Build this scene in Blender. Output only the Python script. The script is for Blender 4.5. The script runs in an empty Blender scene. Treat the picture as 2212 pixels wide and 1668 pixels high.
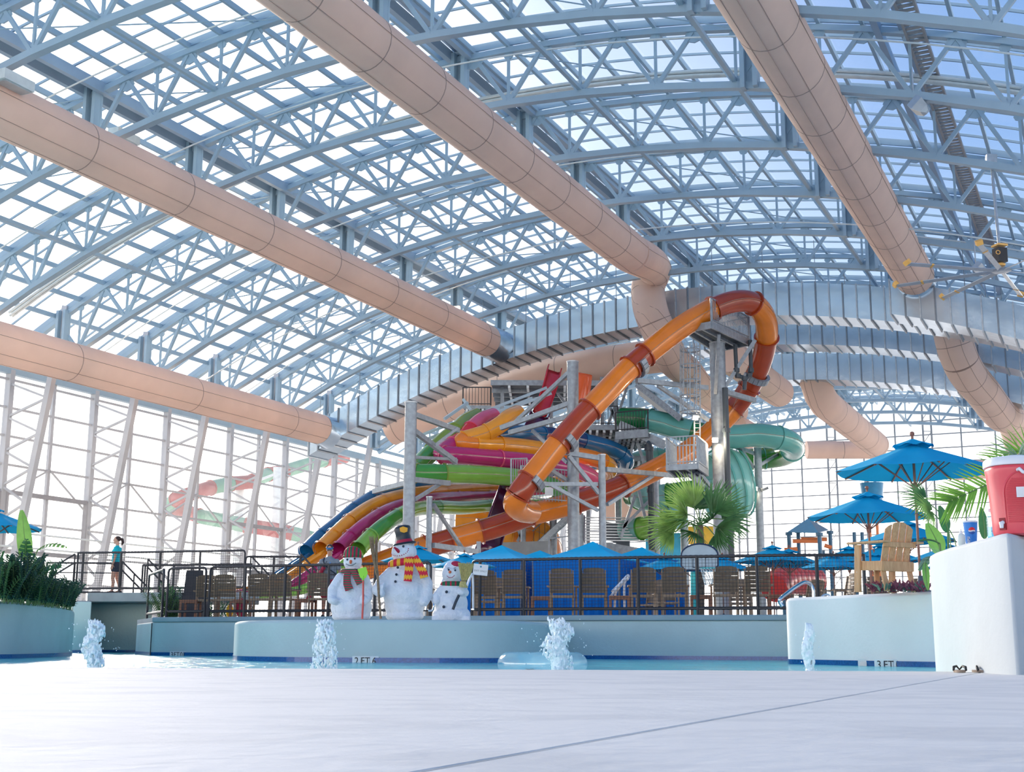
import bpy, bmesh, math, random
from mathutils import Vector, Matrix, Quaternion
random.seed(7)
PI = math.pi
C = bpy.context.scene.collection
SC = bpy.context.scene
# ---------------------------------------------------------------- camera
IW, IH, FPX = 2212.0, 1668.0, 2800.0
PITCH = math.atan((1393.0 - 834.0) / FPX)
ROLL = math.radians(0.24)
CF = Vector((0, math.cos(PITCH), math.sin(PITCH)))
_u = Vector((0, -math.sin(PITCH), math.cos(PITCH))); _r = Vector((1, 0, 0))
CR = _r * math.cos(ROLL) + _u * math.sin(ROLL)
CU = _u * math.cos(ROLL) - _r * math.sin(ROLL)
CAMP = Vector((0, 0, 0.2))
cam = bpy.data.objects.new('camera', bpy.data.cameras.new('camera')); C.objects.link(cam)
cam.data.sensor_fit = 'HORIZONTAL'; cam.data.sensor_width = 36.0
cam.data.lens = 36.0 * FPX / IW
cam.data.clip_start = 0.05; cam.data.clip_end = 2000
m3 = Matrix((CR, CU, -CF)).transposed()
cam.matrix_world = Matrix.Translation(CAMP) @ m3.to_4x4()
SC.camera = cam

def ray(x, y):
    d = CF + CR * ((x - 1106.0) / FPX) - CU * ((y - 834.0) / FPX)
    return d / d.y
def P(x, y, Y):                       # the point seen at pixel (x, y) that stands at depth Y
    return CAMP + ray(x, y) * Y
def PZ(x, y, z):                      # the point seen at a pixel that lies at height z
    d = ray(x, y); return CAMP + d * ((z - CAMP.z) / d.z)
def proj(p):
    d = p - CAMP; k = d.dot(CF)
    if k < 0.05: return (-9999, -9999)
    return (1106 + FPX * d.dot(CR) / k, 834 - FPX * d.dot(CU) / k)
def PX(x, Y, z):                      # the point straight under/over pixel column x, at depth Y and height z
    return Vector((ray(x, 1300).x * Y, Y, z))
# the building stands turned against the camera: s runs along it, t across it
AL = math.radians(25.04)
AS = Vector((math.sin(AL), math.cos(AL), 0)); AT = Vector((math.cos(AL), -math.sin(AL), 0))
def W(s, t, z): return AS * s + AT * t + Vector((0, 0, z))

# ---------------------------------------------------------------- world, sun, exposure
SC.view_settings.view_transform = 'Standard'; SC.view_settings.look = 'None'
SC.view_settings.gamma = 1.0; SC.view_settings.use_curve_mapping = False
SC.view_settings.exposure = 0.12
SUND = (P(20, 520, 100) - CAMP).normalized()
world = bpy.data.worlds.new('world'); SC.world = world; world.use_nodes = True
nt = world.node_tree; nt.nodes.clear(); N = nt.nodes.new; L = nt.links.new
tc = N('ShaderNodeTexCoord'); sep = N('ShaderNodeSeparateXYZ'); L(tc.outputs['Generated'], sep.inputs[0])
ramp = N('ShaderNodeValToRGB'); L(sep.outputs['Z'], ramp.inputs[0])
cr = ramp.color_ramp; cr.elements[0].position = 0.0; cr.elements[0].color = (5.2, 4.8, 4.4, 1)
cr.elements[1].position = 0.9; cr.elements[1].color = (0.10, 0.25, 0.60, 1)
for p_, c_ in ((0.10, (4.6, 4.35, 4.1, 1)), (0.16, (1.0, 1.08, 1.16, 1)), (0.24, (0.46, 0.66, 0.92, 1)), (0.36, (0.17, 0.38, 0.76, 1)), (0.5, (0.11, 0.30, 0.68, 1))):
    e = cr.elements.new(p_); e.color = c_
dot = N('ShaderNodeVectorMath'); dot.operation = 'DOT_PRODUCT'; L(tc.outputs['Generated'], dot.inputs[0]); dot.inputs[1].default_value = SUND
gl = N('ShaderNodeValToRGB'); L(dot.outputs['Value'], gl.inputs[0])
g = gl.color_ramp; g.elements[0].position = 0.62; g.elements[0].color = (0, 0, 0, 1)
g.elements[1].position = 1.0; g.elements[1].color = (1, 1, 1, 1)
for p_, v_ in ((0.80, 0.07), (0.90, 0.2), (0.96, 0.42), (0.985, 0.7)):
    e = g.elements.new(p_); e.color = (v_, v_, v_, 1)
mix = N('ShaderNodeMix'); mix.data_type = 'RGBA'; L(gl.outputs[0], mix.inputs[0]); L(ramp.outputs[0], mix.inputs[6]); mix.inputs[7].default_value = (3.0, 2.9, 2.8, 1)
bg = N('ShaderNodeBackground'); bg.inputs['Strength'].default_value = 1.0; L(mix.outputs[2], bg.inputs[0])
wo = N('ShaderNodeOutputWorld'); L(bg.outputs[0], wo.inputs[0])
sun = bpy.data.objects.new('sun', bpy.data.lights.new('sun', 'SUN')); C.objects.link(sun)
sun.data.energy = 11.5; sun.data.color = (1.0, 0.87, 0.72); sun.data.angle = math.radians(10)
sun.rotation_euler = (-SUND).to_track_quat('-Z', 'Y').to_euler(); sun.location = (0, 0, 60)

# ---------------------------------------------------------------- helpers
class MB:
    def __init__(s): s.v = []; s.f = []
    def add(s, vs, fs):
        n = len(s.v); s.v += [tuple(v) for v in vs]; s.f += [tuple(i + n for i in f) for f in fs]; return s
    def box(s, c, d, rz=0, rot=None):
        c = Vector(c); h = [x / 2 for x in d]; R = rot if rot is not None else Matrix.Rotation(rz, 3, 'Z')
        vs = [c + R @ Vector((sx * h[0], sy * h[1], sz * h[2])) for sz in (-1, 1) for sy in (-1, 1) for sx in (-1, 1)]
        return s.add(vs, [(0, 2, 3, 1), (4, 5, 7, 6), (0, 1, 5, 4), (2, 6, 7, 3), (0, 4, 6, 2), (1, 3, 7, 5)])
    def beam(s, a, b, w, h, up=(0, 0, 1)):
        a = Vector(a); b = Vector(b); d = (b - a)
        if d.length < 1e-6: return s
        d.normalize(); up = Vector(up)
        if abs(d.dot(up)) > 0.98: up = Vector((0, 1, 0)) if abs(d.y) < 0.9 else Vector((1, 0, 0))
        x = d.cross(up).normalized(); y = x.cross(d).normalized()
        vs = []
        for p in (a, b):
            for sx, sy in ((-1, -1), (1, -1), (1, 1), (-1, 1)): vs.append(p + x * (sx * w / 2) + y * (sy * h / 2))
        return s.add(vs, [(0, 3, 2, 1), (4, 5, 6, 7), (0, 1, 5, 4), (1, 2, 6, 5), (2, 3, 7, 6), (3, 0, 4, 7)])
    def tube(s, pts, r, n=8, cap=True, closed=False):
        pts = [Vector(p) for p in pts]; m = len(pts); rr = r if isinstance(r, (list, tuple)) else [r] * m
        T = []
        for i in range(m):
            a = pts[i - 1] if (i or closed) else pts[0]; b = pts[(i + 1) % m] if (i < m - 1 or closed) else pts[-1]
            t = b - a; T.append(t.normalized() if t.length > 1e-9 else Vector((0, 0, 1)))
        up = Vector((0, 0, 1)) if abs(T[0].z) < 0.9 else Vector((1, 0, 0))
        u = (up - T[0] * up.dot(T[0])).normalized(); vs = []
        for i in range(m):
            u = (u - T[i] * u.dot(T[i]))
            u = u.normalized() if u.length > 1e-6 else T[i].orthogonal().normalized()
            w = T[i].cross(u)
            for k in range(n):
                a = 2 * PI * k / n; vs.append(pts[i] + (u * math.cos(a) + w * math.sin(a)) * rr[i])
        fs = []
        for i in range(m if closed else m - 1):
            j = (i + 1) % m
            for k in range(n): fs.append((i * n + k, i * n + (k + 1) % n, j * n + (k + 1) % n, j * n + k))
        if cap and not closed: fs += [tuple(range(n))[::-1], tuple((m - 1) * n + k for k in range(n))]
        return s.add(vs, fs)
    def lathe(s, prof, c=(0, 0, 0), n=16, rot=None, cap=True):
        c = Vector(c); vs = []
        for r, z in prof:
            for k in range(n):
                p = Vector((r * math.cos(2 * PI * k / n), r * math.sin(2 * PI * k / n), z))
                vs.append(c + (rot @ p if rot is not None else p))
        fs = [(i * n + k, i * n + (k + 1) % n, (i + 1) * n + (k + 1) % n, (i + 1) * n + k) for i in range(len(prof) - 1) for k in range(n)]
        if cap: fs += [tuple(range(n))[::-1], tuple((len(prof) - 1) * n + k for k in range(n))]
        return s.add(vs, fs)
    def ball(s, c, r, n=10, m=6, rot=None):
        r = r if isinstance(r, (tuple, list)) else (r, r, r); c = Vector(c); vs = []
        for i in range(m + 1):
            th = PI * i / m
            for k in range(n):
                p = Vector((r[0] * max(math.sin(th), .001) * math.cos(2 * PI * k / n), r[1] * max(math.sin(th), .001) * math.sin(2 * PI * k / n), -r[2] * math.cos(th)))
                vs.append(c + (rot @ p if rot is not None else p))
        fs = [(i * n + k, i * n + (k + 1) % n, (i + 1) * n + (k + 1) % n, (i + 1) * n + k) for i in range(m) for k in range(n)]
        return s.add(vs, fs + [tuple(range(n))[::-1], tuple(m * n + k for k in range(n))])
    def prism(s, poly, off):          # polygon of 3-D points pushed by a vector
        poly = [Vector(p) for p in poly]; off = Vector(off); n = len(poly)
        return s.add(poly + [p + off for p in poly], [tuple(range(n))[::-1], tuple(range(n, 2 * n))] + [(i, (i + 1) % n, n + (i + 1) % n, n + i) for i in range(n)])
    def build(s, name, m, parent=None, smooth=False, local=False, at=None, **props):
        off = Vector((0, 0, 0))
        if not local:
            if parent is not None:
                q = parent
                while q is not None: off += q.location; q = q.parent
            elif at is not None: off = Vector(at)
        me = bpy.data.meshes.new(name)
        me.from_pydata([(v[0] - off.x, v[1] - off.y, v[2] - off.z) for v in s.v] if off.length > 0 else s.v, [], s.f)
        me.validate(verbose=False)
        if m is not None: me.materials.append(m)
        if smooth:
            me.polygons.foreach_set('use_smooth', [True] * len(me.polygons))
            me.set_sharp_from_angle(angle=math.radians(50 if smooth is True else smooth))
        me.update()
        o = bpy.data.objects.new(name, me); C.objects.link(o)
        if parent is not None: o.parent = parent
        elif at is not None and not local: o.location = off
        for k, v in props.items(): o[k] = v
        return o
def tag(o, label, cat, group=None, kind=None):
    o['label'] = label; o['category'] = cat
    if group: o['group'] = group
    if kind: o['kind'] = kind
    return o
def root(name, label=None, cat=None, loc=(0, 0, 0), group=None, kind=None, rz=0):
    o = bpy.data.objects.new(name, None); C.objects.link(o); o.location = loc; o.rotation_euler = (0, 0, rz)
    o.empty_display_size = 0.2
    if label: o['label'] = label; o['category'] = cat
    if group: o['group'] = group
    if kind: o['kind'] = kind
    return o
def children_map():
    d = {}
    for o in C.objects:
        if o.parent is not None: d.setdefault(o.parent.name, []).append(o)
    return d
def dup(src, loc, rz, label, group=None, kids=None, scale=None):
    r = src.copy(); C.objects.link(r); r.location = loc; r.rotation_euler = (0, 0, rz); r['label'] = label
    if scale: r.scale = (scale,) * 3
    if group: r['group'] = group
    for ch in kids.get(src.name, []):
        c = ch.copy(); C.objects.link(c); c.parent = r
        for g in kids.get(ch.name, []):
            d = g.copy(); C.objects.link(d); d.parent = c
    return r
def clone(o, parent, name=None):
    c = o.copy(); C.objects.link(c); c.parent = parent; return c
def spline(pts, n=6):                 # Catmull-Rom through the points
    pts = [Vector(p) for p in pts]; q = [pts[0] * 2 - pts[1]] + pts + [pts[-1] * 2 - pts[-2]]; out = []
    for i in range(1, len(q) - 2):
        a, b, c, d = q[i - 1:i + 3]
        for k in range(n):
            t = k / n; out.append(0.5 * ((2 * b) + (c - a) * t + (2 * a - 5 * b + 4 * c - d) * t * t + (3 * b - a - 3 * c + d) * t ** 3))
    out.append(pts[-1]); return out

# ---------------------------------------------------------------- materials
def rgb(r, g, b):
    f = lambda c: (c / 255 / 12.92) if c / 255 <= 0.04045 else ((c / 255 + 0.055) / 1.055) ** 2.4
    return (f(r), f(g), f(b), 1)
def mat(name, col, rough=0.5, metal=0.0, var=0.08, scale=3.0, bump=0.0, bscale=None, coat=0.0, spec=0.5, trans=0.0, sub=0.0, emit=None):
    m = bpy.data.materials.new(name); m.use_nodes = True; nt = m.node_tree; b = nt.nodes['Principled BSDF']
    b.inputs['Roughness'].default_value = rough; b.inputs['Metallic'].default_value = metal
    b.inputs['Coat Weight'].default_value = coat; b.inputs['Coat Roughness'].default_value = 0.08
    b.inputs['Specular IOR Level'].default_value = spec; b.inputs['Transmission Weight'].default_value = trans
    if len(col) == 3: col = (*col, 1)
    tc = nt.nodes.new('ShaderNodeTexCoord'); nz = nt.nodes.new('ShaderNodeTexNoise'); nz.inputs['Scale'].default_value = scale; nz.inputs['Detail'].default_value = 4
    nt.links.new(tc.outputs['Object'], nz.inputs['Vector'])
    r = nt.nodes.new('ShaderNodeValToRGB'); r.color_ramp.elements[0].position = 0.3; r.color_ramp.elements[1].position = 0.7
    r.color_ramp.elements[0].color = (*[c * (1 - var) for c in col[:3]], 1); r.color_ramp.elements[1].color = (*[min(1, c * (1 + var)) for c in col[:3]], 1)
    nt.links.new(nz.outputs['Fac'], r.inputs[0]); nt.links.new(r.outputs[0], b.inputs['Base Color'])
    if bump:
        n2 = nt.nodes.new('ShaderNodeTexNoise'); n2.inputs['Scale'].default_value = bscale or scale * 4; n2.inputs['Detail'].default_value = 5
        nt.links.new(tc.outputs['Object'], n2.inputs['Vector'])
        bp = nt.nodes.new('ShaderNodeBump'); bp.inputs['Strength'].default_value = bump; bp.inputs['Distance'].default_value = 0.05
        nt.links.new(n2.outputs['Fac'], bp.inputs['Height']); nt.links.new(bp.outputs[0], b.inputs['Normal'])
    if emit:
        b.inputs['Emission Color'].default_value = (*emit[:3], 1); b.inputs['Emission Strength'].default_value = emit[3]
    if sub:                            # thin cloth or leaf: light comes through
        tr = nt.nodes.new('ShaderNodeBsdfTranslucent'); mx = nt.nodes.new('ShaderNodeMixShader'); mx.inputs[0].default_value = sub
        nt.links.new(r.outputs[0], tr.inputs[0]); nt.links.new(b.outputs[0], mx.inputs[1]); nt.links.new(tr.outputs[0], mx.inputs[2])
        nt.links.new(mx.outputs[0], nt.nodes['Material Output'].inputs[0])
    return m
def glassmat(name, tint, veil, veilcol=(0.95, 0.97, 1, 1), gloss=0.05, streak=None):
    m = bpy.data.materials.new(name); m.use_nodes = True; nt = m.node_tree; nt.nodes.clear(); N = nt.nodes.new; L = nt.links.new
    t = N('ShaderNodeBsdfTransparent'); t.inputs[0].default_value = tint
    tl = N('ShaderNodeBsdfTranslucent'); tl.inputs[0].default_value = veilcol
    g = N('ShaderNodeBsdfGlossy'); g.inputs['Roughness'].default_value = 0.05
    m1 = N('ShaderNodeMixShader'); m1.inputs[0].default_value = veil; L(t.outputs[0], m1.inputs[1]); L(tl.outputs[0], m1.inputs[2])
    if streak:
        tc = N('ShaderNodeTexCoord'); mp = N('ShaderNodeMapping'); mp.inputs['Rotation'].default_value = (0, 0, AL); mp.inputs['Scale'].default_value = streak
        nz = N('ShaderNodeTexNoise'); nz.inputs['Scale'].default_value = 1.0; nz.inputs['Detail'].default_value = 3
        L(tc.outputs['Object'], mp.inputs[0]); L(mp.outputs[0], nz.inputs['Vector'])
        mr = N('ShaderNodeMapRange'); mr.inputs[1].default_value = 0.35; mr.inputs[2].default_value = 0.7; mr.inputs[3].default_value = veil * 0.4; mr.inputs[4].default_value = veil * 1.9
        L(nz.outputs['Fac'], mr.inputs[0]); L(mr.outputs[0], m1.inputs[0])
    m2 = N('ShaderNodeMixShader'); m2.inputs[0].default_value = gloss; L(m1.outputs[0], m2.inputs[1]); L(g.outputs[0], m2.inputs[2])
    o = N('ShaderNodeOutputMaterial'); L(m2.outputs[0], o.inputs[0]); return m

M = {}
M['steel'] = mat('painted_steel', (0.37, 0.49, 0.57), 0.45, 0.0, 0.05, 1.0)
M['steel_grey'] = mat('galvanised_steel', (0.50, 0.54, 0.57), 0.42, 0.55, 0.12, 6.0)
M['wall_steel'] = mat('wall_steel', (0.52, 0.52, 0.53), 0.5, 0.0, 0.05, 1.0)
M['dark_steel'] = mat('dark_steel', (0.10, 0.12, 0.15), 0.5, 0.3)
M['roof_glass'] = glassmat('roof_polycarbonate', (0.94, 0.965, 1, 1), 0.02, gloss=0.03, streak=(0.3, 3.0, 0.3))
M['wall_glass'] = glassmat('wall_glass', (0.97, 0.98, 0.98, 1), 0.07)
M['steel_beam'] = mat('ridge_steel', (0.34, 0.44, 0.54), 0.45, 0.0, 0.05, 1.0)
M['tray'] = mat('tray_brown', (0.40, 0.36, 0.33), 0.6)
M['pipe'] = mat('pale_pipe', (0.72, 0.76, 0.74), 0.35)
M['frame_dark'] = mat('window_frame_grey', (0.36, 0.35, 0.36), 0.5)
M['mull_dark'] = mat('mullion_grey', (0.30, 0.31, 0.33), 0.5)
M['plaster_white'] = mat('white_plaster', (0.78, 0.80, 0.80), 0.8)
M['concrete_out'] = mat('outside_concrete', (0.75, 0.73, 0.70), 0.9, scale=0.3)
M['fabric_duct'] = mat('duct_fabric', (0.90, 0.70, 0.585), 0.85, 0, 0.04, 0.8, bump=0.25, bscale=1.5, sub=0.3)
M['seam'] = mat('duct_seam', (0.40, 0.29, 0.24), 0.8)
M['silver'] = mat('sheet_metal', (0.55, 0.65, 0.74), 0.25, 0.9, 0.08, 1.2, bump=0.35, bscale=1.3)  # blue tint in the base colour stands in for reflected sky
M['silver_rib'] = mat('duct_rib', (0.25, 0.28, 0.31), 0.4, 0.6)
M['galv'] = mat('galvanised_pole', (0.27, 0.31, 0.35), 0.45, 0.35, 0.18, 5.0)
M['black_pipe'] = mat('black_pipe', (0.03, 0.045, 0.06), 0.4)
for n_, c_ in dict(amber=(0.86, 0.24, 0.015), rust=(0.42, 0.055, 0.012), red=(0.72, 0.02, 0.03), blue=(0.012, 0.14, 0.34), navy=(0.01, 0.05, 0.20), yellow=(0.90, 0.36, 0.02), magenta=(0.50, 0.02, 0.17), pink=(0.78, 0.10, 0.22), green=(0.06, 0.33, 0.05), lime=(0.22, 0.50, 0.07), olive=(0.22, 0.34, 0.05), teal=(0.15, 0.50, 0.44), aqua=(0.30, 0.68, 0.62), dgreen=(0.015, 0.20, 0.06), purple=(0.09, 0.008, 0.06), orange=(0.85, 0.12, 0.02)).items():
    M['s_' + n_] = mat('fibreglass_' + n_, tuple(v * .88 for v in c_), 0.2, 0, 0.07, 1.5, coat=0.35, sub=0.07)
def floor_mat():
    m = mat('pool_deck_concrete', (0.66, 0.67, 0.68), 0.8, 0, 0.05, 0.9, bump=0.12, bscale=12, spec=0.15)
    nt = m.node_tree; b = nt.nodes['Principled BSDF']; tc = nt.nodes['Texture Coordinate']
    n = nt.nodes.new('ShaderNodeTexNoise'); n.inputs['Scale'].default_value = 3.0; n.inputs['Detail'].default_value = 6; n.inputs['Distortion'].default_value = 1.2
    mp = nt.nodes.new('ShaderNodeMapping'); mp.inputs['Scale'].default_value = (0.5, 0.8, 1); nt.links.new(tc.outputs['Object'], mp.inputs[0]); nt.links.new(mp.outputs[0], n.inputs['Vector'])
    r = nt.nodes.new('ShaderNodeValToRGB'); r.color_ramp.elements[0].position = .32; r.color_ramp.elements[0].color = (.69, .665, .62, 1); r.color_ramp.elements[1].position = .55; r.color_ramp.elements[1].color = (.79, .755, .695, 1)
    nt.links.new(n.outputs['Fac'], r.inputs[0]); nt.links.new(r.outputs[0], b.inputs['Base Color']); return m
M['deck'] = floor_mat()
M['joint'] = mat('joint_sealant', (0.33, 0.33, 0.34), 0.9)
M['wall_blue'] = mat('pale_blue_plaster', (0.50, 0.62, 0.61), 0.75, 0, 0.07, 0.8, bump=0.15, bscale=14)
M['wall_white'] = mat('white_blue_plaster', (0.56, 0.60, 0.61), 0.75, 0, 0.06, 0.8, bump=0.06, bscale=9)
M['wall_white_lifted'] = mat('white_blue_plaster_lifted', (0.84, 0.85, 0.82), 0.75, 0, 0.05, 0.8, bump=0.15, bscale=14)  # same paint as the white block, lightened because this face gets less light
M['coping'] = mat('coping_grey', (0.30, 0.40, 0.43), 0.7, 0, 0.08, 2)
M['conc'] = mat('raw_concrete', (0.30, 0.33, 0.34), 0.85, 0, 0.15, 1.5, bump=.2)
M['updeck'] = mat('upper_deck_concrete', (0.52, 0.50, 0.48), 0.85, 0, 0.08, 1)
M['tile'] = mat('blue_pool_tile', (0.01, 0.11, 0.33), 0.2, 0, 0.3, 30)
M['tile_white'] = mat('white_tile', (0.75, 0.80, 0.80), 0.3)
M['ink'] = mat('black_ink', (0.015, 0.015, 0.02), 0.5)
def water_mat():
    m = mat('pool_water', (0.09, 0.66, 0.71), 0.12, 0, 0.2, 1.2, spec=0.12)
    nt = m.node_tree; b = nt.nodes['Principled BSDF']; tc = nt.nodes['Texture Coordinate']
    n = nt.nodes.new('ShaderNodeTexNoise'); n.inputs['Scale'].default_value = 3.5; n.inputs['Detail'].default_value = 4; n.inputs['Distortion'].default_value = .6
    nt.links.new(tc.outputs['Object'], n.inputs['Vector']); bp = nt.nodes.new('ShaderNodeBump'); bp.inputs['Strength'].default_value = .9; bp.inputs['Distance'].default_value = .12
    nt.links.new(n.outputs['Fac'], bp.inputs['Height']); nt.links.new(bp.outputs[0], b.inputs['Normal']); return m
M['water'] = water_mat()
M['rail'] = mat('dark_rail', (0.02, 0.022, 0.03), 0.4, 0.2)
M['net'] = mat('dark_net', (0.025, 0.03, 0.035), 0.7)
M['chrome'] = mat('chrome', (0.75, 0.78, 0.80), 0.15, 0.95)
M['panel_blue'] = mat('play_panel_blue', (0.02, 0.42, 0.75), 0.4)
M['panel_yellow'] = mat('play_panel_yellow', (0.90, 0.50, 0.03), 0.4)
M['wicker'] = mat('brown_resin', (0.20, 0.135, 0.085), 0.55, 0, 0.12, 12)
M['wicker_l'] = mat('light_brown_resin', (0.36, 0.24, 0.15), 0.55, 0, 0.12, 12)
M['redwood'] = mat('reddish_wood', (0.34, 0.14, 0.075), 0.55, 0, 0.15, 8)
M['dwicker'] = mat('charcoal_wicker', (0.06, 0.055, 0.06), 0.7, 0, 0.2, 60, bump=.3)
def cloth(n, c, sub=.3, bump=.25): return mat(n, c, .8, 0, .05, 2, bump=bump, bscale=3, sub=sub, spec=.2)
M['canopy'] = cloth('blue_canvas', (0.004, 0.43, 0.70), .03)
M['tent'] = cloth('blue_tent_cloth', (0.003, 0.50, 0.86), .06)
M['curtain'] = cloth('deep_blue_curtain', (0.004, 0.15, 0.52), .15, .4)
M['teak'] = mat('teak_pole', (0.30, 0.12, 0.08), .5)
def woodmat(n, c1, c2):
    m = mat(n, c1, .55, 0, .1, 3); nt = m.node_tree; b = nt.nodes['Principled BSDF']; tc = nt.nodes['Texture Coordinate']
    mp = nt.nodes.new('ShaderNodeMapping'); mp.inputs['Scale'].default_value = (14, 14, 1.2); w = nt.nodes.new('ShaderNodeTexNoise'); w.inputs['Scale'].default_value = 2.5; w.inputs['Detail'].default_value = 6; w.inputs['Distortion'].default_value = 1.5
    r = nt.nodes.new('ShaderNodeValToRGB'); r.color_ramp.elements[0].position = .35; r.color_ramp.elements[1].position = .62; r.color_ramp.elements[0].color = (*c2, 1); r.color_ramp.elements[1].color = (*c1, 1)
    nt.links.new(tc.outputs['Object'], mp.inputs[0]); nt.links.new(mp.outputs[0], w.inputs['Vector']); nt.links.new(w.outputs['Fac'], r.inputs[0]); nt.links.new(r.outputs[0], b.inputs['Base Color']); return m
M['cedar'] = woodmat('cedar_board', (0.78, 0.43, 0.21), (0.64, 0.30, 0.13))
M['red_plastic'] = mat('red_cooler_plastic', (0.80, 0.075, 0.10), .35, 0, .04, 3, coat=.3)
M['white_plastic'] = mat('white_plastic', (0.82, 0.84, 0.86), .35, 0, .03)
M['cup_blue'] = mat('cup_blue', (0.01, 0.22, 0.66), .35); M['cup_dark'] = mat('cup_logo_blue', (0.01, 0.10, 0.40), .35)
M['bright_red'] = mat('bright_red', (0.75, 0.02, 0.03), .4); M['paper'] = mat('white_paper', (0.82, 0.83, 0.82), .6)
M['sandal'] = mat('sandal_strap', (0.02, 0.02, 0.02), .6); M['sole'] = mat('sandal_sole', (0.30, 0.22, 0.16), .7)
M['clear'] = glassmat('clear_vinyl', (0.72, 0.88, 0.93, 1), .30, (0.65, 0.85, 0.95, 1), .14)
M['bottle'] = glassmat('clear_bottle', (0.80, 0.93, 0.97, 1), .15, (0.75, .9, .95, 1), .12); M['bottle_blue'] = glassmat('blue_drink', (0.15, 0.65, 0.78, 1), .3, (0.1, .6, .75, 1), .1)
M['board'] = mat('backboard_grey', (0.42, 0.52, 0.57), .4); M['navy_line'] = mat('navy_line', (0.015, 0.035, 0.09), .5); M['netw'] = mat('white_cord', (0.75, 0.85, 0.85), .7); M['hoopteal'] = mat('teal_ring', (0.02, .5, .5), .4)
M['backpack'] = mat('pink_bag', (0.55, 0.01, 0.09), .8); M['ybag'] = mat('yellow_bag', (0.85, 0.55, 0.02), .8)
def leafmat(n, c, sub=.35): return mat(n, c, .42, 0, .18, 5, sub=sub)
M['leaf_palm'] = leafmat('palm_leaf', (0.17, 0.36, 0.05)); M['leaf_fan'] = leafmat('fan_palm_leaf', (0.09, 0.22, 0.07)); M['leaf_fan_l'] = leafmat('young_fan_leaf', (0.26, 0.42, 0.10))
M['leaf_dark'] = leafmat('dark_shrub_leaf', (0.025, 0.085, 0.04), .12); M['leaf_mid'] = leafmat('green_shrub_leaf', (0.08, 0.20, 0.06), .25); M['leaf_banana'] = leafmat('banana_leaf', (0.20, 0.42, 0.09), .4)
M['leaf_banana_d'] = leafmat('dark_banana_leaf', (0.06, 0.20, 0.07), .25); M['leaf_stripe'] = leafmat('striped_leaf', (0.36, 0.50, 0.34), .25); M['leaf_purple'] = leafmat('purple_leaf', (0.22, 0.05, 0.08), .2); M['leaf_pg'] = leafmat('grey_green_leaf', (0.14, 0.24, 0.16), .2)
M['bark'] = mat('palm_bark', (0.22, 0.16, 0.11), .9, 0, .3, 12, bump=1); M['stem'] = mat('leaf_stem', (0.16, 0.26, 0.08), .5); M['soil'] = mat('soil', (0.06, 0.04, 0.03), .95)
M['jet'] = mat('jet_water', (0.93, 0.96, 0.98), .15, 0, .04, 20, spec=.8)
M['out_red'] = mat('outside_red', (.55, .05, .06), .4, sub=.3); M['out_green'] = mat('outside_green', (.18, .50, .34), .4, sub=.3)
M['fan_silver'] = mat('fan_blade', (0.55, 0.58, 0.60), .35, .6); M['fan_yellow'] = mat('fan_tip', (.80, .45, .12), .5); M['motor'] = mat('fan_motor', (.012, .012, .016), .4)
M['lamp_on'] = mat('lamp_glow', (1, .8, .55), .4, emit=(1, .72, .42, 30)); M['play_blue'] = mat('play_blue', (.03, .13, .24), .4); M['play_orange'] = mat('play_orange', (.72, .20, .06), .4)
M['bucket'] = mat('bucket_blue', (.03, .24, .45), .35); M['s_coral'] = mat('coral_red', (.62, .04, .03), .3, coat=.4)
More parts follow.
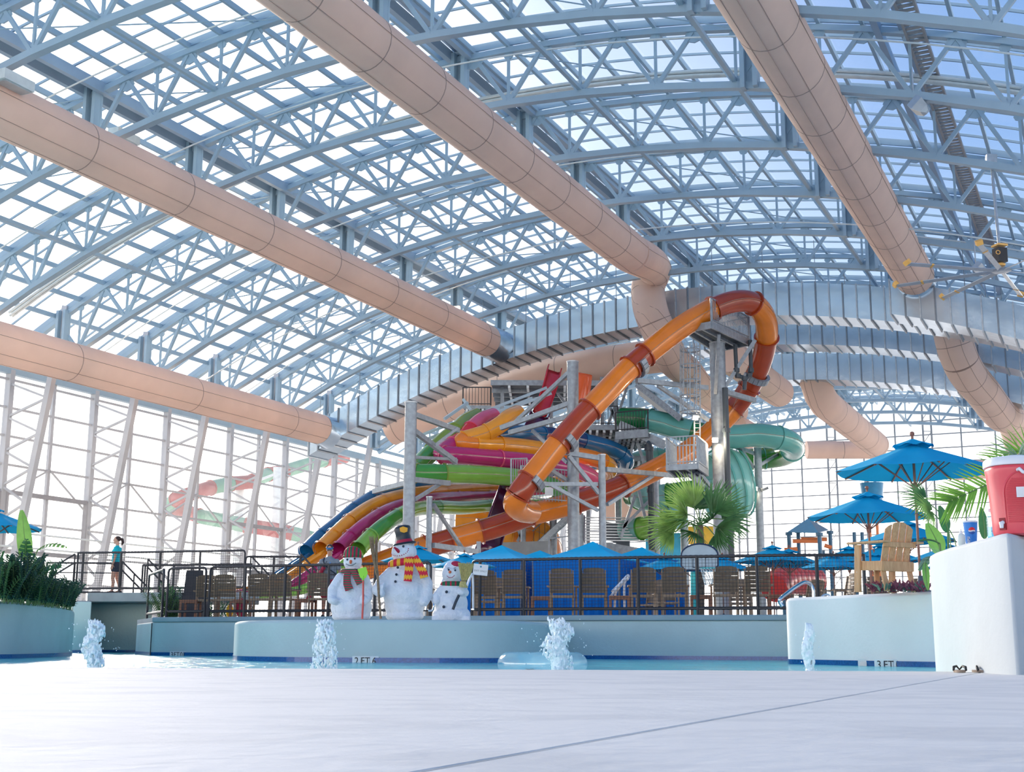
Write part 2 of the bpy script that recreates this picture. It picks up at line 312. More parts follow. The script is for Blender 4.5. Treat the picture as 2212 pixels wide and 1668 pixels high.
# ================================================================ SHELL
TC, RT, RB, ZT, ZB = -21.25, 58.0, 55.85, 22.6, 20.45
def top(t): return ZT - RT + math.sqrt(RT * RT - (t - TC) ** 2)
def bot(t): return ZB - RB + math.sqrt(RB * RB - (t - TC) ** 2)
BAY = 6.1; SK = [35.8 + BAY * j for j in range(-3, 15)]; SEND = SK[-1] + 3.0
TW = -50.75; TE = 8.25
POSTS = (-47.3, -34.55, -21.8, -10.4)
ceiling = root('ceiling', kind='structure')
bn = [-21.25 + 2.95 * (k + 0.5) for k in range(-10, 8)]
bn = [t for t in bn if -47.6 < t < 7]
tn = [-21.25 + 1.475 * m for m in range(-20, 21)]
webs_left = 300
for s in SK:
    near = s > 26 and webs_left > 0 and s < 60
    b = MB(); far = s > 85
    for i in range(len(tn) - 1):
        b.beam(W(s, tn[i], top(tn[i])), W(s, tn[i + 1], top(tn[i + 1])), 0.28, 0.22)
        b.beam(W(s, tn[i], top(tn[i]) + 0.36), W(s, tn[i + 1], top(tn[i + 1]) + 0.36), 0.10, 0.27)
    lb = [-47.3] + [t for t in bn if t > -46.5] + [8.0]
    for i in range(len(lb) - 1): b.beam(W(s, lb[i], bot(lb[i])), W(s, lb[i + 1], bot(lb[i + 1])), 0.30, 0.25)
    for t in bn:                       # gusset plates
        for (tt, zz, r) in ((t, bot(t) + 0.2, 0.24), (t, top(t) - 0.2, 0.2), (t + 1.475, top(t + 1.475) - 0.22, 0.36)):
            b.prism([W(s - 0.03, tt + r * math.cos(a * PI / 4), zz + r * 0.8 * math.sin(a * PI / 4)) for a in range(8)], AS * 0.06)
    tr = b.build('roof_truss', M['steel'], ceiling)
    wb = MB()
    for t in bn:
        for dt, w in ((-1.475, 0.145), (0, 0.095), (1.475, 0.145)):
            if t + dt < -48 or t + dt > 8: continue
            a, c = W(s, t, bot(t)), W(s, t + dt, top(t + dt))
            px = proj((a + c) / 2)
            if near and webs_left > 0 and -60 < px[0] < 2270 and px[1] > -60:
                MB().beam(a, c, w, w, AS).build('web_brace', M['steel'], tr); webs_left -= 1
            else: wb.beam(a, c, w, w, AS)
    if wb.v: wb.build('web_bracing', M['steel'], tr, kind='stuff')
    for t in POSTS:                    # H-section drop posts
        zb_, zt_ = bot(t) - 0.15, top(t) + 0.2
        p = MB(); p.beam(W(s, t, zb_), W(s, t, zt_), 0.62, 0.10, AS)
        for d in (-0.22, 0.22): p.beam(W(s - 0.2, t + d, zb_), W(s - 0.2, t + d, zt_), 0.16, 0.34, AS)
        p.build('post', M['steel'], tr)
# purlins run along the building; heavier double ones over the posts
S0, S1 = SK[0], SEND
for t in tn:
    px = proj(W(40, t, top(t)))
    MB().beam(W(S0, t, top(t) + 0.22), W(S1, t, top(t) + 0.22), 0.12, 0.22).build('purlin', M['steel'], ceiling)
for t in (-34.55, -21.8, -5.6):
    b = MB()
    for d in (-0.40, 0.40): b.beam(W(S0, t + d, top(t) + 0.12), W(S1, t + d, top(t) + 0.12), 0.22, 0.42)
    if t < -10: b.beam(W(S0, t, top(t) + 0.42), W(S1, t, top(t) + 0.42), 0.62, 0.08)
    b.build('ridge_beam', M['steel_beam'] if 'steel_beam' in M else M['steel'], ceiling)
for t, zz in ((-28.75, -.05), (-16.8, -.05), (-40.4, -.05), (-10.95, -.05)):
    MB().beam(W(S0, t, bot(t) + zz + 0.22), W(S1, t, bot(t) + zz + 0.22), 0.15, 0.15).build('bottom_chord_strut', M['steel'], ceiling)
# glazing bars across, three to a bay
bars = MB(); allbars = []
for j in range(int((S1 - S0) / (BAY / 4)) + 1):
    s = S0 + j * BAY / 4
    if j % 4 == 0: continue
    b = MB()
    for i in range(len(tn) - 1): b.beam(W(s, tn[i], top(tn[i]) + 0.44), W(s, tn[i + 1], top(tn[i + 1]) + 0.44), 0.07, 0.09)
    b.build('glazing_bar', M['steel'], ceiling)
# polycarbonate panes: the 280 that show largest are single parts
cells = []
for j in range(int((S1 - S0) / (BAY / 4))):
    s = S0 + j * BAY / 4
    for i in range(len(tn) - 1):
        a, c = tn[i], tn[i + 1]; q = [W(s + .04, a + .04, top(a) + 0.52), W(s + .04, c - .04, top(c) + 0.52), W(s + BAY / 4 - .04, c - .04, top(c) + 0.52), W(s + BAY / 4 - .04, a + .04, top(a) + 0.52)]
        m = (q[0] + q[2]) / 2; px = proj(m); vis = 0 < px[0] < IW and 0 < px[1] < IH
        cells.append(((m - CAMP).length if vis else 1e6 + j, q))
cells.sort(key=lambda c: c[0])
rest = MB()
for k, (d, q) in enumerate(cells):
    if k < 280: MB().add(q, [(0, 1, 2, 3)]).build('pane', M['roof_glass'], ceiling)
    else: rest.add(q, [(0, 1, 2, 3)])
rest.build('glazing', M['roof_glass'], ceiling, kind='stuff')
# ladder tray beside the right-hand posts
b = MB(); t = -4.75; z = top(t) - .25
for d in (-0.28, 0.28): b.beam(W(S0, t + d, z), W(66, t + d, z), 0.08, 0.16)
for i in range(160): b.beam(W(S0 + i * 0.33, t - .28, z), W(S0 + i * 0.33, t + .28, z), 0.16, 0.05)
b.build('ladder_tray', M['tray'], ceiling)
# round haze of pipes slung across between two trusses
s = 44.9; b = MB()
tt = [TW + 3 + i * 1.5 for i in range(38)]
for dx, dz in ((-.16, 0), (0, .03), (.16, 0), (-.08, -.13), (.08, -.13)):
    b.tube([W(s + dx, t, top(t) - 0.35 + dz) for t in tt], 0.07, 6)
b.build('pipe_bundle', M['pipe'], ceiling, smooth=True)
for s_, z_ in ((39.5, -1.4), (57.1, -2.6), (33.5, -1.0), (51, -1.2), (63.2, -1.2)):
    MB().tube([W(s_, t, top(t) + z_) for t in tt], 0.035, 5).build('sprinkler_pipe', M['pipe'], ceiling, smooth=True)
# cross bracing rods
b = MB()
for s in SK[:-1]:
    for t0, t1 in ((-43.4, -34.55), (-34.55, -25.7), (-19.8, -10.4)):
        b.tube([W(s, t0, top(t0) - .1), W(s + BAY, t1, top(t1) - .1)], 0.03, 4)
b.build('bracing_rod', M['steel'], ceiling, kind='stuff')

# ---------------------------------------------------------------- left glass wall
EAVE = 13.9; WS0 = 20.0
wall_left = root('wall_left', kind='structure')
b = MB(); b.beam(W(WS0, TW, EAVE), W(SEND, TW, EAVE), 0.35, 0.45); b.build('eave_beam', M['steel'], wall_left)
bz = MB()
for i in range(40):
    s = SK[0] + BAY * i / 2
    if s > SEND: break
cs = [SK[0] + BAY * j for j in range(-1, 18)]
for s in cs:
    b = MB(); b.beam(W(s, TW, 0), W(s, TW, EAVE), 0.36, 0.30, AS)
    inner0, inner1 = W(s, TW + .5, 0.0), W(s, -47.3, 16.9)
    b.beam(inner0, inner1, 0.34, 0.30, AS)
    c = b.build('wall_column', M['wall_steel'], wall_left)
    n = 7
    for k in range(n):
        z0 = 13.2 - k * 1.75; z1 = z0 - 0.95; z2 = z0 - 1.75
        f = lambda z: inner0 + (inner1 - inner0) * (z / 16.9)
        MB().beam(W(s, TW, z0), f(z1), 0.11, 0.11, AS).build('lacing_bar', M['wall_steel'], c)
        MB().beam(f(z1), W(s, TW, z2), 0.11, 0.11, AS).build('lacing_bar', M['wall_steel'], c)
for k in range(10):
    z = 0.35 + k * 1.45
    if z < EAVE: MB().beam(W(WS0, TW, z), W(SEND, TW, z), 0.12, 0.11).build('transom', M['wall_steel'], wall_left)
for j in range(len(cs)):
    s = cs[j] + BAY / 2
    if s < SEND: MB().beam(W(s, TW, 0), W(s, TW, EAVE), 0.16, 0.2, AS).build('mullion', M['wall_steel'], wall_left)
for j, s in enumerate(cs[:-1]):
    if 4 <= j <= 6 or j in (9, 12):               # heavy frames of the big folding windows
        b = MB(); z0, z1 = 4.7, 7.65; a, c = s + .25, s + BAY - .25
        for q in ((W(a, TW + .12, z0), W(c, TW + .12, z0)), (W(a, TW + .12, z1), W(c, TW + .12, z1)), (W(a, TW + .12, z0), W(a, TW + .12, z1)), (W(c, TW + .12, z0), W(c, TW + .12, z1))): b.beam(*q, 0.2, 0.22)
        b.build('window_frame', M['frame_dark'], wall_left)
    m = s + BAY / 2
    MB().beam(W(m, TW + .1, 9.1), W(s, TW + .1, 7.4), .08, .08).build('wind_brace', M['wall_steel'], wall_left)
    MB().beam(W(m, TW + .1, 9.1), W(s + BAY, TW + .1, 7.0), .08, .08).build('wind_brace', M['wall_steel'], wall_left)
for zz in (5.55, 4.85):
    MB().tube([W(WS0, TW + 1.2, zz), W(SEND, TW + 1.2, zz)], 0.05, 6).build('service_pipe', M['pipe'], wall_left, smooth=True)
gp = MB()
for j in range(len(cs) * 2 - 2):
    s = cs[0] + j * BAY / 2
    for k in range(-1, 10):
        z0 = max(0, 0.35 + k * 1.45); z1 = min(EAVE, 0.35 + (k + 1) * 1.45)
        if s + BAY > SEND + .1: continue
        q = [W(s + .06, TW - .02, z0 + .03), W(s + BAY / 2 - .06, TW - .02, z0 + .03), W(s + BAY / 2 - .06, TW - .02, z1 - .03), W(s + .06, TW - .02, z1 - .03)]
        px = proj((q[0] + q[2]) / 2)
        if -100 < px[0] < IW and k >= 2 and s < 92: MB().add(q, [(0, 1, 2, 3)]).build('pane', M['wall_glass'], wall_left)
        else: gp.add(q, [(0, 1, 2, 3)])
gp.build('glazing', M['wall_glass'], wall_left, kind='stuff')

# ---------------------------------------------------------------- end wall
wall_end = root('wall_back', kind='structure'); nb = 0; gp = MB(); nt_ = 20
ts = [TW + (TE - TW) * i / nt_ for i in range(nt_ + 1)]
for i, t in enumerate(ts):
    if i % 3 == 0:
        b = MB()
        for d in (-.35, .35): b.beam(W(SEND - (.4 if d < 0 else 0), t + d, 0), W(SEND - (.4 if d < 0 else 0), t + d, top(t)), .16, .16, AS)
        for k in range(int(top(t) / 1.1)): b.beam(W(SEND - .4, t - .35, k * 1.1), W(SEND, t + .35, k * 1.1 + (1.1 if k % 2 else .0)), .06, .06)
        b.build('wall_column', M['mull_dark'], wall_end)
    else: MB().beam(W(SEND, t, 0), W(SEND, t, top(t)), .13, .15, AS).build('mullion', M['mull_dark'], wall_end)
for k in range(1, 17):
    z = 1.3 * k
    tl = [t for t in ts if top(t) > z]
    MB().beam(W(SEND - .02, tl[0], z), W(SEND - .02, tl[-1], z), .1, .1).build('transom', M['mull_dark'], wall_end)
for i in range(nt_):
    for k in range(17):
        z0 = 1.3 * k; z1 = min(1.3 * (k + 1), top(ts[i]), top(ts[i + 1]))
        if z1 - z0 < .1: continue
        q = [W(SEND + .05, ts[i] + .05, z0), W(SEND + .05, ts[i + 1] - .05, z0), W(SEND + .05, ts[i + 1] - .05, z1 - .03), W(SEND + .05, ts[i] + .05, z1 - .03)]
        px = proj((q[0] + q[2]) / 2)
        if 1600 < px[0] < IW and k >= 3 and nb < 250: MB().add(q, [(0, 1, 2, 3)]).build('pane', M['wall_glass'], wall_end); nb += 1
        else: gp.add(q, [(0, 1, 2, 3)])
gp.build('glazing', M['wall_glass'], wall_end, kind='stuff')
# right-hand wall (outside the frame): solid lower band, glass above, so the hall is closed
b = MB(); b.add([W(-12, TE, 0), W(SEND, TE, 0), W(SEND, TE, 5), W(-12, TE, 5)], [(0, 1, 2, 3)]); b.build('wall_right', M['plaster_white'], kind='structure')

# ---------------------------------------------------------------- grounds
# outside ground, plus an added slab under everything that blocks light from below
o = MB(); 
for (s0, s1, t0, t1) in ((-40, 300, -300, TW - .3), (SEND + .3, 400, TW - .3, 200)):
    o.prism([W(s0, t0, -.4), W(s1, t0, -.4), W(s1, t1, -.4), W(s0, t1, -.4)], (0, 0, .35))
o.box((0, 60, -1.75), (900, 900, .5))
o.build('ground', M['concrete_out'], kind='structure')
# ================================================================ DUCTS UNDER THE ROOF
def ring(c, d, r, tr, m=24, n=4, mb=None):
    d = Vector(d).normalized(); u = d.orthogonal().normalized(); w = d.cross(u)
    mb = mb or MB(); mb.tube([c + (u * math.cos(a * 2 * PI / m) + w * math.sin(a * 2 * PI / m)) * r for a in range(m)], tr, n, closed=True); return mb
def seg_tube(rt, path, r, name, mats, cuts, flange=None, fname='flange', n=20, fr=0.05, ft=0.03, seamline=None, wob=0.0):
    """tube along path in sections; cuts are indices into path where a section ends; mats one per section"""
    cuts = [0] + [c for c in cuts if 0 < c < len(path) - 1] + [len(path) - 1]
    for k in range(len(cuts) - 1):
        seg = path[cuts[k]:cuts[k + 1] + 1]
        if len(seg) < 2: continue
        m = mats[k % len(mats)]
        if wob and len(seg) > 3: rr = [r * (1 + wob * math.sin(PI * i / (len(seg) - 1))) for i in range(len(seg))]
        else: rr = r
        MB().tube(seg, rr, n, cap=(k in (0, len(cuts) - 2))).build(name, m, rt, smooth=True)
        if flange and k > 0:
            i = cuts[k]; d = path[i + 1] - path[i - 1]; d.normalize(); f = MB()
            f.tube([path[i] - d * ft, path[i] + d * ft], r + fr, n); f.build(fname, flange if not callable(flange) else flange(k), rt, smooth=True)
    if seamline:
        T = MB()
        for ang in seamline[1:]:
            pts = []
            for i, p in enumerate(path):
                d = (path[min(i + 1, len(path) - 1)] - path[max(i - 1, 0)]).normalized(); x = d.cross(Vector((0, 0, 1))).normalized(); y = x.cross(d)
                pts.append(p + (x * math.cos(ang) + y * math.sin(ang)) * (r * (1 + wob * .7) + .005))
            T.tube(pts, 0.012, 4)
        T.build('seam_line', seamline[0], rt)
FD = M['fabric_duct']
def straight(s0, s1, t, z, step=0.6, t1=None, z1=None):
    n = int((s1 - s0) / step); return [W(s0 + (s1 - s0) * i / n, t + ((t1 if t1 is not None else t) - t) * i / n, z + ((z1 if z1 is not None else z) - z) * i / n) for i in range(n + 1)]
def duct(label, path, r, every, angs=(-PI / 2, -PI / 4, 0.1, PI), wob=0.012, cuts=None, group='fabric air ducts under the roof'):
    rt = root('air_duct', label, 'air duct', path[0], group)
    seg_tube(rt, path, r, 'fabric_section', [FD], cuts or list(range(every, len(path), every)), M['seam'], 'seam_ring', 28, 0.008, 0.02, (M['seam'], *angs), wob)
    return rt
# over the middle; it turns down at its far end
cp = straight(14, 56.2, -20.1, 18.6)
bend = spline([W(56.2, -20.1, 18.6), P(1412, 578, 69.5), P(1400, 620, 71), P(1406, 672, 70.5), P(1432, 735, 71), P(1452, 775, 73), W(73, -22.6, 16.2), W(77, -22.9, 15.9), W(85, -23, 15.8)], 8)
duct('fat beige fabric duct running over the middle of the hall towards the orange slide', cp, 0.95, 6)
duct('bent beige duct elbow dropping past the silver duct beside the top of the orange slide', bend, 0.95, 9)
duct('beige fabric duct between the middle one and the glass wall one', straight(12, 67.2, -33.1, 17.9), 0.95, 9)
duct('lowest beige fabric duct, along the top of the left glass wall', straight(10, 68, -45.2, 13.5), 0.95, 15)
duct('beige fabric duct with a grid of seams, nearest the roof ladder on the right', straight(14, 65.6, -8.3, 18.5), 0.98, 6, (-PI / 2, -PI / 2 - .5, -PI / 2 + .5, -PI + .15, -.15))
duct('brown fabric duct hanging below the short silver duct and stepping away in ringed elbows', spline([P(2052, 668, 70), P(2060, 735, 70), P(2085, 800, 71), P(2125, 850, 74), P(2160, 895, 78), P(2186, 905, 83), P(2196, 935, 88), P(2215, 1010, 95)], 9), 1.0, 5)
arc = [W(72.6, t, 17.25 - (t + 24) ** 2 / 105) for t in [-22.9 - .55 * i for i in range(37)]]
duct('beige duct arching below the silver duct towards the glass wall', arc, 1.0, 7, (-PI / 2 + .4,))
duct('pale beige duct running away to the end wall behind the blue umbrella', [W(83.6, -17.3, 18.2), W(84.0, -17.25, 17.2), W(84.9, -17.2, 16.5)] + straight(86.2, 106, -17.1, 16.1), 1.0, 7, (-PI / 2, -PI / 2 - .5, PI + .1))
duct('beige duct stub ending in a dome beside the teal slide', straight(84, 97, -22.9, 14.6) , 0.95, 8, (-PI / 2, -.5))
duct('beige duct passing behind the grey pole of the orange slide', straight(70, 82, -19.2, 16.3), 0.95, 7, (-PI / 2, -.5))
duct('grey beige duct lying across in front of the end wall', [P(1742 + 13 * i, 972, 106) for i in range(13)], 0.72 * 1.0, 6, (-PI / 2,))
duct('grey duct lying across behind the palm fronds at the right', [P(2060 + 15 * i, 1018 - i, 100) for i in range(13)], 0.72, 6, (-PI / 2,))
duct('low beige duct hanging behind the dark pipe under the tower', spline([P(1300, 1092, 84), P(1360, 1096, 84), P(1410, 1108, 84), P(1432, 1118, 85)], 5), .9, 5, (-PI / 2,))

def sheet_duct(label, s, t0, t1, z0, h, d, step=.72, R=50.6):
    n = int(abs(t1 - t0) / step); rt = root('sheet_metal_duct', label, 'air duct', W(s, (t0 + t1) / 2, z0), 'silver ducts across the roof')
    zf = lambda t: z0 - (t - TC) ** 2 / (2 * R)
    for i in range(n):
        a = t0 + (t1 - t0) * i / n; c = t0 + (t1 - t0) * (i + 1) / n; j = random.uniform(-.03, .03)
        v = [W(s + x, t, zf(t) - y) for t in (a, c) for (x, y) in ((0, 0), (d, 0), (d, h), (0, h))]
        MB().add(v, [(0, 1, 5, 4), (1, 2, 6, 5), (2, 3, 7, 6), (3, 0, 4, 7)] + ([(0, 3, 2, 1)] if i == 0 else []) + ([(4, 5, 6, 7)] if i == n - 1 else [])).build('duct_panel', M['silver'], rt)
        b = MB(); w = 0.05
        for (x0, y0, x1, y1) in ((-w, -w, -w, h + w), (-w, h + w, d + w, h + w), (-w, -w, d + w, -w)): b.beam(W(s + x0, a, zf(a) - y0), W(s + x1, a, zf(a) - y1), .07, .07, AT)
        b.build('rib', M['silver_rib'] if i % 2 else M['steel_grey'], rt)
        if i % 4 == 1: MB().tube([W(s + .1, a, zf(a)), W(s + .1, a, top(a))], .02, 4).build('hanger_rod', M['silver_rib'], rt)
    return rt
sheet_duct('nearest long silver sheet metal duct arching right across the hall', 69.0, -46.6, 2, 20.2, 1.85, 2.3)
sheet_duct('middle silver sheet metal duct, seen as a thin band below the nearest one', 75.8, -23, 3, 19.9, 1.75, 2.2)
sheet_duct('farthest silver sheet metal duct, lowest of the three bands behind the orange loop', 82.5, -20.5, 4, 19.0, 1.75, 2.2)
sheet_duct('short silver box duct joined to the seamed beige duct below the ceiling fan', 66.0, -9.6, 2, 20.0, 1.75, 2.2, R=46)
for p0, p1, lb in ((W(67.2, -33.1, 17.9), W(69.0, -33.1, 17.9), 'silver collar joining the second beige duct to the silver duct'), (W(68, -45.2, 13.5), W(69.1, -45.2, 13.4), 'silver collar at the end of the lowest beige duct'), (W(65.5, -8.3, 18.5), W(66.2, -8.3, 18.5), 'silver collar joining the seamed duct to the short silver box duct')):
    o = MB().tube([p0, p1], [.97, 1.02], 24).build('duct_collar', M['silver'], smooth=True, at=p0); tag(o, lb, 'duct collar')
# ================================================================ POOL DECK, WATER, PLANTERS
floor = root('floor', kind='structure')
A_ = PZ(900, 1668, 0); B_ = PZ(1910, 1490, 0); jd = (B_ - A_).normalized(); jn = Vector((-jd.y, jd.x, 0))
def slab(pts, z0, z1, name, m, par, bev=0.02):
    o = MB().prism([Vector((p[0], p[1], z0)) for p in pts], (0, 0, z1 - z0)).build(name, m, par)
    if bev: 
        md = o.modifiers.new('bevel', 'BEVEL'); md.width = bev; md.segments = 2; md.limit_method = 'ANGLE'
    return o
def on(t, off): p = A_ + jd * t + jn * off; return (p.x, p.y)
ys = 10.85
tl = (ys - A_.y) / jd.y
slab([(-40, -30), on(-(A_.y + 30) / jd.y, .009)[:2], (on(tl, .009)[0], ys), (-14, 11.15), (-40, 11.5)], -.35, 0, 'slab', M['deck'], floor, .005)
slab([on(-(A_.y + 30) / jd.y, -.009), (34, -30), (34, ys), (on(tl, -.009)[0], ys)], -.35, 0, 'slab', M['deck'], floor, .005)
slab([on(-4, .03), on(-4, -.03), on(tl - .1, -.03), on(tl - .1, .03)], -.3, -.022, 'joint', M['joint'], floor, 0)
ZW = -0.10
o = MB(); nx, ny = 60, 60
for i in range(nx + 1):
    for j in range(ny + 1):
        x = -34 + 60 * i / nx; y = 10.6 + (44 - 10.6) * j / ny
        o.v.append((x, y, ZW))
o.f = [(i * (ny + 1) + j, (i + 1) * (ny + 1) + j, (i + 1) * (ny + 1) + j + 1, i * (ny + 1) + j + 1) for i in range(nx) for j in range(ny)]
o.build('pool_water', M['water'], kind='structure')
MB().box((-4, 27, -1.15), (62, 36, .2)).build('pool_floor', M['wall_white'], floor)
def tile_band(pts, par, z0=ZW - .12, z1=ZW + .08):
    b = MB()
    for p, q in zip(pts[:-1], pts[1:]):
        d = Vector((q[0] - p[0], q[1] - p[1], 0)); n = Vector((d.y, -d.x, 0)).normalized() * .012
        if n.y > 0: n = -n
        a = Vector((p[0], p[1], z0)) + n; c = Vector((q[0], q[1], z0)) + n; h = Vector((0, 0, z1 - z0))
        b.add([a, c, c + h, a + h, a - n * 2, c - n * 2, c + h - n * 2, a + h - n * 2], [(0, 1, 2, 3), (3, 2, 6, 7), (4, 7, 6, 5), (0, 4, 5, 1), (0, 3, 7, 4), (1, 5, 6, 2)])
    return b.build('tile_band', M['tile'], par, label='dark blue tile strip at the waterline')
def text(body, size, loc, yaw, m, par, ext=0.003, name='lettering', pitch=PI / 2, sx=1.0):
    c = bpy.data.curves.new(name, 'FONT'); c.body = body; c.size = size; c.extrude = ext; c.align_x = 'CENTER'; c.align_y = 'CENTER'
    o = bpy.data.objects.new(name, c); C.objects.link(o); bpy.context.view_layer.update()
    me = bpy.data.meshes.new_from_object(o.evaluated_get(bpy.context.evaluated_depsgraph_get())); bpy.data.objects.remove(o)
    me.materials.clear(); me.materials.append(m); o = bpy.data.objects.new(name, me); C.objects.link(o)
    o.rotation_euler = (pitch, 0, yaw); o.scale = (sx, 1, 1); off = Vector((0, 0, 0))
    if par is not None:
        q = par
        while q is not None: off += q.location; q = q.parent
        o.parent = par
    o.location = Vector(loc) - off; return o
def planter(name, label, out, z1, m, front, parent=None, z0=-1.05, bev=.05):
    pts = [PX(x, Y, 0) for x, Y in out]; c = sum(pts, Vector()) / len(pts); c.z = ZW
    if front:
        mid = spline(pts[front[0]:front[1]], 5); pts = pts[:front[0]] + mid + pts[front[1]:]; front = (front[0], front[0] + len(mid))
    r = root(name, label, 'planter', c)
    o = slab([(p.x, p.y) for p in pts], z0, z1, 'wall_face', m, r, bev); o.data.polygons.foreach_set('use_smooth', [True] * len(o.data.polygons)); o.data.set_sharp_from_angle(angle=math.radians(40)); o.modifiers['bevel'].angle_limit = math.radians(42)
    if front: tile_band([(p.x, p.y) for p in pts[front[0]:front[1]]], r)
    return r
pl_left = planter('planter', 'curved pale blue planter with dark shrubs beside the bridge', [(-900, 21), (-500, 22.6), (-200, 23.8), (0, 25.2), (60, 26.4), (110, 28), (142, 29.6), (160, 31.5), (163, 34), (150, 37), (-300, 40), (-900, 36)], .98, M['wall_blue'], (0, 9))
pl_snow = planter('planter', 'curved pale blue planter wall carrying the three snowmen', [(509, 27), (511, 24.6), (530, 23.6), (580, 23.0), (660, 22.4), (765, 22.05), (900, 21.9), (1020, 22.0), (1100, 22.4), (1150, 23.2), (1180, 24.6), (1192, 27), (1196, 29.6), (1000, 30.0), (510, 32.4)], .60, M['wall_blue'], (0, 12))
pl_right = planter('planter', 'white blue planter under the wooden lifeguard-style chair', [(1700, 32), (1698, 23.0), (1700, 22.5), (1708, 22.25), (1760, 21.7), (1850, 20.7), (1950, 19.9), (2040, 19.2), (2300, 17.6), (2600, 22), (2300, 32)], 1.0, M['wall_white_lifted'], (1, 9))
blk = planter('planter', 'tall white corner block with the red cooler standing on it', [(2190, 9.6), (2165, 9.75), (2110, 10.4), (2055, 11.1), (2024, 11.7), (2013, 12.1), (2016, 12.7), (2200, 13.6), (2500, 14), (2500, 11.6), (2260, 10.2)], 1.03, M['wall_white'], None, bev=.035)
# pool wall behind, with coping and depth signs
BW = [(299, 36.5), (331, 33.2), (500, 32.3), (700, 31.4), (1000, 30.1), (1240, 29.0), (1500, 28.2), (1712, 27.6), (1800, 27.4)]
def bw(x):
    for (x0, y0), (x1, y1) in zip(BW[:-1], BW[1:]):
        if x0 <= x <= x1: return y0 + (y1 - y0) * (x - x0) / (x1 - x0)
    return BW[-1][1] if x > 1000 else BW[0][1]
wp = root('wall_pool', kind='structure')
pts = [PX(x, Y, 0) for x, Y in BW]
slab([(p.x, p.y) for p in pts] + [(p.x + .1, p.y + .8) for p in pts[::-1]], -1.05, .72, 'wall_face', M['wall_blue'], wp, .03)
slab([(p.x, p.y - .04) for p in pts[1:]] + [(p.x + .1, p.y + .85) for p in pts[:0:-1]], .722, .845, 'coping', M['coping'], wp, .03)
tile_band([(p.x, p.y) for p in pts], wp)
p = PX(331, 33.15, 0); MB().box((p.x, p.y, .1), (.02, .02, 1.2)).build('joint', M['ink'], wp)
p0, p1 = PX(197, 43, 0), PX(420, 43, 0)
slab([(PX(158, 41, 0).x, 41), (PX(198, 41, 0).x, 41), (PX(198, 43, 0).x, 43), (PX(330, 43, 0).x, 43), (PX(330, 44.5, 0).x, 44.5), (PX(150, 44.5, 0).x, 44.5)], -1.05, 1.465, 'wall_face', M['wall_blue'], wp, .02)
tile_band([(PX(158, 41, 0).x, 41), (PX(198, 41, 0).x, 41), (PX(198, 43, 0).x, 43), (PX(330, 43, 0).x, 43)], wp)
br = root('footbridge', 'grey concrete footbridge deck that the woman walks on', 'bridge', PX(260, 42, 1.45))
slab([(PX(188, 41.3, 0).x, 41.3), (PX(560, 40, 0).x, 40), (PX(560, 44, 0).x, 44), (PX(188, 45, 0).x, 45)], 1.47, 1.75, 'deck_slab', M['conc'], br, .02)
slab([(PX(163, 41.2, 0).x, 41.2), (PX(195, 41.2, 0).x, 41.2), (PX(195, 44, 0).x, 44), (PX(163, 44, 0).x, 44)], 1.30, 1.50, 'deck_slab', M['conc'], br, .02)
# upper deck behind the pool wall (its top lies above the lens)
up = [PX(x, Y + .75, 0) for x, Y in BW]
slab([(p.x, p.y) for p in up] + [(30, 30), (60, 130), (-5, 135), (-40, 60), (-24, 42), (PX(330, 44, 0).x, 44)], .45, .845, 'upper_deck', M['updeck'], floor, 0)
slab([(-60, 44.6), (PX(340, 44.6, 0).x, 44.6), (-10, 130), (-50, 130)], .2, .82, 'upper_deck', M['updeck'], floor, 0)
def depth_sign(x, Y, words, wpx, par, yaw):
    w = wpx * Y / 2855 / len(words); c = PX(x, Y - .03, ZW + .02)
    r = None
    for i, t in enumerate(words):
        q = c + Vector((math.cos(yaw), math.sin(yaw), 0)) * ((i - (len(words) - 1) / 2) * w)
        MB().box(q, (w * .96, .02, .17), yaw).build('depth_tile', M['tile_white'], par, label='white tile with black depth lettering')
        text(t, .17, q + Vector((math.sin(yaw), -math.cos(yaw), 0)) * .013, yaw, M['ink'], par, sx=.85)
depth_sign(802, 22.0, ['2', 'FT', '6', 'IN'], 76, pl_snow, 0)
depth_sign(393, 32.85, ['3', 'FT', '0', 'IN'], 42, wp, -.13)
depth_sign(1923, 20.1, ['3', 'FT', '0', 'IN'], 80, pl_right, -.36)
q = PX(1858, 20.58, ZW + .03); MB().box(q, (.15, .03, .16), -.36).build('skimmer_frame', M['tile_white'], pl_right)
MB().box(q + Vector((0, -.015, -.01)), (.10, .02, .09), -.36).build('skimmer_flap', M['steel_grey'], pl_right)

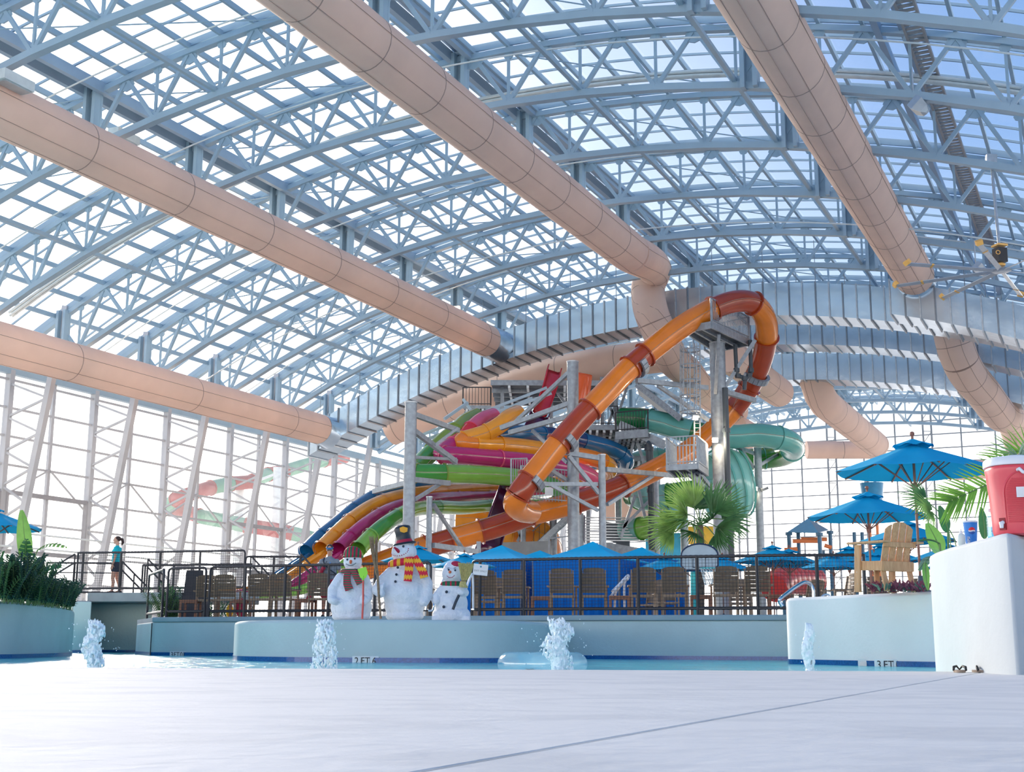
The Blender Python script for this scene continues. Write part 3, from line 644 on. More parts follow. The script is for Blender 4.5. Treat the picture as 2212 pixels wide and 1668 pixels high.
# ---------------------------------------------------------------- railings
def lace(mb, a, b, r):
    n = max(2, int((b - a).length / .055)); pts = [a + (b - a) * i / n for i in range(n + 1)]; mb.tube(pts, [r * (1 + .22 * (i % 2)) for i in range(n + 1)], 6)
def railing(label, pts, zb, h, posts, net=True, loops=(True, True), group='dark netted railings', midrail=None, hs=None, netp=0.072, cat='railing'):
    """pts: (px, depth) or Vector ground points; posts: list of px columns along it"""
    P3 = [p if isinstance(p, Vector) else PX(p[0], p[1], zb) for p in pts]
    r = root('railing', label, cat, P3[0], group); R_ = .03
    up = Vector((0, 0, 1)); t = MB(); b = MB(); top_ = [p + up * h for p in P3]
    for i in range(len(P3) - 1): lace(t, top_[i], top_[i + 1], R_); lace(b, P3[i] + up * .14, P3[i + 1] + up * .14, R_)
    t.build('top_rail', M['rail'], r, smooth=True); b.build('bottom_rail', M['rail'], r, smooth=True)
    if midrail: 
        m_ = MB(); [m_.tube([P3[i] + up * midrail, P3[i + 1] + up * midrail], .02, 5) for i in range(len(P3) - 1)]; m_.build('mid_rail', M['rail'], r)
    cum = [0]
    for i in range(len(P3) - 1): cum.append(cum[-1] + (P3[i + 1] - P3[i]).length)
    def at(d):
        for i in range(len(P3) - 1):
            if d <= cum[i + 1] + 1e-6: return P3[i] + (P3[i + 1] - P3[i]) * ((d - cum[i]) / (cum[i + 1] - cum[i]))
        return P3[-1]
    xs0 = proj(P3[0] + up * h)[0]; xs1 = proj(P3[-1] + up * h)[0]
    for x in [None] * 0 + list(posts):
        lo, hi = 0, cum[-1]
        for _ in range(30):
            mid = (lo + hi) / 2
            if (proj(at(mid) + up * h)[0] < x) == (xs1 > xs0): lo = mid
            else: hi = mid
        p = at(lo); MB().tube([p + up * 0, p + up * (h + .02)], .036, 7).build('post', M['rail'], r, smooth=True)
    for k, (e, f) in enumerate(((P3[0], P3[1]), (P3[-1], P3[-2]))):
        if loops[k]:
            d = (e - f).normalized(); c = MB()
            c.tube([e + up * h, e + d * .06 + up * (h - .02), e + d * .09 + up * (h - .09), e + d * .09 + up * .24, e + d * .06 + up * .16, e + up * .14], .032, 6)
            c.build('end_loop', M['rail'], r, smooth=True)
            MB().tube([e + d * .09 - up * .0, e + d * .09 + up * .3], .034, 6).build('post', M['rail'], r, smooth=True)
    if net:
        m_ = MB(); n = int(cum[-1] / netp)
        for i in range(n + 1): p = at(cum[-1] * i / n); m_.tube([p + up * .16, p + up * (h - .02)], .0042, 3, cap=False)
        for k in range(int((h - .2) / netp) + 1):
            z = .17 + k * netp
            for i in range(len(P3) - 1): m_.tube([P3[i] + up * z, P3[i + 1] + up * z], .0042, 3, cap=False)
        m_.build('netting', M['net'], r, kind='stuff')
    return r
zb = .845
railing('long dark netted railing in front of the blue cabanas', [(1027, bw(1027) + .15), (1240, bw(1240) + .15), (1500, bw(1500) + .15), (1700, 27.8), (1870, 27.6)], zb, 1.25, [1037, 1132, 1253, 1378, 1505, 1634, 1763, 1868], loops=(True, False))
railing('dark netted railing behind the tallest snowman and the man in grey', [(458, bw(458) + .15), (700, bw(700) + .15), (922, bw(922) + .15)], zb, 1.23, [531, 617, 711, 811, 905])
railing('short dark railing in front of the dark wicker chair', [(367, bw(367) + .15), (436, bw(436) + .15)], zb, 1.22, [])
railing('narrow dark railing end piece at the corner of the pool wall', [(320, 36), (350, 33.4)], zb, 1.2, [], net=False)
railing('dark netted railing along the front of the footbridge', [(162, 41.6), (300, 41.2), (519, 40.2)], 1.75, 1.27, [166, 181, 262, 347, 433], loops=(False, True))
railing('dark railing along the far side of the footbridge', [(96, 44.6), (170, 44.6), (238, 44.8)], 1.75, 1.13, [98, 115, 162], net=False, loops=(False, False), midrail=.8)
railing('dark railing of the far stair landing', [(304, 46), (420, 45.5), (541, 45)], 1.75, 1.14, [304, 314, 376, 460, 541], net=True, loops=(False, False))
railing('dark railing running behind the man towards the blue slide exit', [(533, 42), (590, 42), (650, 42)], 1.75, 1.2, [592, 649], net=True, loops=(True, False))
def stair_rail(label, a, b, n=2, h=1.0):
    r = root('stair_rail', label, 'railing', a, 'dark stair rails')
    for z in (0, -.28):
        t = MB(); t.tube([a + Vector((0, 0, z)), b + Vector((0, 0, z))], .03, 6); t.build('hand_rail', M['rail'], r, smooth=True)
    for i in range(n + 1):
        p = a + (b - a) * i / n; MB().tube([p, p - Vector((0, 0, h))], .028, 6).build('post', M['rail'], r, smooth=True)
stair_rail('dark stair rail climbing from the shrubs to the bridge, nearer of two', P(162, 1197, 41.6), P(80, 1247, 41.6), 2)
stair_rail('dark stair rail climbing from the shrubs to the bridge, farther of two', P(96, 1201, 44.6), P(42, 1234, 44.6), 2)
stair_rail('dark stair rail dropping away just behind the woman', P(264, 1213, 44), P(316, 1266, 44), 2)
stair_rail('second dark stair rail dropping beyond the far landing', P(320, 1208, 45.8), P(352, 1242, 45.8), 1)
stair_rail('dark stair rail going down behind the man in grey', P(650, 1197, 42), P(700, 1252, 42), 2)
stair_rail('dark stair rail beside the left end of the middle railing', P(542, 1201, 45), P(590, 1252, 45), 2)
# ================================================================ SLIDES AND TOWER
def pathpx(l, n=6): return spline([P(x, y, Y) for x, y, Y in l], n)
def slide(label, ctrl, r, mats, cuts, group='coloured tube slides', n=6, flange=None, base=None, name='tube_slide', fr=.05, seams=True):
    path = pathpx(ctrl, n); rt = root(name, label, 'water slide', (path[-1] if base is None else base), group)
    seg_tube(rt, path, r, 'tube_section', [M['s_' + m] for m in mats], [c * n if not isinstance(c, float) else int(c * n) for c in cuts], flange or M['s_' + mats[0]], 'flange', 24, fr, .035, (M['seam'] if seams else None, PI, 0) if seams else None)
    return rt, path
# the big orange slide: lower run, up behind the cage, round the loop, down to the front
orange = [(780, 1232, 61), (850, 1207, 61.5), (920, 1182, 62), (973, 1166, 62.3), (1038, 1148, 62.6), (1092, 1131, 62.8), (1146, 1112, 63), (1195, 1099, 63.2), (1243, 1086, 63.5), (1295, 1069, 64), (1346, 1049, 64.5), (1392, 1027, 65), (1438, 1003, 65.5), (1490, 972, 66.5), (1540, 930, 67), (1585, 884, 67), (1618, 838, 66.5), (1643, 785, 65.5), (1656, 730, 64), (1652, 686, 62.8), (1628, 656, 62), (1590, 651, 61.5), (1540, 667, 61), (1470, 708, 60.5), (1394, 766, 60), (1362, 793, 59.7), (1318, 838, 59.4), (1274, 884, 59), (1239, 922, 58.8), (1206, 960, 58.6), (1172, 1002, 58.4), (1144, 1036, 58.2), (1120, 1070, 58.1), (1113, 1090, 58.6), (1126, 1102, 59.6), (1146, 1106, 60.8)]
osec = ['amber', 'rust', 'amber', 'rust', 'amber', 'rust', 'amber', 'rust', 'rust', 'amber', 'rust', 'amber', 'rust', 'amber', 'rust', 'amber', 'rust']
rt_o, path_o = slide('big orange and amber tube slide looping over the front of the tower', orange, .55, osec, [2, 3, 4, 6, 8, 10, 15, 16, 18, 20, 22, 24, 25, 27, 29, 31, 32], flange=M['s_rust'], fr=.10)
# four parallel tubes with their exits at the left
bx = [(662, 1192, 60), (694, 1160, 61), (736, 1126, 62.5), (764, 1102, 63.5), (800, 1078, 65), (830, 1065, 66), (872, 1056, 68), (918, 1050, 70), (974, 1043, 73), (1029, 1040, 76), (1090, 1040, 79), (1160, 1046, 81)]
yx = [(694, 1186, 59.5), (722, 1158, 60.5), (755, 1128, 61.5), (790, 1102, 63), (826, 1084, 64.5), (860, 1074, 66), (905, 1066, 68), (958, 1060, 71), (1030, 1055, 75), (1090, 1052, 78), (1160, 1055, 80)]
mx = [(731, 1188, 59), (757, 1162, 60), (786, 1137, 61), (818, 1115, 62.5), (848, 1100, 64), (884, 1089, 66), (930, 1080, 68.5), (985, 1075, 72), (1048, 1070, 76), (1110, 1066, 79)]
gx = [(774, 1187, 58.5), (800, 1160, 59.5), (828, 1136, 60.5), (856, 1117, 62), (884, 1104, 63.5), (912, 1098, 65.5), (945, 1096, 67.5), (1000, 1097, 71), (1050, 1093, 74), (1100, 1088, 77)]
def exit_tube(lb, ctrl, c1, c2, cuts):
    path = pathpx(ctrl); rt = root('tube_slide', lb, 'water slide', path[0], 'four parallel slide tubes')
    r = .37
    cc = [0] + [c * 6 for c in cuts] + [len(path) - 1]
    for k in range(len(cc) - 1):
        seg = path[cc[k]:cc[k + 1] + 1]; MB().tube(seg, r, 22, cap=False).build('tube_section', M['s_' + (c1 if k % 2 == 0 else c2)], rt, smooth=True)
        i = max(1, cc[k]); d = (path[i + 1] - path[i - 1]).normalized()
        MB().tube([path[cc[k]] - d * .05, path[cc[k]] + d * .05], r + .06, 22, cap=False).build('flange', M['s_' + c1], rt, smooth=True)
    MB().tube([path[0] + (path[1] - path[0]).normalized() * 1.4, path[0] + (path[1] - path[0]).normalized() * 1.45], r - .06, 18).build('bore_shade', M['bore'], rt)  # near-black disc in the tube; its colour stands in for interior shade
    # open runout chute
    d = (path[0] - path[1]).normalized(); a = path[0] + Vector((0, 0, -.05)); b = a + Vector((-2.3, -1.1, -1.6)) * 1.0; c = b + Vector((-2.0, -.9, -.25)); pts = spline([a, (a + b) / 2 + Vector((0, 0, -.05)), b, c], 5)
    m = MB(); vs = []; K = 9
    for i, p in enumerate(pts):
        t = (pts[min(i + 1, len(pts) - 1)] - pts[max(i - 1, 0)]).normalized(); x = t.cross(Vector((0, 0, 1))).normalized(); y = x.cross(t)
        for k in range(K): an = PI + PI * k / (K - 1); vs.append(p + x * (r * math.cos(an)) + y * (r * math.sin(an) * 1.0))
    n = len(pts); m.add(vs, [(i * K + k, i * K + k + 1, (i + 1) * K + k + 1, (i + 1) * K + k) for i in range(n - 1) for k in range(K - 1)])
    o = m.build('runout_chute', M['s_' + c1], rt, smooth=True); md = o.modifiers.new('shell', 'SOLIDIFY'); md.thickness = .04
    return rt
M['bore'] = mat('bore_shade', (0.01, 0.01, 0.015), 0.9)
exit_tube('blue slide tube ending leftmost of the four parallel exits', bx, 'blue', 'blue', [1, 3, 4, 6, 9])
exit_tube('yellow slide tube between the blue and pink exits', yx, 'yellow', 'yellow', [1, 2, 4, 7, 9])
exit_tube('pink slide tube between the yellow and green exits', mx, 'magenta', 'magenta', [1, 3, 5, 7, 8])
exit_tube('green slide tube ending rightmost of the four parallel exits', gx, 'lime', 'green', [1, 3, 5, 6, 8])
up = .44
slide('upper blue tube curling round at the right end of the stacked coils', [(1030, 948, 66), (1078, 940, 67), (1120, 936, 68), (1168, 938, 70), (1215, 944, 71), (1261, 953, 72), (1310, 965, 72.5), (1342, 980, 73), (1354, 997, 73.5), (1340, 1010, 75), (1300, 1020, 77), (1240, 1030, 79), (1160, 1040, 80)], up, ['blue', 'navy', 'blue'], [3, 5, 7, 9])
slide('upper yellow tube with its amber bend under the blue one', [(1118, 893, 67), (1098, 903, 66), (1080, 918, 65.5), (1052, 934, 65.3), (1022, 944, 65), (1002, 950, 64.8), (1000, 957, 64.6), (1025, 959, 65), (1078, 961, 66), (1132, 966, 67.5), (1200, 976, 69), (1262, 986, 70), (1302, 998, 71), (1318, 1012, 72), (1304, 1026, 73.5), (1260, 1036, 75.5), (1180, 1046, 78), (1110, 1052, 79)], up, ['yellow', 'yellow', 'amber'], [3, 5, 7, 8, 10, 12])
slide('upper magenta tube with a pink start, between yellow and green coils', [(1066, 899, 68), (1040, 909, 67), (1018, 928, 66), (1003, 945, 65.5), (978, 962, 64.8), (958, 974, 64.2), (957, 982, 63.8), (990, 984, 64), (1078, 991, 65.5), (1160, 1000, 67), (1222, 1010, 68.5), (1266, 1024, 69.5), (1284, 1042, 70.5), (1268, 1056, 72), (1220, 1062, 74), (1110, 1064, 78)], up, ['pink', 'red', 'magenta', 'magenta', 'magenta'], [2, 4, 6, 8, 10])
slide('upper green tube with an olive start, lowest of the stacked coils', [(1030, 900, 68), (1006, 912, 67), (985, 932, 66), (962, 950, 65.5), (935, 975, 65), (908, 1000, 64), (893, 1014, 63), (900, 1022, 62.4), (960, 1023, 62.8), (1056, 1027, 64), (1130, 1034, 65.5), (1190, 1050, 67), (1214, 1066, 68.5), (1200, 1082, 70), (1150, 1088, 73), (1100, 1090, 76)], up + .02, ['olive', 'olive', 'green', 'green', 'lime', 'green'], [2, 4, 7, 8, 10])
# steep red and purple chute
def chute(lb, ctrl, w, d, mt, name='open_chute', grp=None, par=None):
    pts = pathpx(ctrl, 5); rt = par or root(name, lb, 'water slide', pts[-1], grp)
    vs = []; prof = [(-w, d), (-w, 0), (-w * .7, -d * .3), (w * .7, -d * .3), (w, 0), (w, d)]; K = len(prof)
    for i, p in enumerate(pts):
        t = (pts[min(i + 1, len(pts) - 1)] - pts[max(i - 1, 0)]).normalized(); x = Vector((.95, .3, 0)); x = (x - t * x.dot(t)).normalized(); y = x.cross(t)
        if y.z < 0: y = -y
        for a, b in prof: vs.append(p + x * a + y * b)
    n = len(pts); m = MB().add(vs, [(i * K + k, i * K + k + 1, (i + 1) * K + k + 1, (i + 1) * K + k) for i in range(n - 1) for k in range(K - 1)])
    o = m.build('chute_trough', mt, rt, smooth=True); md = o.modifiers.new('shell', 'SOLIDIFY'); md.thickness = .06
    return rt
rp = chute('steep chute, red at the top and dark purple lower down', [(1196, 800, 74), (1186, 840, 73), (1165, 895, 72)], .42, .35, M['s_red'])
chute(None, [(1165, 895, 72), (1148, 940, 71), (1120, 1000, 69), (1102, 1052, 67), (1080, 1110, 66), (1058, 1170, 65.5), (1040, 1215, 65.5)], .55, .45, M['s_purple'], par=rp)
chute('short vertical orange chute beside the top of the tall pole', [(1262, 808, 70), (1258, 840, 70), (1250, 880, 70)], .42, .3, M['s_orange'])
# teal and green slide with the bowl
slide('teal and green tube curving round right of the platform pole', [(1345, 905, 74), (1372, 905, 73.5), (1405, 909, 73), (1450, 920, 72.5), (1492, 933, 72), (1540, 942, 72), (1590, 943, 72), (1636, 940, 72), (1680, 946, 72), (1708, 957, 73), (1712, 972, 75), (1690, 984, 77), (1650, 990, 78), (1608, 994, 77)], .66, ['dgreen', 'teal', 'dgreen', 'teal', 'teal', 'green', 'green'], [2, 4, 5.6, 8, 10, 12], flange=M['s_teal'], fr=.06)
slide('green and aqua tube leaving the bowl towards the dark pipe', [(1572, 1062, 72), (1530, 1064, 72), (1490, 1066, 72), (1445, 1072, 72.5), (1400, 1076, 73), (1370, 1070, 75)], .72, ['aqua', 'green', 'aqua', 'green'], [1.6, 3, 4.5], flange=M['s_green'])
slide('low green and aqua tube behind the fan palm', [(1470, 1106, 72), (1450, 1122, 72), (1420, 1134, 72), (1385, 1142, 72.5), (1350, 1146, 73.5)], .62, ['aqua', 'lime', 'aqua'], [1.5, 3], flange=M['s_green'])
slide('pale teal tube passing behind the dark pipe at mid height', [(1350, 1012, 78), (1385, 998, 78), (1420, 992, 78), (1460, 996, 78)], .7, ['aqua', 'teal'], [2], flange=M['s_teal'])
bc = P(1566, 1048, 74); rb = root('slide_bowl', 'large teal bowl section behind the platform pole', 'water slide', bc)
R_ = Matrix.Rotation(math.radians(78), 3, 'Y') @ Matrix.Rotation(math.radians(-12), 3, 'X')
MB().lathe([(.7, -1.5), (1.35, -1.25), (1.85, -.75), (2.05, -.2), (2.1, .1), (2.1, .45), (1.9, .9), (1.4, 1.25), (.7, 1.4)], bc, 32, R_).build('bowl_shell', M['s_aqua'], rb, smooth=True)
for z, r in ((-.2, 2.1), (.3, 2.18), (.95, 1.95), (-.85, 1.85)):
    MB().lathe([(r, z - .05), (r + .07, z - .05), (r + .07, z + .05), (r, z + .05)], bc, 32, R_, cap=False).build('rim_flange', M['s_teal'], rb, smooth=True)
# yellow family slide low behind the orange run
slide('fat yellow tube low behind the orange run and the blue cabana', [(1060, 1150, 74), (1100, 1146, 74), (1140, 1150, 74.5), (1172, 1166, 75), (1180, 1190, 76)], .95, ['yellow', 'amber'], [1, 2, 3])
slide('yellow tube stub at the foot of the four coils', [(985, 1120, 78), (1030, 1122, 78), (1070, 1128, 78)], .7, ['yellow', 'yellow'], [1])

# ---------------------------------------------------------------- support poles with arms
def pole(label, x, yt, Y, d, zb=.8, group='galvanised slide support poles', name='support_pole'):
    t = P(x, yt, Y); b = Vector((t.x, t.y, zb)); r = root(name, label, 'pole', b, group)
    MB().tube([b, t], d / 2, 20).build('shaft', M['galv'], r, smooth=True)
    MB().tube([b, b + Vector((0, 0, .04))], d / 2 + .18, 16).build('base_plate', M['galv'], r)
    MB().tube([t - Vector((0, 0, .02)), t + Vector((0, 0, .03))], d / 2 + .02, 20).build('cap', M['steel_grey'], r)
    return r
def arm(r, a, b, w=.2, Y0=None):
    MB().beam(P(*a), P(*b), w, w * 1.1).build('support_arm', M['galv'], r)
def saddle(r, i, rr=.6):
    p = path_o[i]; d = (path_o[i + 1] - path_o[i - 1]).normalized(); u = d.cross(Vector((0, 0, 1))).normalized(); w = u.cross(d); m = MB()
    pts = [p + (u * math.cos(a) + w * math.sin(a)) * (rr + .08) for a in [PI + PI * k / 10 for k in range(11)]]
    for q0, q1 in zip(pts[:-1], pts[1:]): m.beam(q0, q1, .16, .3, d)
    m.build('saddle', M['galv'], r)
pa = pole('tall galvanised pole rising just behind the tallest snowman', 888, 870, 57, .53)
arm(pa, (893, 895, 57), (990, 930, 60)); arm(pa, (893, 930, 57), (985, 998, 60)); arm(pa, (884, 1042, 57), (808, 1062, 60)); arm(pa, (893, 1036, 57), (970, 1044, 59)); arm(pa, (950, 1046, 59), (895, 1080, 57), .13)
arm(pa, (893, 988, 57), (985, 992, 60), .12); arm(pa, (940, 962, 58), (988, 925, 59), .1)
pb = pole('tall galvanised pole behind the middle of the orange slide', 1237, 782, 61, .56)
arm(pb, (1228, 805, 61), (1110, 915, 63), .16); arm(pb, (1228, 872, 61), (1082, 925, 63), .2); arm(pb, (1228, 900, 61), (1100, 935, 63), .2); arm(pb, (1150, 930, 63), (1226, 1000, 61), .14); arm(pb, (1180, 1010, 60), (1228, 1040, 61), .16)
pc = pole('thickest galvanised pole, carrying the platform under the orange loop', 1549, 742, 63, .78)
arm(pc, (1375, 822, 60), (1528, 838, 62.4), .2); arm(pc, (1421, 833, 61), (1530, 908, 62.6), .15); saddle(pc, 25 * 6 - 2)
arm(pc, (1553, 722, 60.8), (1545, 850, 62.6), .15); arm(pc, (1631, 735, 63), (1562, 843, 63), .17); arm(pc, (1560, 845, 63), (1630, 865, 65.5), .22); saddle(pc, 17 * 6 - 3)
arm(pc, (1484, 1022, 61.5), (1540, 1066, 62.6), .16); arm(pc, (1506, 1016, 61.8), (1540, 1060, 62.6), .16)
pd = pole('slim galvanised pole standing in front of the lower orange run', 1300, 983, 60, .34)
arm(pd, (1308, 1014, 60), (1462, 1028, 64.5), .2); arm(pd, (1204, 975, 59.3), (1296, 990, 60), .2); arm(pd, (1228, 985, 59.4), (1294, 1066, 60), .16); arm(pd, (1120, 1046, 58.3), (1290, 1046, 60), .16); arm(pd, (1190, 1048, 59), (1292, 1103, 60), .14); arm(pd, (1312, 1090, 60), (1410, 1028, 64), .14); saddle(pd, 29 * 6 - 2); saddle(pd, 31 * 6)
pe = pole('thin galvanised pole right of the tallest snowman, braced to the orange slide', 928, 1074, 58, .27)
arm(pe, (936, 1090, 58), (1002, 1190, 61), .14); arm(pe, (936, 1178, 58), (1034, 1192, 61), .2); arm(pe, (1034, 1170, 61), (1034, 1196, 61), .2)
pf = pole('galvanised pole with three small lamps under the teal bend', 1636, 968, 74, .46)
arm(pf, (1630, 980, 74), (1588, 964, 73), .16); arm(pf, (1600, 968, 73), (1628, 1010, 74), .12); arm(pf, (1641, 1005, 74), (1680, 982, 76), .14); arm(pf, (1680, 982, 76), (1712, 980, 76), .14)
pg = pole('fat concrete-grey tower pole behind the middle blue cabana', 1247, 1110, 72, .7); ph = pole('grey pole under the tower left of the stair', 1196, 1105, 74, .38)
pole('grey pole at the stair side of the dark pipe', 1335, 1040, 76, .4); pole('thin steel pole just right of the dark pipe', 1418, 1040, 70, .26); pole('grey pole behind the fan palm', 1477, 1090, 74, .45); pole('thin grey tower pole behind the yellow tube', 1130, 1138, 72, .3)
# black water pipes
def pipe(lb, l, r=.14, n=1): 
    rt = root('water_pipe', lb, 'pipe', P(*l[-1]), 'black water pipes'); MB().tube(spline([P(*q) for q in l], 4), r, 12).build('pipe_run', M['black_pipe'], rt, smooth=True)
    for q in l[1:-1]: c = P(*q); MB().tube([c - Vector((0, 0, .1)), c + Vector((0, 0, .1))], r + .05, 12).build('coupling', M['black_pipe'], rt)
    return rt
pipe('black water pipe running down beside the thick platform pole', [(1566, 838, 62.2), (1569, 930, 62.2), (1573, 1050, 62.2), (1578, 1150, 62.2), (1582, 1225, 62.2)], .15)
pipe('black water pipe standing below the tower deck', [(1395, 958, 71), (1402, 970, 71), (1407, 1060, 71), (1409, 1150, 71), (1410, 1225, 71)], .21)
pipe('black U-shaped pipe hanging under the top platform, nearer side', [(1588, 745, 63), (1591, 800, 63), (1594, 812, 63), (1608, 818, 63), (1608, 842, 63)], .1)
pipe('black pipe drop joining the U-shaped pipe', [(1620, 735, 63.2), (1622, 800, 63.2), (1618, 812, 63.1), (1608, 818, 63)], .1)
# ---------------------------------------------------------------- platforms, cage, ladder
def balusters(par, a, b, h, step=.16, m=None):
    m = m or M['galv']; n = max(1, int((b - a).length / step)); g = MB(); up_ = Vector((0, 0, h))
    MB().beam(a + up_, b + up_, .06, .06).build('hand_rail', m, par); MB().beam(a + Vector((0, 0, .1)), b + Vector((0, 0, .1)), .05, .05).build('bottom_rail', m, par)
    for i in range(n + 1):
        p = a + (b - a) * i / n
        if i in (0, n): k_ = random.uniform(.070, .092); MB().beam(p, p + up_, k_, k_).build('corner_post', m, par)
        else: g.beam(p, p + up_, .03, .03)
    g.build('balusters', m, par, kind='stuff')
def platform(lb, quad, th, h, sides=(0, 1, 2, 3), kick=True, m=None):
    r = root('platform', lb, 'platform', sum(quad, Vector()) / 4, 'steel platforms of the slide tower')
    MB().prism(quad, (0, 0, -.06)).build('deck_grating', M['dark_steel'], r)
    for i in range(4): MB().beam(quad[i] - Vector((0, 0, th / 2)), quad[(i + 1) % 4] - Vector((0, 0, th / 2)), .1, th).build('edge_beam', m or M['galv'], r)
    for f in (.33, .66): MB().beam(quad[0].lerp(quad[1], f) - Vector((0, 0, th * .8)), quad[3].lerp(quad[2], f) - Vector((0, 0, th * .8)), .1, .14).build('joist', m or M['galv'], r)
    for i in sides: balusters(r, quad[i], quad[(i + 1) % 4], h, m=m)
    return r
def pq(l, z): return [PX(x, Y, z) for x, Y in l]
zt = P(1550, 716, 62).z
platform('galvanised maintenance platform right under the orange loop', pq([(1493, 61.0), (1553, 60.0), (1637, 63.6), (1560, 65.2)], zt), .34, 1.15, (1, 2))
zc = P(1500, 1010, 61.5).z
platform('small galvanised cage platform halfway up the thick pole', pq([(1446, 60.6), (1514, 60.0), (1536, 62.6), (1466, 63.2)], zc), .28, 1.3)
lad = root('caged_ladder', 'caged ladder climbing from the small cage to the top platform', 'ladder', P(1505, 940, 61.5), None)
for x in (1500, 1512): MB().beam(P(x, 742, 61.6), P(x, 1180 if x == 1500 else 1180, 61.6), .06, .06).build('stile', M['galv'], lad)
g = MB()
for i in range(44): 
    y = 748 + i * 9.8; g.beam(P(1500, y, 61.6), P(1512, y, 61.6), .03, .03)
g.build('rungs', M['galv'], lad, kind='stuff')
for y in (757, 790, 823, 856, 890):
    c = P(1491, y, 61.0); MB().tube([c + Vector((.48 * math.cos(a), .48 * math.sin(a), 0)) for a in [PI * 2 * k / 16 for k in range(16)]], .035, 5, closed=True).build('cage_hoop', M['galv'], lad)
for k in range(7): 
    a = PI * .2 + PI * 1.35 * k / 6 + PI * .35; p0 = P(1491, 745, 61.0) + Vector((.48 * math.cos(a), .48 * math.sin(a), 0)); p1 = P(1491, 896, 61.0) + Vector((.48 * math.cos(a), .48 * math.sin(a), 0))
    MB().beam(p0, p1, .045, .045).build('cage_bar', M['galv'], lad)
# the main tower: decks, joists, columns, stairs
tw = root('slide_tower', 'dark steel stair tower that all the slides start from', 'tower', P(1260, 1200, 76))
def deck(x0, Y0, x1, Y1, y, dep=7, th=.3, rail=True, under=True):
    a, b = P(x0, y, Y0), P(x1, y, Y1); b.z = a.z = (a.z + b.z) / 2; v = Vector((.25, dep, 0))
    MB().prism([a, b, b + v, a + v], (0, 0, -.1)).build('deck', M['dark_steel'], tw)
    MB().beam(a - Vector((0, 0, th / 2)), b - Vector((0, 0, th / 2)), .12, th).build('edge_beam', M['galv'], tw)
    if under:
        for i in range(1, 7): q = a.lerp(b, i / 7) - Vector((0, 0, .3)); MB().beam(q, q + v, .14, .3).build('joist', M['steel_grey'], tw)
        for i in range(1, 5): MB().beam(a + v * (i / 5) - Vector((0, 0, .35)), b + v * (i / 5) - Vector((0, 0, .35)), .12, .25).build('cross_joist', M['galv'], tw)
    if rail: balusters(tw, a, b, 1.1, .18, M['rail'])
deck(1060, 74, 1340, 74, 822, 7, rail=False); deck(1230, 74, 1335, 74, 918, 6, rail=True); deck(1290, 75, 1395, 75, 985, 6, rail=False); deck(1330, 72, 1400, 71, 930, 5, .45, rail=True)
deck(1000, 76, 1060, 76, 876, 4, .2, rail=True)
MB().beam(P(1338, 918, 72), P(1437, 962, 71), .2, .5).build('edge_beam', M['galv'], tw)
for x, yt in ((1330, 815), (1268, 815), (1085, 830), (1190, 812), (1300, 815)):
    a = P(x, yt, 75.5); MB().beam(a, Vector((a.x, a.y, .8)), .22, .22).build('column', M['galv'], tw)
for l in (((1340, 840, 75), (1300, 960, 75)), ((1355, 835, 75), (1332, 905, 75)), ((1300, 840, 75), (1335, 920, 75)), ((1205, 850, 75), (1262, 930, 75)), ((1370, 950, 73), (1350, 1030, 73)), ((1375, 950, 73), (1400, 1030, 73)), ((1380, 1060, 72), (1405, 1170, 72)), ((1372, 1070, 72), (1342, 1160, 72)), ((1404, 1080, 72), (1345, 1140, 72)), ((1110, 1120, 73), (1130, 1172, 73)), ((1142, 1120, 73), (1118, 1170, 73))):
    MB().beam(P(*l[0]), P(*l[1]), .16, .16).build('brace', M['galv'], tw)
for l in (((898, 945, 66), (1180, 838, 70)), ((905, 955, 66), (1190, 850, 70)), ((1000, 862, 70), (1030, 905, 70)), ((960, 905, 69), (1010, 870, 70)), ((1040, 905, 72), (1150, 860, 72))):
    MB().beam(P(*l[0]), P(*l[1]), .15, .15).build('brace', M['steel'], tw)
# dark stair flight seen from below, and the lower one
def flight(x0, y0, Y0, x1, y1, Y1, wv, n, m, rail=True):
    a, b = P(x0, y0, Y0), P(x1, y1, Y1); w = Vector(wv)
    for o_ in (Vector(), w): MB().beam(a + o_, b + o_, .08, .34).build('stringer', M['galv'], tw)
    for i in range(n): q = a.lerp(b, (i + .5) / n); MB().beam(q, q + w, .26, .05).build('stair_tread', m, tw)
    if rail: 
        for o_ in (Vector(),): 
            MB().beam(a + o_ + Vector((0, 0, 1)), b + o_ + Vector((0, 0, 1)), .05, .05).build('hand_rail', M['rail'], tw)
            for i in range(0, n, 2): q = a.lerp(b, (i + .5) / n) + o_; MB().beam(q, q + Vector((0, 0, 1)), .03, .03).build('baluster', M['rail'], tw)
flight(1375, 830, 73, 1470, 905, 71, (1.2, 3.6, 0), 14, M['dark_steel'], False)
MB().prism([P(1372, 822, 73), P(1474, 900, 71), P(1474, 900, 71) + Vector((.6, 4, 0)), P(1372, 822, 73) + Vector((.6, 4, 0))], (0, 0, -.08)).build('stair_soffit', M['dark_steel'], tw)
flight(1150, 1188, 70, 1232, 1112, 72, (0, 2.2, 0), 14, M['steel_grey'])
flight(1262, 1170, 72, 1262.5, 1115, 72.5, (3.6, .4, 0), 9, M['steel_grey'], False)
b = MB()
for i in range(22): b.beam(P(1308 + i * 2.4, 1126 + i * .6, 74), P(1308 + i * 2.4, 1166 + i * .8, 74), .07, .03)
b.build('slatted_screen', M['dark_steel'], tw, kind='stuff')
MB().beam(P(1300, 1180, 72), P(1415, 1200, 70), .2, .5).build('edge_beam', M['galv'], tw)
MB().beam(P(1075, 1190, 70), P(1190, 1186, 70), .3, .85).build('concrete_band', M['conc'], tw)
rg = root('stair_guard', 'white steel guard rail in front of the tower stair', 'railing', P(1195, 1190, 68)); balusters(rg, P(1186, 1205, 68), P(1230, 1200, 68), 1.0, .3)
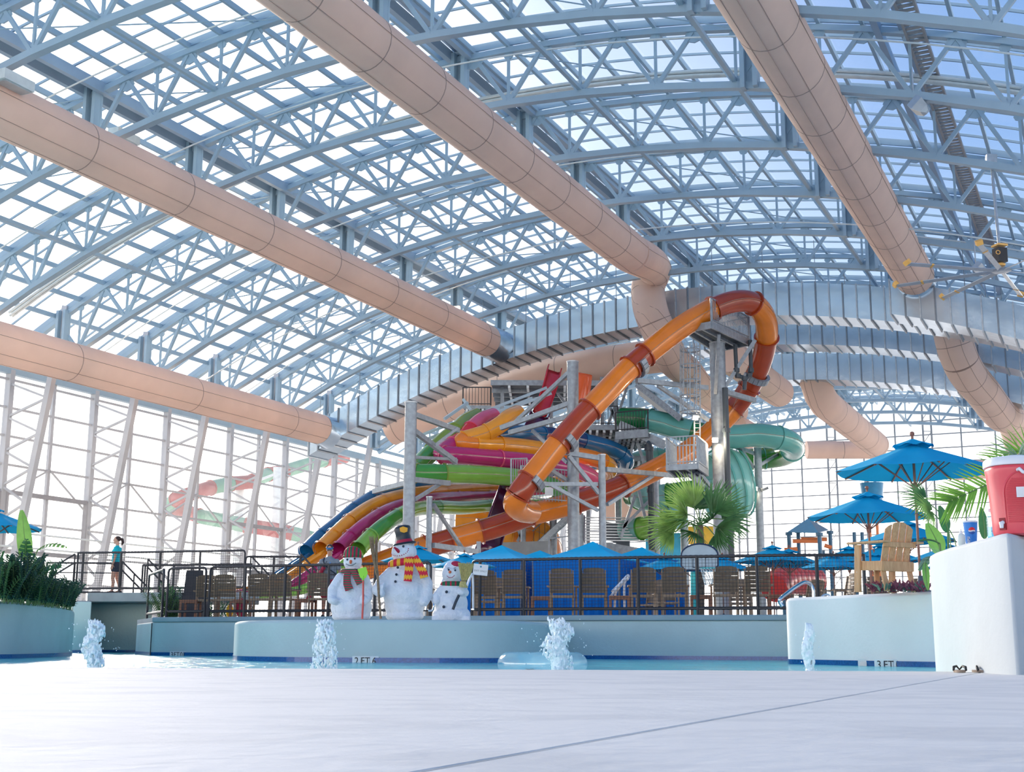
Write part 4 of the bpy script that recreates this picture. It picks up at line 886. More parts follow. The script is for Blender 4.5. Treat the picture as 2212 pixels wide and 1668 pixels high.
rg = root('platform_guard', 'galvanised guard rail behind the foot of the orange slide', 'railing', P(1150, 1085, 62)); balusters(rg, P(1125, 1078, 62), P(1240, 1088, 63), 1.6, .16); MB().box(P(1186, 1062, 61.9), (.4, .15, .4)).build('control_box', M['tile_white'], rg)
rg = root('platform_guard', 'small galvanised guard rail left of the orange tube elbow', 'railing', P(1106, 1050, 61)); balusters(rg, P(1104, 1046, 63), P(1138, 1044, 64), 1.25, .16)
# green foliage-coloured wall art and coloured panels low behind the palm
pw = root('play_wall', 'blue and yellow painted wall low behind the fan palm', 'wall', P(1470, 1215, 79.5))
for (x0, x1, y0, y1, Y, m, lb) in ((1395, 1470, 1152, 1215, 80, 'panel_blue', 'bright blue painted panel low behind the fan palm'), (1424, 1444, 1142, 1170, 79, 'panel_yellow', 'yellow painted panel left of the fan palm trunk'), (1482, 1540, 1138, 1176, 79, 'panel_yellow', 'yellow painted panel right of the fan palm trunk')):
    a, c = P(x0, y1, Y), P(x1, y0, Y); MB().box((a + c) / 2, (abs(c.x - a.x), .3, abs(c.z - a.z))).build('painted_panel', M[m], pw, label=lb)
# ================================================================ CHAIRS, TABLES, UMBRELLAS, CABANAS
def make_chair():
    r = root('armchair', 'x', 'chair', (0, 0, 0), 'slatted armchairs along the railing')
    lean = lambda z: -.22 - (z - .45) * .22
    for i in range(6):
        z = .50 + i * .088; hw = .25 - (.02 if i == 5 else 0); ys_ = lean(z)
        poly = [(x, ys_ + .05 * (1 - (x / .27) ** 2) - .05, z) for x in (-hw, -hw * .5, 0, hw * .5, hw)]; h = .083
        m = MB(); top_ = [(x, y - h * .22, zz + h + (.035 * (1 - (x / .25) ** 2) if i == 5 else 0)) for x, y, zz in poly]
        n = len(poly); vs = [Vector(p) for p in poly] + [Vector(p) for p in top_] + [Vector(p) + Vector((0, .022, 0)) for p in poly] + [Vector(p) + Vector((0, .022, 0)) for p in top_]
        fs = []
        for k in range(n - 1): fs += [(k, k + 1, n + k + 1, n + k), (2 * n + k + 1, 2 * n + k, 3 * n + k, 3 * n + k + 1), (n + k, n + k + 1, 3 * n + k + 1, 3 * n + k), (k + 1, k, 2 * n + k, 2 * n + k + 1)]
        fs += [(0, n, 3 * n, 2 * n), (n - 1, 3 * n - 1, 4 * n - 1, 2 * n - 1)]
        m.add(vs, fs).build('back_slat', M['wicker'], r)
    for s in (-1, 1):
        MB().beam((s * .262, lean(.42) + .0, .40), (s * .262, lean(1.04) + .0, 1.0), .03, .045, (0, 1, 0)).build('back_stile', M['wicker_l'], r)
        MB().beam((s * .25, -.24, 0), (s * .25, -.20, .44), .045, .05, (0, 1, 0)).build('leg', M['wicker_l'], r)
        MB().beam((s * .28, .27, 0), (s * .28, .25, .64), .045, .05, (0, 1, 0)).build('leg', M['wicker_l'], r)
        MB().box((s * .31, .02, .655), (.065, .60, .03)).build('armrest', M['wicker_l'], r)
    MB().box((0, .02, .43), (.50, .50, .04)).build('seat', M['wicker_l'], r)
    MB().box((0, -.235, .425), (.50, .03, .06)).build('back_rail', M['wicker_l'], r)
    return r
def make_table():
    r = root('side_table', 'x', 'table', (0, 0, 0), 'low wooden side tables between the armchairs'); 
    for i in range(5): MB().box((0, -.18 + i * .09, .42), (.46, .082, .03)).build('top_slat', M['redwood'], r)
    for sx in (-1, 1):
        for sy in (-1, 1): MB().box((sx * .2, sy * .18, .205), (.055, .055, .41)).build('leg', M['redwood'], r)
    MB().box((0, -.2, .38), (.44, .025, .05)).build('apron', M['redwood'], r); MB().box((0, .2, .38), (.44, .025, .05)).build('apron', M['redwood'], r)
    return r
def make_umbrella():
    r = root('patio_umbrella', 'x', 'umbrella', (0, 0, 0), 'blue market umbrellas on the deck'); R = 1.25; ze, za = 1.93, 2.40; n = 8
    def canopy(R0, z0, R1, z1, sag, bm, rr=3):
        vs = []; rings = 6
        for i in range(rings + 1):
            f = i / rings
            for k in range(n * 4):
                a = -PI / 2 + 2 * PI * k / (n * 4); c = (k % 4) / 4.0; ed = math.cos(PI / n) / math.cos((c - .5) * 2 * PI / n)
                rad = (R0 + (R1 - R0) * f) * ed; z = z0 + (z1 - z0) * f - sag * f * math.sin(PI * c) * .5
                vs.append((rad * math.cos(a), rad * math.sin(a), z))
        N_ = n * 4
        return bm.add(vs, [(i * N_ + k, (i + 1) * N_ + k, (i + 1) * N_ + (k + 1) % N_, i * N_ + (k + 1) % N_) for i in range(rings) for k in range(N_)])
    canopy(.02, za - .03, R, ze, .05, MB()).build('canopy', M['canopy'], r, smooth=25)
    v = MB(); vs = []; N_ = 48
    for i in range(5):
        f = i / 4
        for k in range(N_):
            a = 2 * PI * k / N_; rad = .03 + .29 * f; vs.append((rad * math.cos(a), rad * math.sin(a), za + .05 - .115 * f ** .9 + f * .016 * math.sin(a * 8)))
    v.add(vs, [(i * N_ + k, (i + 1) * N_ + k, (i + 1) * N_ + (k + 1) % N_, i * N_ + (k + 1) % N_) for i in range(4) for k in range(N_)]).build('vent_cap', M['canopy'], r, smooth=True)
    MB().tube([(0, 0, 0), (0, 0, za + .1)], .022, 10).build('pole', M['teak'], r, smooth=True)
    MB().ball((0, 0, za + .135), .04, 10, 8).build('finial', M['teak'], r, smooth=True)
    MB().lathe([(.03, 1.62), (.05, 1.65), (.05, 1.72), (.03, 1.75)], (0, 0, 0), 10).build('slider_hub', M['teak'], r, smooth=True)
    for k in range(n):
        a = -PI / 2 + 2 * PI * k / n; c, s_ = math.cos(a), math.sin(a)
        MB().beam((.03 * c, .03 * s_, za - .06), (R * .985 * c, R * .985 * s_, ze - .015), .02, .022).build('rib', M['teak'], r)
        MB().beam((.04 * c, .04 * s_, 1.69), (R * .5 * c, R * .5 * s_, ze + (za - ze) * .5 - .045), .014, .016).build('strut', M['teak'], r)
    MB().lathe([(.25, 0), (.25, .05), (.06, .09), (.035, .3), (.001, .3)], (0, 0, 0), 16).build('base', M['dark_steel'], r, smooth=True)
    return r
chair0, table0, umb0 = make_chair(), make_table(), make_umbrella()
kids = children_map()
first = {}
def place(src, loc, rz, label, scale=None):
    if src.name not in first:
        first[src.name] = 1; src.location = loc; src.rotation_euler = (0, 0, rz); src['label'] = label
        if scale: src.scale = (scale,) * 3
        return src
    return dup(src, loc, rz, label, None, kids, scale)
chairs = [(448, .9, .25, 'brown slatted armchair standing next to the tall dark wicker chair'), (490, .8, .1, 'brown slatted armchair in front of the pink bag'), (566, .75, 0, 'brown slatted armchair, left one of the pair near the blue slide exit'), (613, .75, -.06, 'brown slatted armchair, right one of the pair near the blue slide exit'), (694, .8, 0, 'brown slatted armchair with the man in grey standing behind it'), (905, 1.0, 0, 'brown slatted armchair half hidden between the two larger snowmen'), (1050, .8, 0, 'brown slatted armchair directly below the paper exit sign'), (1113, .8, 0, 'brown slatted armchair second to the right of the paper exit sign'), (1216, .75, -.04, 'brown slatted armchair in front of the gap between two blue cabanas'), (1283, .78, .03, 'brown slatted armchair in front of the largest blue cabana'), (1389, .8, .05, 'brown slatted armchair just left of the basketball hoop, farther of two'), (1457, .8, -.03, 'brown slatted armchair right beside the basketball backboard post'), (1567, .8, .03, 'brown slatted armchair just right of the basketball net'), (1636, .85, -.05, 'last brown slatted armchair before the steel pool handrail')]
for x, dY, rz, lb in chairs:
    Y = bw(x) + dY; p = PX(x, Y, .845); place(chair0, p, rz - .1, lb)
for x, dY, lb in ((412, .6, 'low wooden side table in front of the tall dark wicker chair'), (520, .9, 'low wooden side table beside the chair with the pink bag'), (661, .75, 'low wooden side table left of the man in grey'), (1169, .6, 'low wooden side table right of the exit sign chairs'), (1338, .65, 'low wooden side table in front of the white step rail'), (1514, .6, 'low wooden side table under the basketball net'), (1682, .6, 'low wooden side table touching the white blue planter')):
    place(table0, PX(x, bw(x) + dY, .845), -.1, lb)
# more armchairs farther back, facing other ways
for x, Y, rz, lb in ((1815, 31, PI / 2 + .2, 'brown armchair seen side-on left of the cedar chair'), (1905, 32, PI, 'brown armchair behind the back legs of the cedar chair'), (1985, 33, PI * .9, 'brown armchair behind the reddish ground plants, rightmost one'), (1440, 34, PI, 'brown armchair turned round behind the chair beside the hoop'), (1600, 34, PI * .95, 'brown armchair turned round behind the last pair of chairs'), (1060, 33.5, PI * .9, 'pale brown armchair in the shade beside the first cabana'), (1405, 36, 2.5, 'rounded brown armchair low behind the railing post'), (1745, 34, 2.2, 'brown armchair with an orange bag behind the steel handrail')):
    place(chair0, PX(x, Y, .845), rz, lb)
def umb(xc, y, Y, lb, zb=.845, rz=0, wpx=None):
    z = P(xc, y, Y).z; place(umb0, PX(xc, Y, zb) if y > 1300 else Vector((P(xc, y, Y).x, Y, zb)), rz, lb, (z - zb) / 2.42)
umb(1971, 953, 20.9, 'biggest blue umbrella, its pole rising behind the cedar chair', 1.0)
umb(1873, 1066, 27.0, 'second biggest blue umbrella, in front of the blue tipping bucket')
umb(1960, 1128, 31.5, 'blue umbrella half hidden directly behind the back of the cedar chair')
umb(1668, 1180, 41, 'blue umbrella under the pole with three lamps')
umb(1704, 1188, 46, 'blue umbrella overlapping behind the one under the three-lamp pole')
umb(1833, 1182, 41, 'blue umbrella between the play frame and the cedar chair')
umb(1800, 1199, 34, 'low wide blue umbrella behind the second railing post from the handrail')
umb(1888, 1196, 38, 'low blue umbrella just left of the cedar chair leg')
umb(2045, 1176, 36, 'blue umbrella showing between the banana leaves')
umb(2075, 1196, 42, 'small blue umbrella glimpsed behind the soap bottle')
umb(1906, 1176, 47, 'small far blue umbrella above the arm of the cedar chair')
umb(-22, 1096, 30, 'blue umbrella at the edge of the view beside the upright banana leaf')
umb(903, 1180, 36, 'blue umbrella behind the tallest snowman')
umb(1003, 1197, 33, 'blue umbrella behind the small snow girl', wpx=1)
umb(1560, 1203, 36, 'blue umbrella just right of the basketball backboard')
umb(1435, 1203, 40, 'blue umbrella just left of the basketball backboard')
umb(1493, 1200, 44, 'dark blue umbrella hidden behind the basketball backboard')

def cabana(label, xn, Y, y_eave, L, D, rise, wall=True):
    n = Vector((P(xn, y_eave, Y).x, Y, 0)); ze = P(xn, y_eave, Y).z; r = root('cabana', label, 'cabana', Vector((n.x, n.y, .845)), 'blue fabric cabanas')
    a, b = -AT * L, AS * D; c = [n, n + b, n + a + b, n + a]; cz = [p + Vector((0, 0, ze)) for p in c]; ap = (cz[0] + cz[2]) / 2 + Vector((0, 0, rise))
    for i in range(4):
        p, q = cz[i], cz[(i + 1) % 4]; vs = []; K = 8
        for j in range(K + 1):
            f = j / K
            for k in range(K + 1): vs.append(ap.lerp(p.lerp(q, k / K), f) + Vector((0, 0, -.06 * math.sin(PI * f) )))
        MB().add(vs, [(j * (K + 1) + k, (j + 1) * (K + 1) + k, (j + 1) * (K + 1) + k + 1, j * (K + 1) + k + 1) for j in range(K) for k in range(K)]).build('roof_panel', M['tent'], r, smooth=25)
        MB().add([p, q, q - Vector((0, 0, .22)), p - Vector((0, 0, .22))], [(0, 3, 2, 1)]).build('valance', M['canopy'], r)
        MB().tube([Vector((p.x, p.y, .845)), p], .04, 8).build('corner_post', M['dark_steel'], r)
        d = (q - p).normalized(); m = MB(); vs = []; K = 44; out = d.cross(Vector((0, 0, 1)))
        for k in range(K + 1):
            f = k / K; o = out * (.035 * math.sin(f * 60) + .02 * math.sin(f * 23 + i))
            vs += [p.lerp(q, f) + o * .3 - Vector((0, 0, .05)) - out * -.04, p.lerp(q, f) + o * .9 - Vector((0, 0, (ze - .85) * .5)), p.lerp(q, f) + o * 1.4 - Vector((0, 0, ze - .86))]
        m.add(vs, [(k * 3 + j, k * 3 + j + 1, k * 3 + j + 4, k * 3 + j + 3) for k in range(K) for j in range(2)]).build('curtain', M['curtain'], r, smooth=True)
    return r
cabana('blue cabana tent nearest the exit sign', 1126, 41, 1207, 2.7, 2.8, .56)
cabana('largest blue cabana tent, in the middle of the long railing', 1337, 39, 1204, 2.8, 2.9, .62)
cabana('small blue cabana tent peeking between the two larger ones', 1206, 48, 1211, 2.7, 2.8, .5)
cabana('blue cabana roof farther back behind the lone dark pipe', 1432, 50, 1203, 2.6, 2.6, .5)

# ---------------------------------------------------------------- cedar chair
p = PX(1934, 19.6, 1.0); cc = root('adirondack_chair', 'big cedar armchair with a fanned slat back standing in the white blue planter', 'chair', p)
def L_(mb, name, m=None, par=cc, bev=.006, **k):
    o = mb.build(name, m or M['cedar'], par, local=True, **k)
    if bev: md = o.modifiers.new('bevel', 'BEVEL'); md.width = bev; md.segments = 2; md.limit_method = 'ANGLE'
    return o
for i in range(4):
    x0 = -.275 + i * .14; x1 = x0 + .116; tz = [1.02 - .10 * (abs(x) / .262) ** 2 for x in (x0, (x0 + x1) / 2, x1)]; Y_ = lambda z: -.02 - (z - .33) * .27
    poly = [Vector((x0, Y_(.33), .33)), Vector((x1, Y_(.33), .33)), Vector((x1, Y_(tz[2]), tz[2])), Vector(((x0 + x1) / 2, Y_(tz[1]), tz[1] + .006)), Vector((x0, Y_(tz[0]), tz[0]))]
    L_(MB().prism(poly, (0, .028, .005)), 'back_slat')
L_(MB().box((0, -.155, .69), (.62, .03, .075)), 'back_crosspiece')
L_(MB().box((0, -.085, .37), (.58, .04, .15)), 'back_board')
for s in (-1, 1):
    L_(MB().prism([(s * .33 - .075, -.24, .71), (s * .33 + .075, -.24, .71), (s * .36 + .075, .52, .72), (s * .36 - .075, .52, .72)], (0, 0, .03)), 'armrest')
    L_(MB().beam((s * .34, .42, .0), (s * .34, .37, .71), .04, .12, (0, 1, 0)), 'leg')
    L_(MB().beam((s * .30, -.10, .37), (s * .30, .42, .40), .035, .14), 'side_board')
    L_(MB().beam((s * .26, -.12, 0), (s * .26, -.05, .33), .09, .035, (0, 1, 0)), 'leg')
for i in range(6): L_(MB().box((0, -.02 + i * .085, .44 + .002 * i), (.56, .075, .025)), 'seat_slat')
L_(MB().beam((-.06, .30, 0), (-.06, .30, .33), .09, .035, (0, 1, 0)), 'centre_leg')
for s in (-1, 1):
    for z in (.12, .3, .5): L_(MB().ball((s * .36, .40, z), .006, 6, 4), 'screw', M['steel_grey'], bev=0)
cc.rotation_euler = (0, 0, math.radians(27)); cc.scale = (1.0, 1.0, 1.0)

# ---------------------------------------------------------------- red cooler and small things on the white block
ct = Vector((P(2208, 1170, 9.95).x, 9.95, 1.031)); ck = root('drink_cooler', 'red drink cooler with a white lid standing on the white corner block', 'cooler', ct)
def ell(prof, name, m, n=40, sx=1.0, sy=1.0): 
    vs = []
    for r_, z in prof:
        for k in range(n):
            a = 2 * PI * k / n; e = 1 + .035 * math.cos(4 * a + PI); vs.append((r_ * e * math.cos(a), r_ * e * math.sin(a), z))
    o = MB().add(vs, [(i * n + k, i * n + (k + 1) % n, (i + 1) * n + (k + 1) % n, (i + 1) * n + k) for i in range(len(prof) - 1) for k in range(n)] + [tuple(range(n))[::-1], tuple((len(prof) - 1) * n + k for k in range(n))]).build(name, m, ck, smooth=35, local=True); return o
ell([(.175, 0), (.192, .008), (.198, .03), (.20, .10), (.208, .25), (.222, .42), (.228, .46), (.228, .475), (.222, .485)], 'body', M['red_plastic'])
ell([(.226, .487), (.236, .489), (.238, .50), (.236, .535), (.226, .548), (.15, .553)], 'lid', M['white_plastic'])
ell([(.10, .553), (.10, .566), (.09, .57)], 'lid_boss', M['white_plastic'])
def rad(z): return .200 + (z - .10) * (.022 / .32)
hatch = MB(); fc = -PI / 2 - .02
for i in range(25):
    z = .085 + i * .0125; hw = .62 if z < .27 else .62 * math.sqrt(max(0, 1 - ((z - .27) / .155) ** 2))
    if hw < .08: continue
    pts = [Vector(((rad(z) * 1.0 + .004) * (1 + .035 * math.cos(4 * a + PI)) * math.cos(a), (rad(z) + .004) * (1 + .035 * math.cos(4 * a + PI)) * math.sin(a), z)) for a in [fc - hw + 2 * hw * k / 14 for k in range(15)]]
    hatch.tube(pts, .0042, 5)
hatch.build('ribbed_panel', M['red_plastic'], ck, smooth=True, local=True)
pts = []
for k in range(33):
    t = k / 32 * PI; a = fc + .70 * -math.cos(t); z = .27 + .175 * math.sin(t); pts.append((a, z))
pts = [(fc - .70, .08)] + pts + [(fc + .70, .08)]
MB().tube([Vector(((rad(z) + .003) * (1 + .035 * math.cos(4 * a + PI)) * math.cos(a), (rad(z) + .003) * (1 + .035 * math.cos(4 * a + PI)) * math.sin(a), z)) for a, z in pts], .006, 6).build('arch_rim', M['red_plastic'], ck, smooth=True, local=True)
a = fc - .16; MB().box(((rad(.29) + .012) * math.cos(a), (rad(.29) + .012) * math.sin(a), .29), (.062, .012, .072), -.18).build('label_plate', M['white_plastic'], ck, local=True)
a = fc - .16; MB().box(((rad(.29) + .019) * math.cos(a), (rad(.29) + .019) * math.sin(a), .288), (.046, .003, .056), -.18).build('label_face', M['paper'], ck, local=True)
MB().tube([(-.055, -.225, .445), (-.05, -.255, .45), (-.03, -.265, .425), (.0, -.268, .415), (.08, -.262, .415), (.12, -.235, .44)], .012, 8).build('handle', M['white_plastic'], ck, smooth=True, local=True)
MB().box((-.145, -.125, .075), (.05, .05, .085), .7).build('spigot_recess', mat('shaded_red_plastic', (.30, .01, .02), .5), ck, local=True)  # solid box; the shade of the recess is put into its darker red
MB().tube([(-.155, -.14, .085), (-.172, -.152, .08), (-.172, -.152, .045)], [.016, .017, .013], 10).build('spigot', M['white_plastic'], ck, smooth=True, local=True)
ck.rotation_euler = (0, 0, -.12); ck.scale = (1.06, 1.06, 1.08)

cp_ = Vector((P(2099, 1181, 11.0).x, 11.0, 1.031)); cu = root('paper_cup', 'tall blue paper cup with a round red white blue logo and straw', 'cup', cp_)
MB().lathe([(.043, 0), (.058, .195), (.055, .195), (.041, .01)], (0, 0, 0), 32).build('cup_wall', M['cup_blue'], cu, smooth=35, local=True)
MB().lathe([(.056, .195), (.061, .196), (.062, .205), (.054, .21), (.01, .212)], (0, 0, 0), 32).build('lid', M['white_plastic'], cu, smooth=35, local=True)
MB().tube([(-.008, 0, .20), (-.014, 0, .275)], .0035, 8).build('straw', M['white_plastic'], cu, smooth=True, local=True)
def cupat(u, v): z = .125 + v; r_ = .043 + .015 * z / .195 + .0012; a = -PI / 2 + u / r_; return Vector((r_ * math.cos(a), r_ * math.sin(a), z))
def logo(lo, hi, m, name):
    vs = []; K = 20
    for i in range(K + 1):
        u = -.029 + .058 * i / K; h = math.sqrt(max(0, .029 ** 2 - u * u)); th = .35; w = .006 * math.sin(u / .029 * 2.2) + u * -.25
        l_ = max(-h, min(h, lo(w, h))); u_ = max(-h, min(h, hi(w, h))); vs += [cupat(u - .008, l_), cupat(u - .008, u_)]
    MB().add(vs, [(2 * i, 2 * i + 2, 2 * i + 3, 2 * i + 1) for i in range(K)]).build(name, m, cu, local=True)
logo(lambda w, h: w + .004, lambda w, h: h, M['bright_red'], 'logo_red'); logo(lambda w, h: w - .007, lambda w, h: w + .004, M['paper'], 'logo_white'); logo(lambda w, h: -h, lambda w, h: w - .007, M['cup_dark'], 'logo_blue')
t_ = text('PEPSI', .030, (0, 0, 0), 0, M['paper'], cu); t_.parent = cu; t_.location = (-.033, -.038, .045); t_.rotation_euler = (PI / 2, -PI / 2, -.75)
cu.scale = (1.02,) * 3
q = Vector((P(2078, 1184, 10.9).x, 10.9, 1.031)); so = root('soap_bottle', 'small clear squeeze bottle with a white cap left of the blue cup', 'bottle', q)
MB().lathe([(.028, 0), (.031, .005), (.031, .075), (.024, .095), (.012, .10)], (0, 0, 0), 20).build('bottle_body', mat('milky_bottle', (.70, .80, .74), .3), so, smooth=35, local=True)
MB().lathe([(.013, .098), (.014, .115), (.006, .12), (.004, .14)], (0, 0, 0), 14).build('cap', M['white_plastic'], so, smooth=35, local=True)
q = Vector((P(2143, 1172, 10.35).x, 10.35, 1.031)); wb = root('water_bottle', 'clear ribbed water bottle with pale blue drink beside the cooler', 'bottle', q)
MB().lathe([(.03, 0), (.033, .006)] + [(.033 - .002 * (i % 2), .02 + i * .011) for i in range(13)] + [(.033, .17), (.025, .20), (.013, .215), (.013, .23)], (0, 0, 0), 20).build('bottle_body', M['bottle'], wb, smooth=35, local=True)
MB().lathe([(.028, .005), (.030, .02), (.030, .105), (.001, .106)], (0, 0, 0), 20).build('drink', M['bottle_blue'], wb, smooth=35, local=True)
MB().lathe([(.015, .225), (.016, .245), (.014, .25)], (0, 0, 0), 14).build('cap', M['white_plastic'], wb, smooth=35, local=True)
for i, (x, lb) in enumerate(((2064, 'dark flip-flop sandal, the one farther from the wall corner'), (2112, 'dark flip-flop sandal, the one nearer the wall corner'))):
    q = PX(x, 10.42, 0.0); r = root('flip_flop', lb, 'sandal', q, 'pair of flip-flops at the pool edge')
    out = [Vector((.048 * math.cos(a) * (1 if math.sin(a) > 0 else .85), .13 * math.sin(a), .002)) for a in [2 * PI * k / 20 for k in range(20)]]
    MB().prism(out, (0, 0, .018)).build('sole', M['sole'], r, local=True)
    for s in (-1, 1): MB().tube([Vector((s * .046, -.02, .018)), Vector((s * .044, .0, .042)), Vector((s * .022, .04, .050)), Vector((0, .075, .022))], [.009, .011, .008, .005], 8).build('strap', M['sandal'], r, smooth=True, local=True)
    r.rotation_euler = (0, 0, -.3 + i * .5); 
# ---------------------------------------------------------------- paper sign, hoop, bags, pool handrails
q = P(1038, 1231, 29.85); sg = root('paper_sign', 'white EXIT ONLY paper sign tied to the railing', 'sign', q)
MB().box((0, 0, 0), (.335, .012, .25)).build('sheet', M['paper'], sg, local=True)
t_ = text('EXIT ONLY', .058, (0, 0, 0), 0, mat('grey_print', (.30, .32, .34), .6), sg); t_.location = (0.0, -.008, -.03)
MB().tube([(0, -.008, .07), (0, -.010, .07)], .022, 14).build('round_emblem', mat('emblem_blue', (.03, .30, .45), .5), sg, local=True)
sg.rotation_euler = (0, math.radians(6), .05)
bk = root('basketball_hoop', 'poolside basketball hoop with an arched grey backboard and white net', 'basketball hoop', PX(1511, 35, .845)); Yb = 34.6
def bp(x, y): return P(x, y, Yb)
out = [bp(1471, 1222), bp(1471, 1200)] + [bp(1511 - 40 * math.cos(a), 1200 - 25 * math.sin(a)) for a in [PI * k / 14 for k in range(1, 14)]] + [bp(1551, 1200), bp(1551, 1222), bp(1541, 1232), bp(1481, 1232)]
MB().prism(out, (0, .05, 0)).build('backboard', M['board'], bk)
MB().tube([v - Vector((0, .012, 0)) for v in out], .022, 5, closed=True).build('board_edge', M['navy_line'], bk)
sq = [bp(1497, 1202), bp(1524, 1202), bp(1524, 1226), bp(1497, 1226)]; MB().tube([v - Vector((0, .012, 0)) for v in sq], .012, 4, closed=True).build('target_square', M['navy_line'], bk)
hc = bp(1526, 1229) + Vector((0, -.30, 0)); MB().tube([hc + Vector((.2 * math.cos(a), .2 * math.sin(a), 0)) for a in [2 * PI * k / 20 for k in range(20)]], .014, 6, closed=True).build('ring', M['hoopteal'], bk, smooth=True)
n_ = MB()
for k in range(14):
    for sgn in (-1, 1):
        pts = []
        for i in range(7): f = i / 6; r_ = .2 - .10 * f; a = 2 * PI * k / 14 + sgn * f * 1.3; pts.append(hc + Vector((r_ * math.cos(a), r_ * math.sin(a), -.44 * f)))
        n_.tube(pts, .007, 4)
n_.build('net', M['netw'], bk)
MB().tube([PX(1500, 35.3, .845), P(1500, 1236, 35.3)], .11, 12).build('stand', M['hoopteal'], bk, smooth=True)
for x, Y, sz, m, lb in ((520, 33.6, (.24, .2, .5), 'backpack', 'dark pink backpack standing behind the chairs'), (497, 33.9, (.2, .15, .34), 'ybag', 'yellow bag behind the chair next to the wicker chair')):
    q = PX(x, Y, .845); r = root('bag', lb, 'bag', q); b = MB().ball((0, 0, sz[2] / 2 + .005), (sz[0] / 2, sz[1] / 2, sz[2] / 2), 14, 10); b.build('bag_body', M[m], r, smooth=True, local=True)
    MB().tube([(-.04, 0, sz[2]), (0, 0, sz[2] + .06), (.04, 0, sz[2])], .01, 6).build('strap', M['sandal'], r, smooth=True, local=True)
def handrail(lb, l, m='chrome', r_=.025):
    r = root('pool_handrail', lb, 'handrail', P(*l[-1]), 'pool step handrails'); MB().tube(spline([P(*q) for q in l], 5), r_, 10).build('bent_tube', M[m], r, smooth=True); c = P(*l[-1]); MB().tube([c, c + Vector((0, 0, .03))], .05, 12).build('foot_flange', M['chrome'], r)
    return r
handrail('bent chrome handrail rising in front of the white blue planter corner', [(1690, 1310, 26.6), (1684, 1300, 26.6), (1686, 1293, 26.6), (1697, 1284, 26.8), (1720, 1267, 27), (1738, 1258, 27.2), (1750, 1262, 27.4), (1757, 1278, 27.4), (1757, 1312, 27.4)], r_=.04)
handrail('second low chrome handrail end curling beside the planter corner', [(1775, 1290, 27.3), (1782, 1285, 27.3), (1792, 1288, 27.3), (1794, 1312, 27.3)])
handrail('white step handrail leaning in front of the middle cabana', [(1322, 1278, 29.6), (1340, 1260, 29.8), (1356, 1243, 30), (1357, 1250, 30), (1349, 1262, 30), (1349, 1315, 30)], 'white_plastic')
handrail('white step handrail parallel to the leaning one', [(1318, 1290, 29.4), (1332, 1272, 29.6), (1352, 1249, 29.8), (1344, 1262, 29.8), (1330, 1282, 29.8), (1328, 1315, 29.8)], 'white_plastic')
handrail('curled chrome handrail behind the small snow girl, left side', [(960, 1320, 29.4), (945, 1300, 29.4), (950, 1270, 29.4), (960, 1247, 29.6), (966, 1240, 29.8), (970, 1262, 29.9), (970, 1318, 29.9)], 'white_plastic')
handrail('curled chrome handrail low between the tall snowman and the snow girl', [(925, 1320, 29.2), (934, 1318, 29.2), (937, 1305, 29.2), (930, 1292, 29.4), (922, 1290, 29.6), (920, 1318, 29.6)])
handrail('white bent handrail behind the straw broom', [(1006, 1275, 29.6), (1014, 1252, 29.7), (1020, 1240, 29.8), (1022, 1262, 29.9), (1022, 1318, 29.9)], 'white_plastic')
# tall dark wicker chair
q = PX(417, 34.4, .845); wc = root('wicker_chair', 'tall charcoal wicker chair seen from behind beside the railing', 'chair', q)
MB().prism([(-.27, .02, .62), (.27, .02, .62), (.23, -.08, 1.24), (-.19, -.08, 1.24)], (0, .05, 0)).build('backrest', M['dwicker'], wc, local=True)
MB().box((0, .28, .31), (.60, .56, .60)).build('seat_box', M['dwicker'], wc, local=True); MB().box((0, .22, .63), (.64, .44, .05)).build('seat', M['dwicker'], wc, local=True)
# ================================================================ SNOWMEN AND PEOPLE
def cap(mb, a, b, ra, rb, n=10):
    a = Vector(a); b = Vector(b); d = b - a; L_ = d.length; d = d / L_; pts = []; rr = []
    for k in range(4): f = math.sin((k / 4) * PI / 2); pts.append(a - d * ra * (1 - f) if k else a - d * ra * .98); rr.append(max(ra * math.sqrt(max(0, 1 - (1 - f) ** 2)), ra * .12))
    pts.append(a); rr.append(ra); pts.append(b); rr.append(rb)
    for k in range(1, 5): f = math.sin(k / 4 * PI / 2); pts.append(b + d * rb * f * .98); rr.append(max(rb * math.sqrt(max(0, 1 - f * f)), rb * .12))
    mb.tube(pts, rr, n)
def chain(mb, pts, rr, n=10):
    for i in range(len(pts) - 1): cap(mb, pts[i], pts[i + 1], rr[i], rr[i + 1], n)
def remesh(o, vox, smooth=3, f=.5):
    m = o.modifiers.new('remesh', 'REMESH'); m.mode = 'VOXEL'; m.voxel_size = vox; m.use_smooth_shade = True
    if smooth: s_ = o.modifiers.new('smooth', 'SMOOTH'); s_.iterations = smooth; s_.factor = f
    return o
M['snow'] = mat('snow_paint', (0.80, 0.82, 0.86), .6, 0, .05, 6, bump=1.0, bscale=9, spec=.3)
M['coal'] = mat('black_button', (.02, .03, .05), .3); M['hatb'] = mat('black_hat', (.012, .022, .035), .4); M['crim'] = mat('crimson', (.48, .01, .05), .5)
M['carrot'] = mat('carrot', (.80, .18, .06), .5); M['limeg'] = mat('lime_shovel', (.30, .78, .02), .35); M['handle_red'] = mat('red_handle', (.75, .10, .08), .4)
M['twig'] = mat('twig', (.30, .20, .12), .8, 0, .3, 30); M['straw'] = mat('straw', (.52, .42, .16), .8, 0, .25, 40); M['orangep'] = mat('orange_patch', (.9, .38, .02), .6)
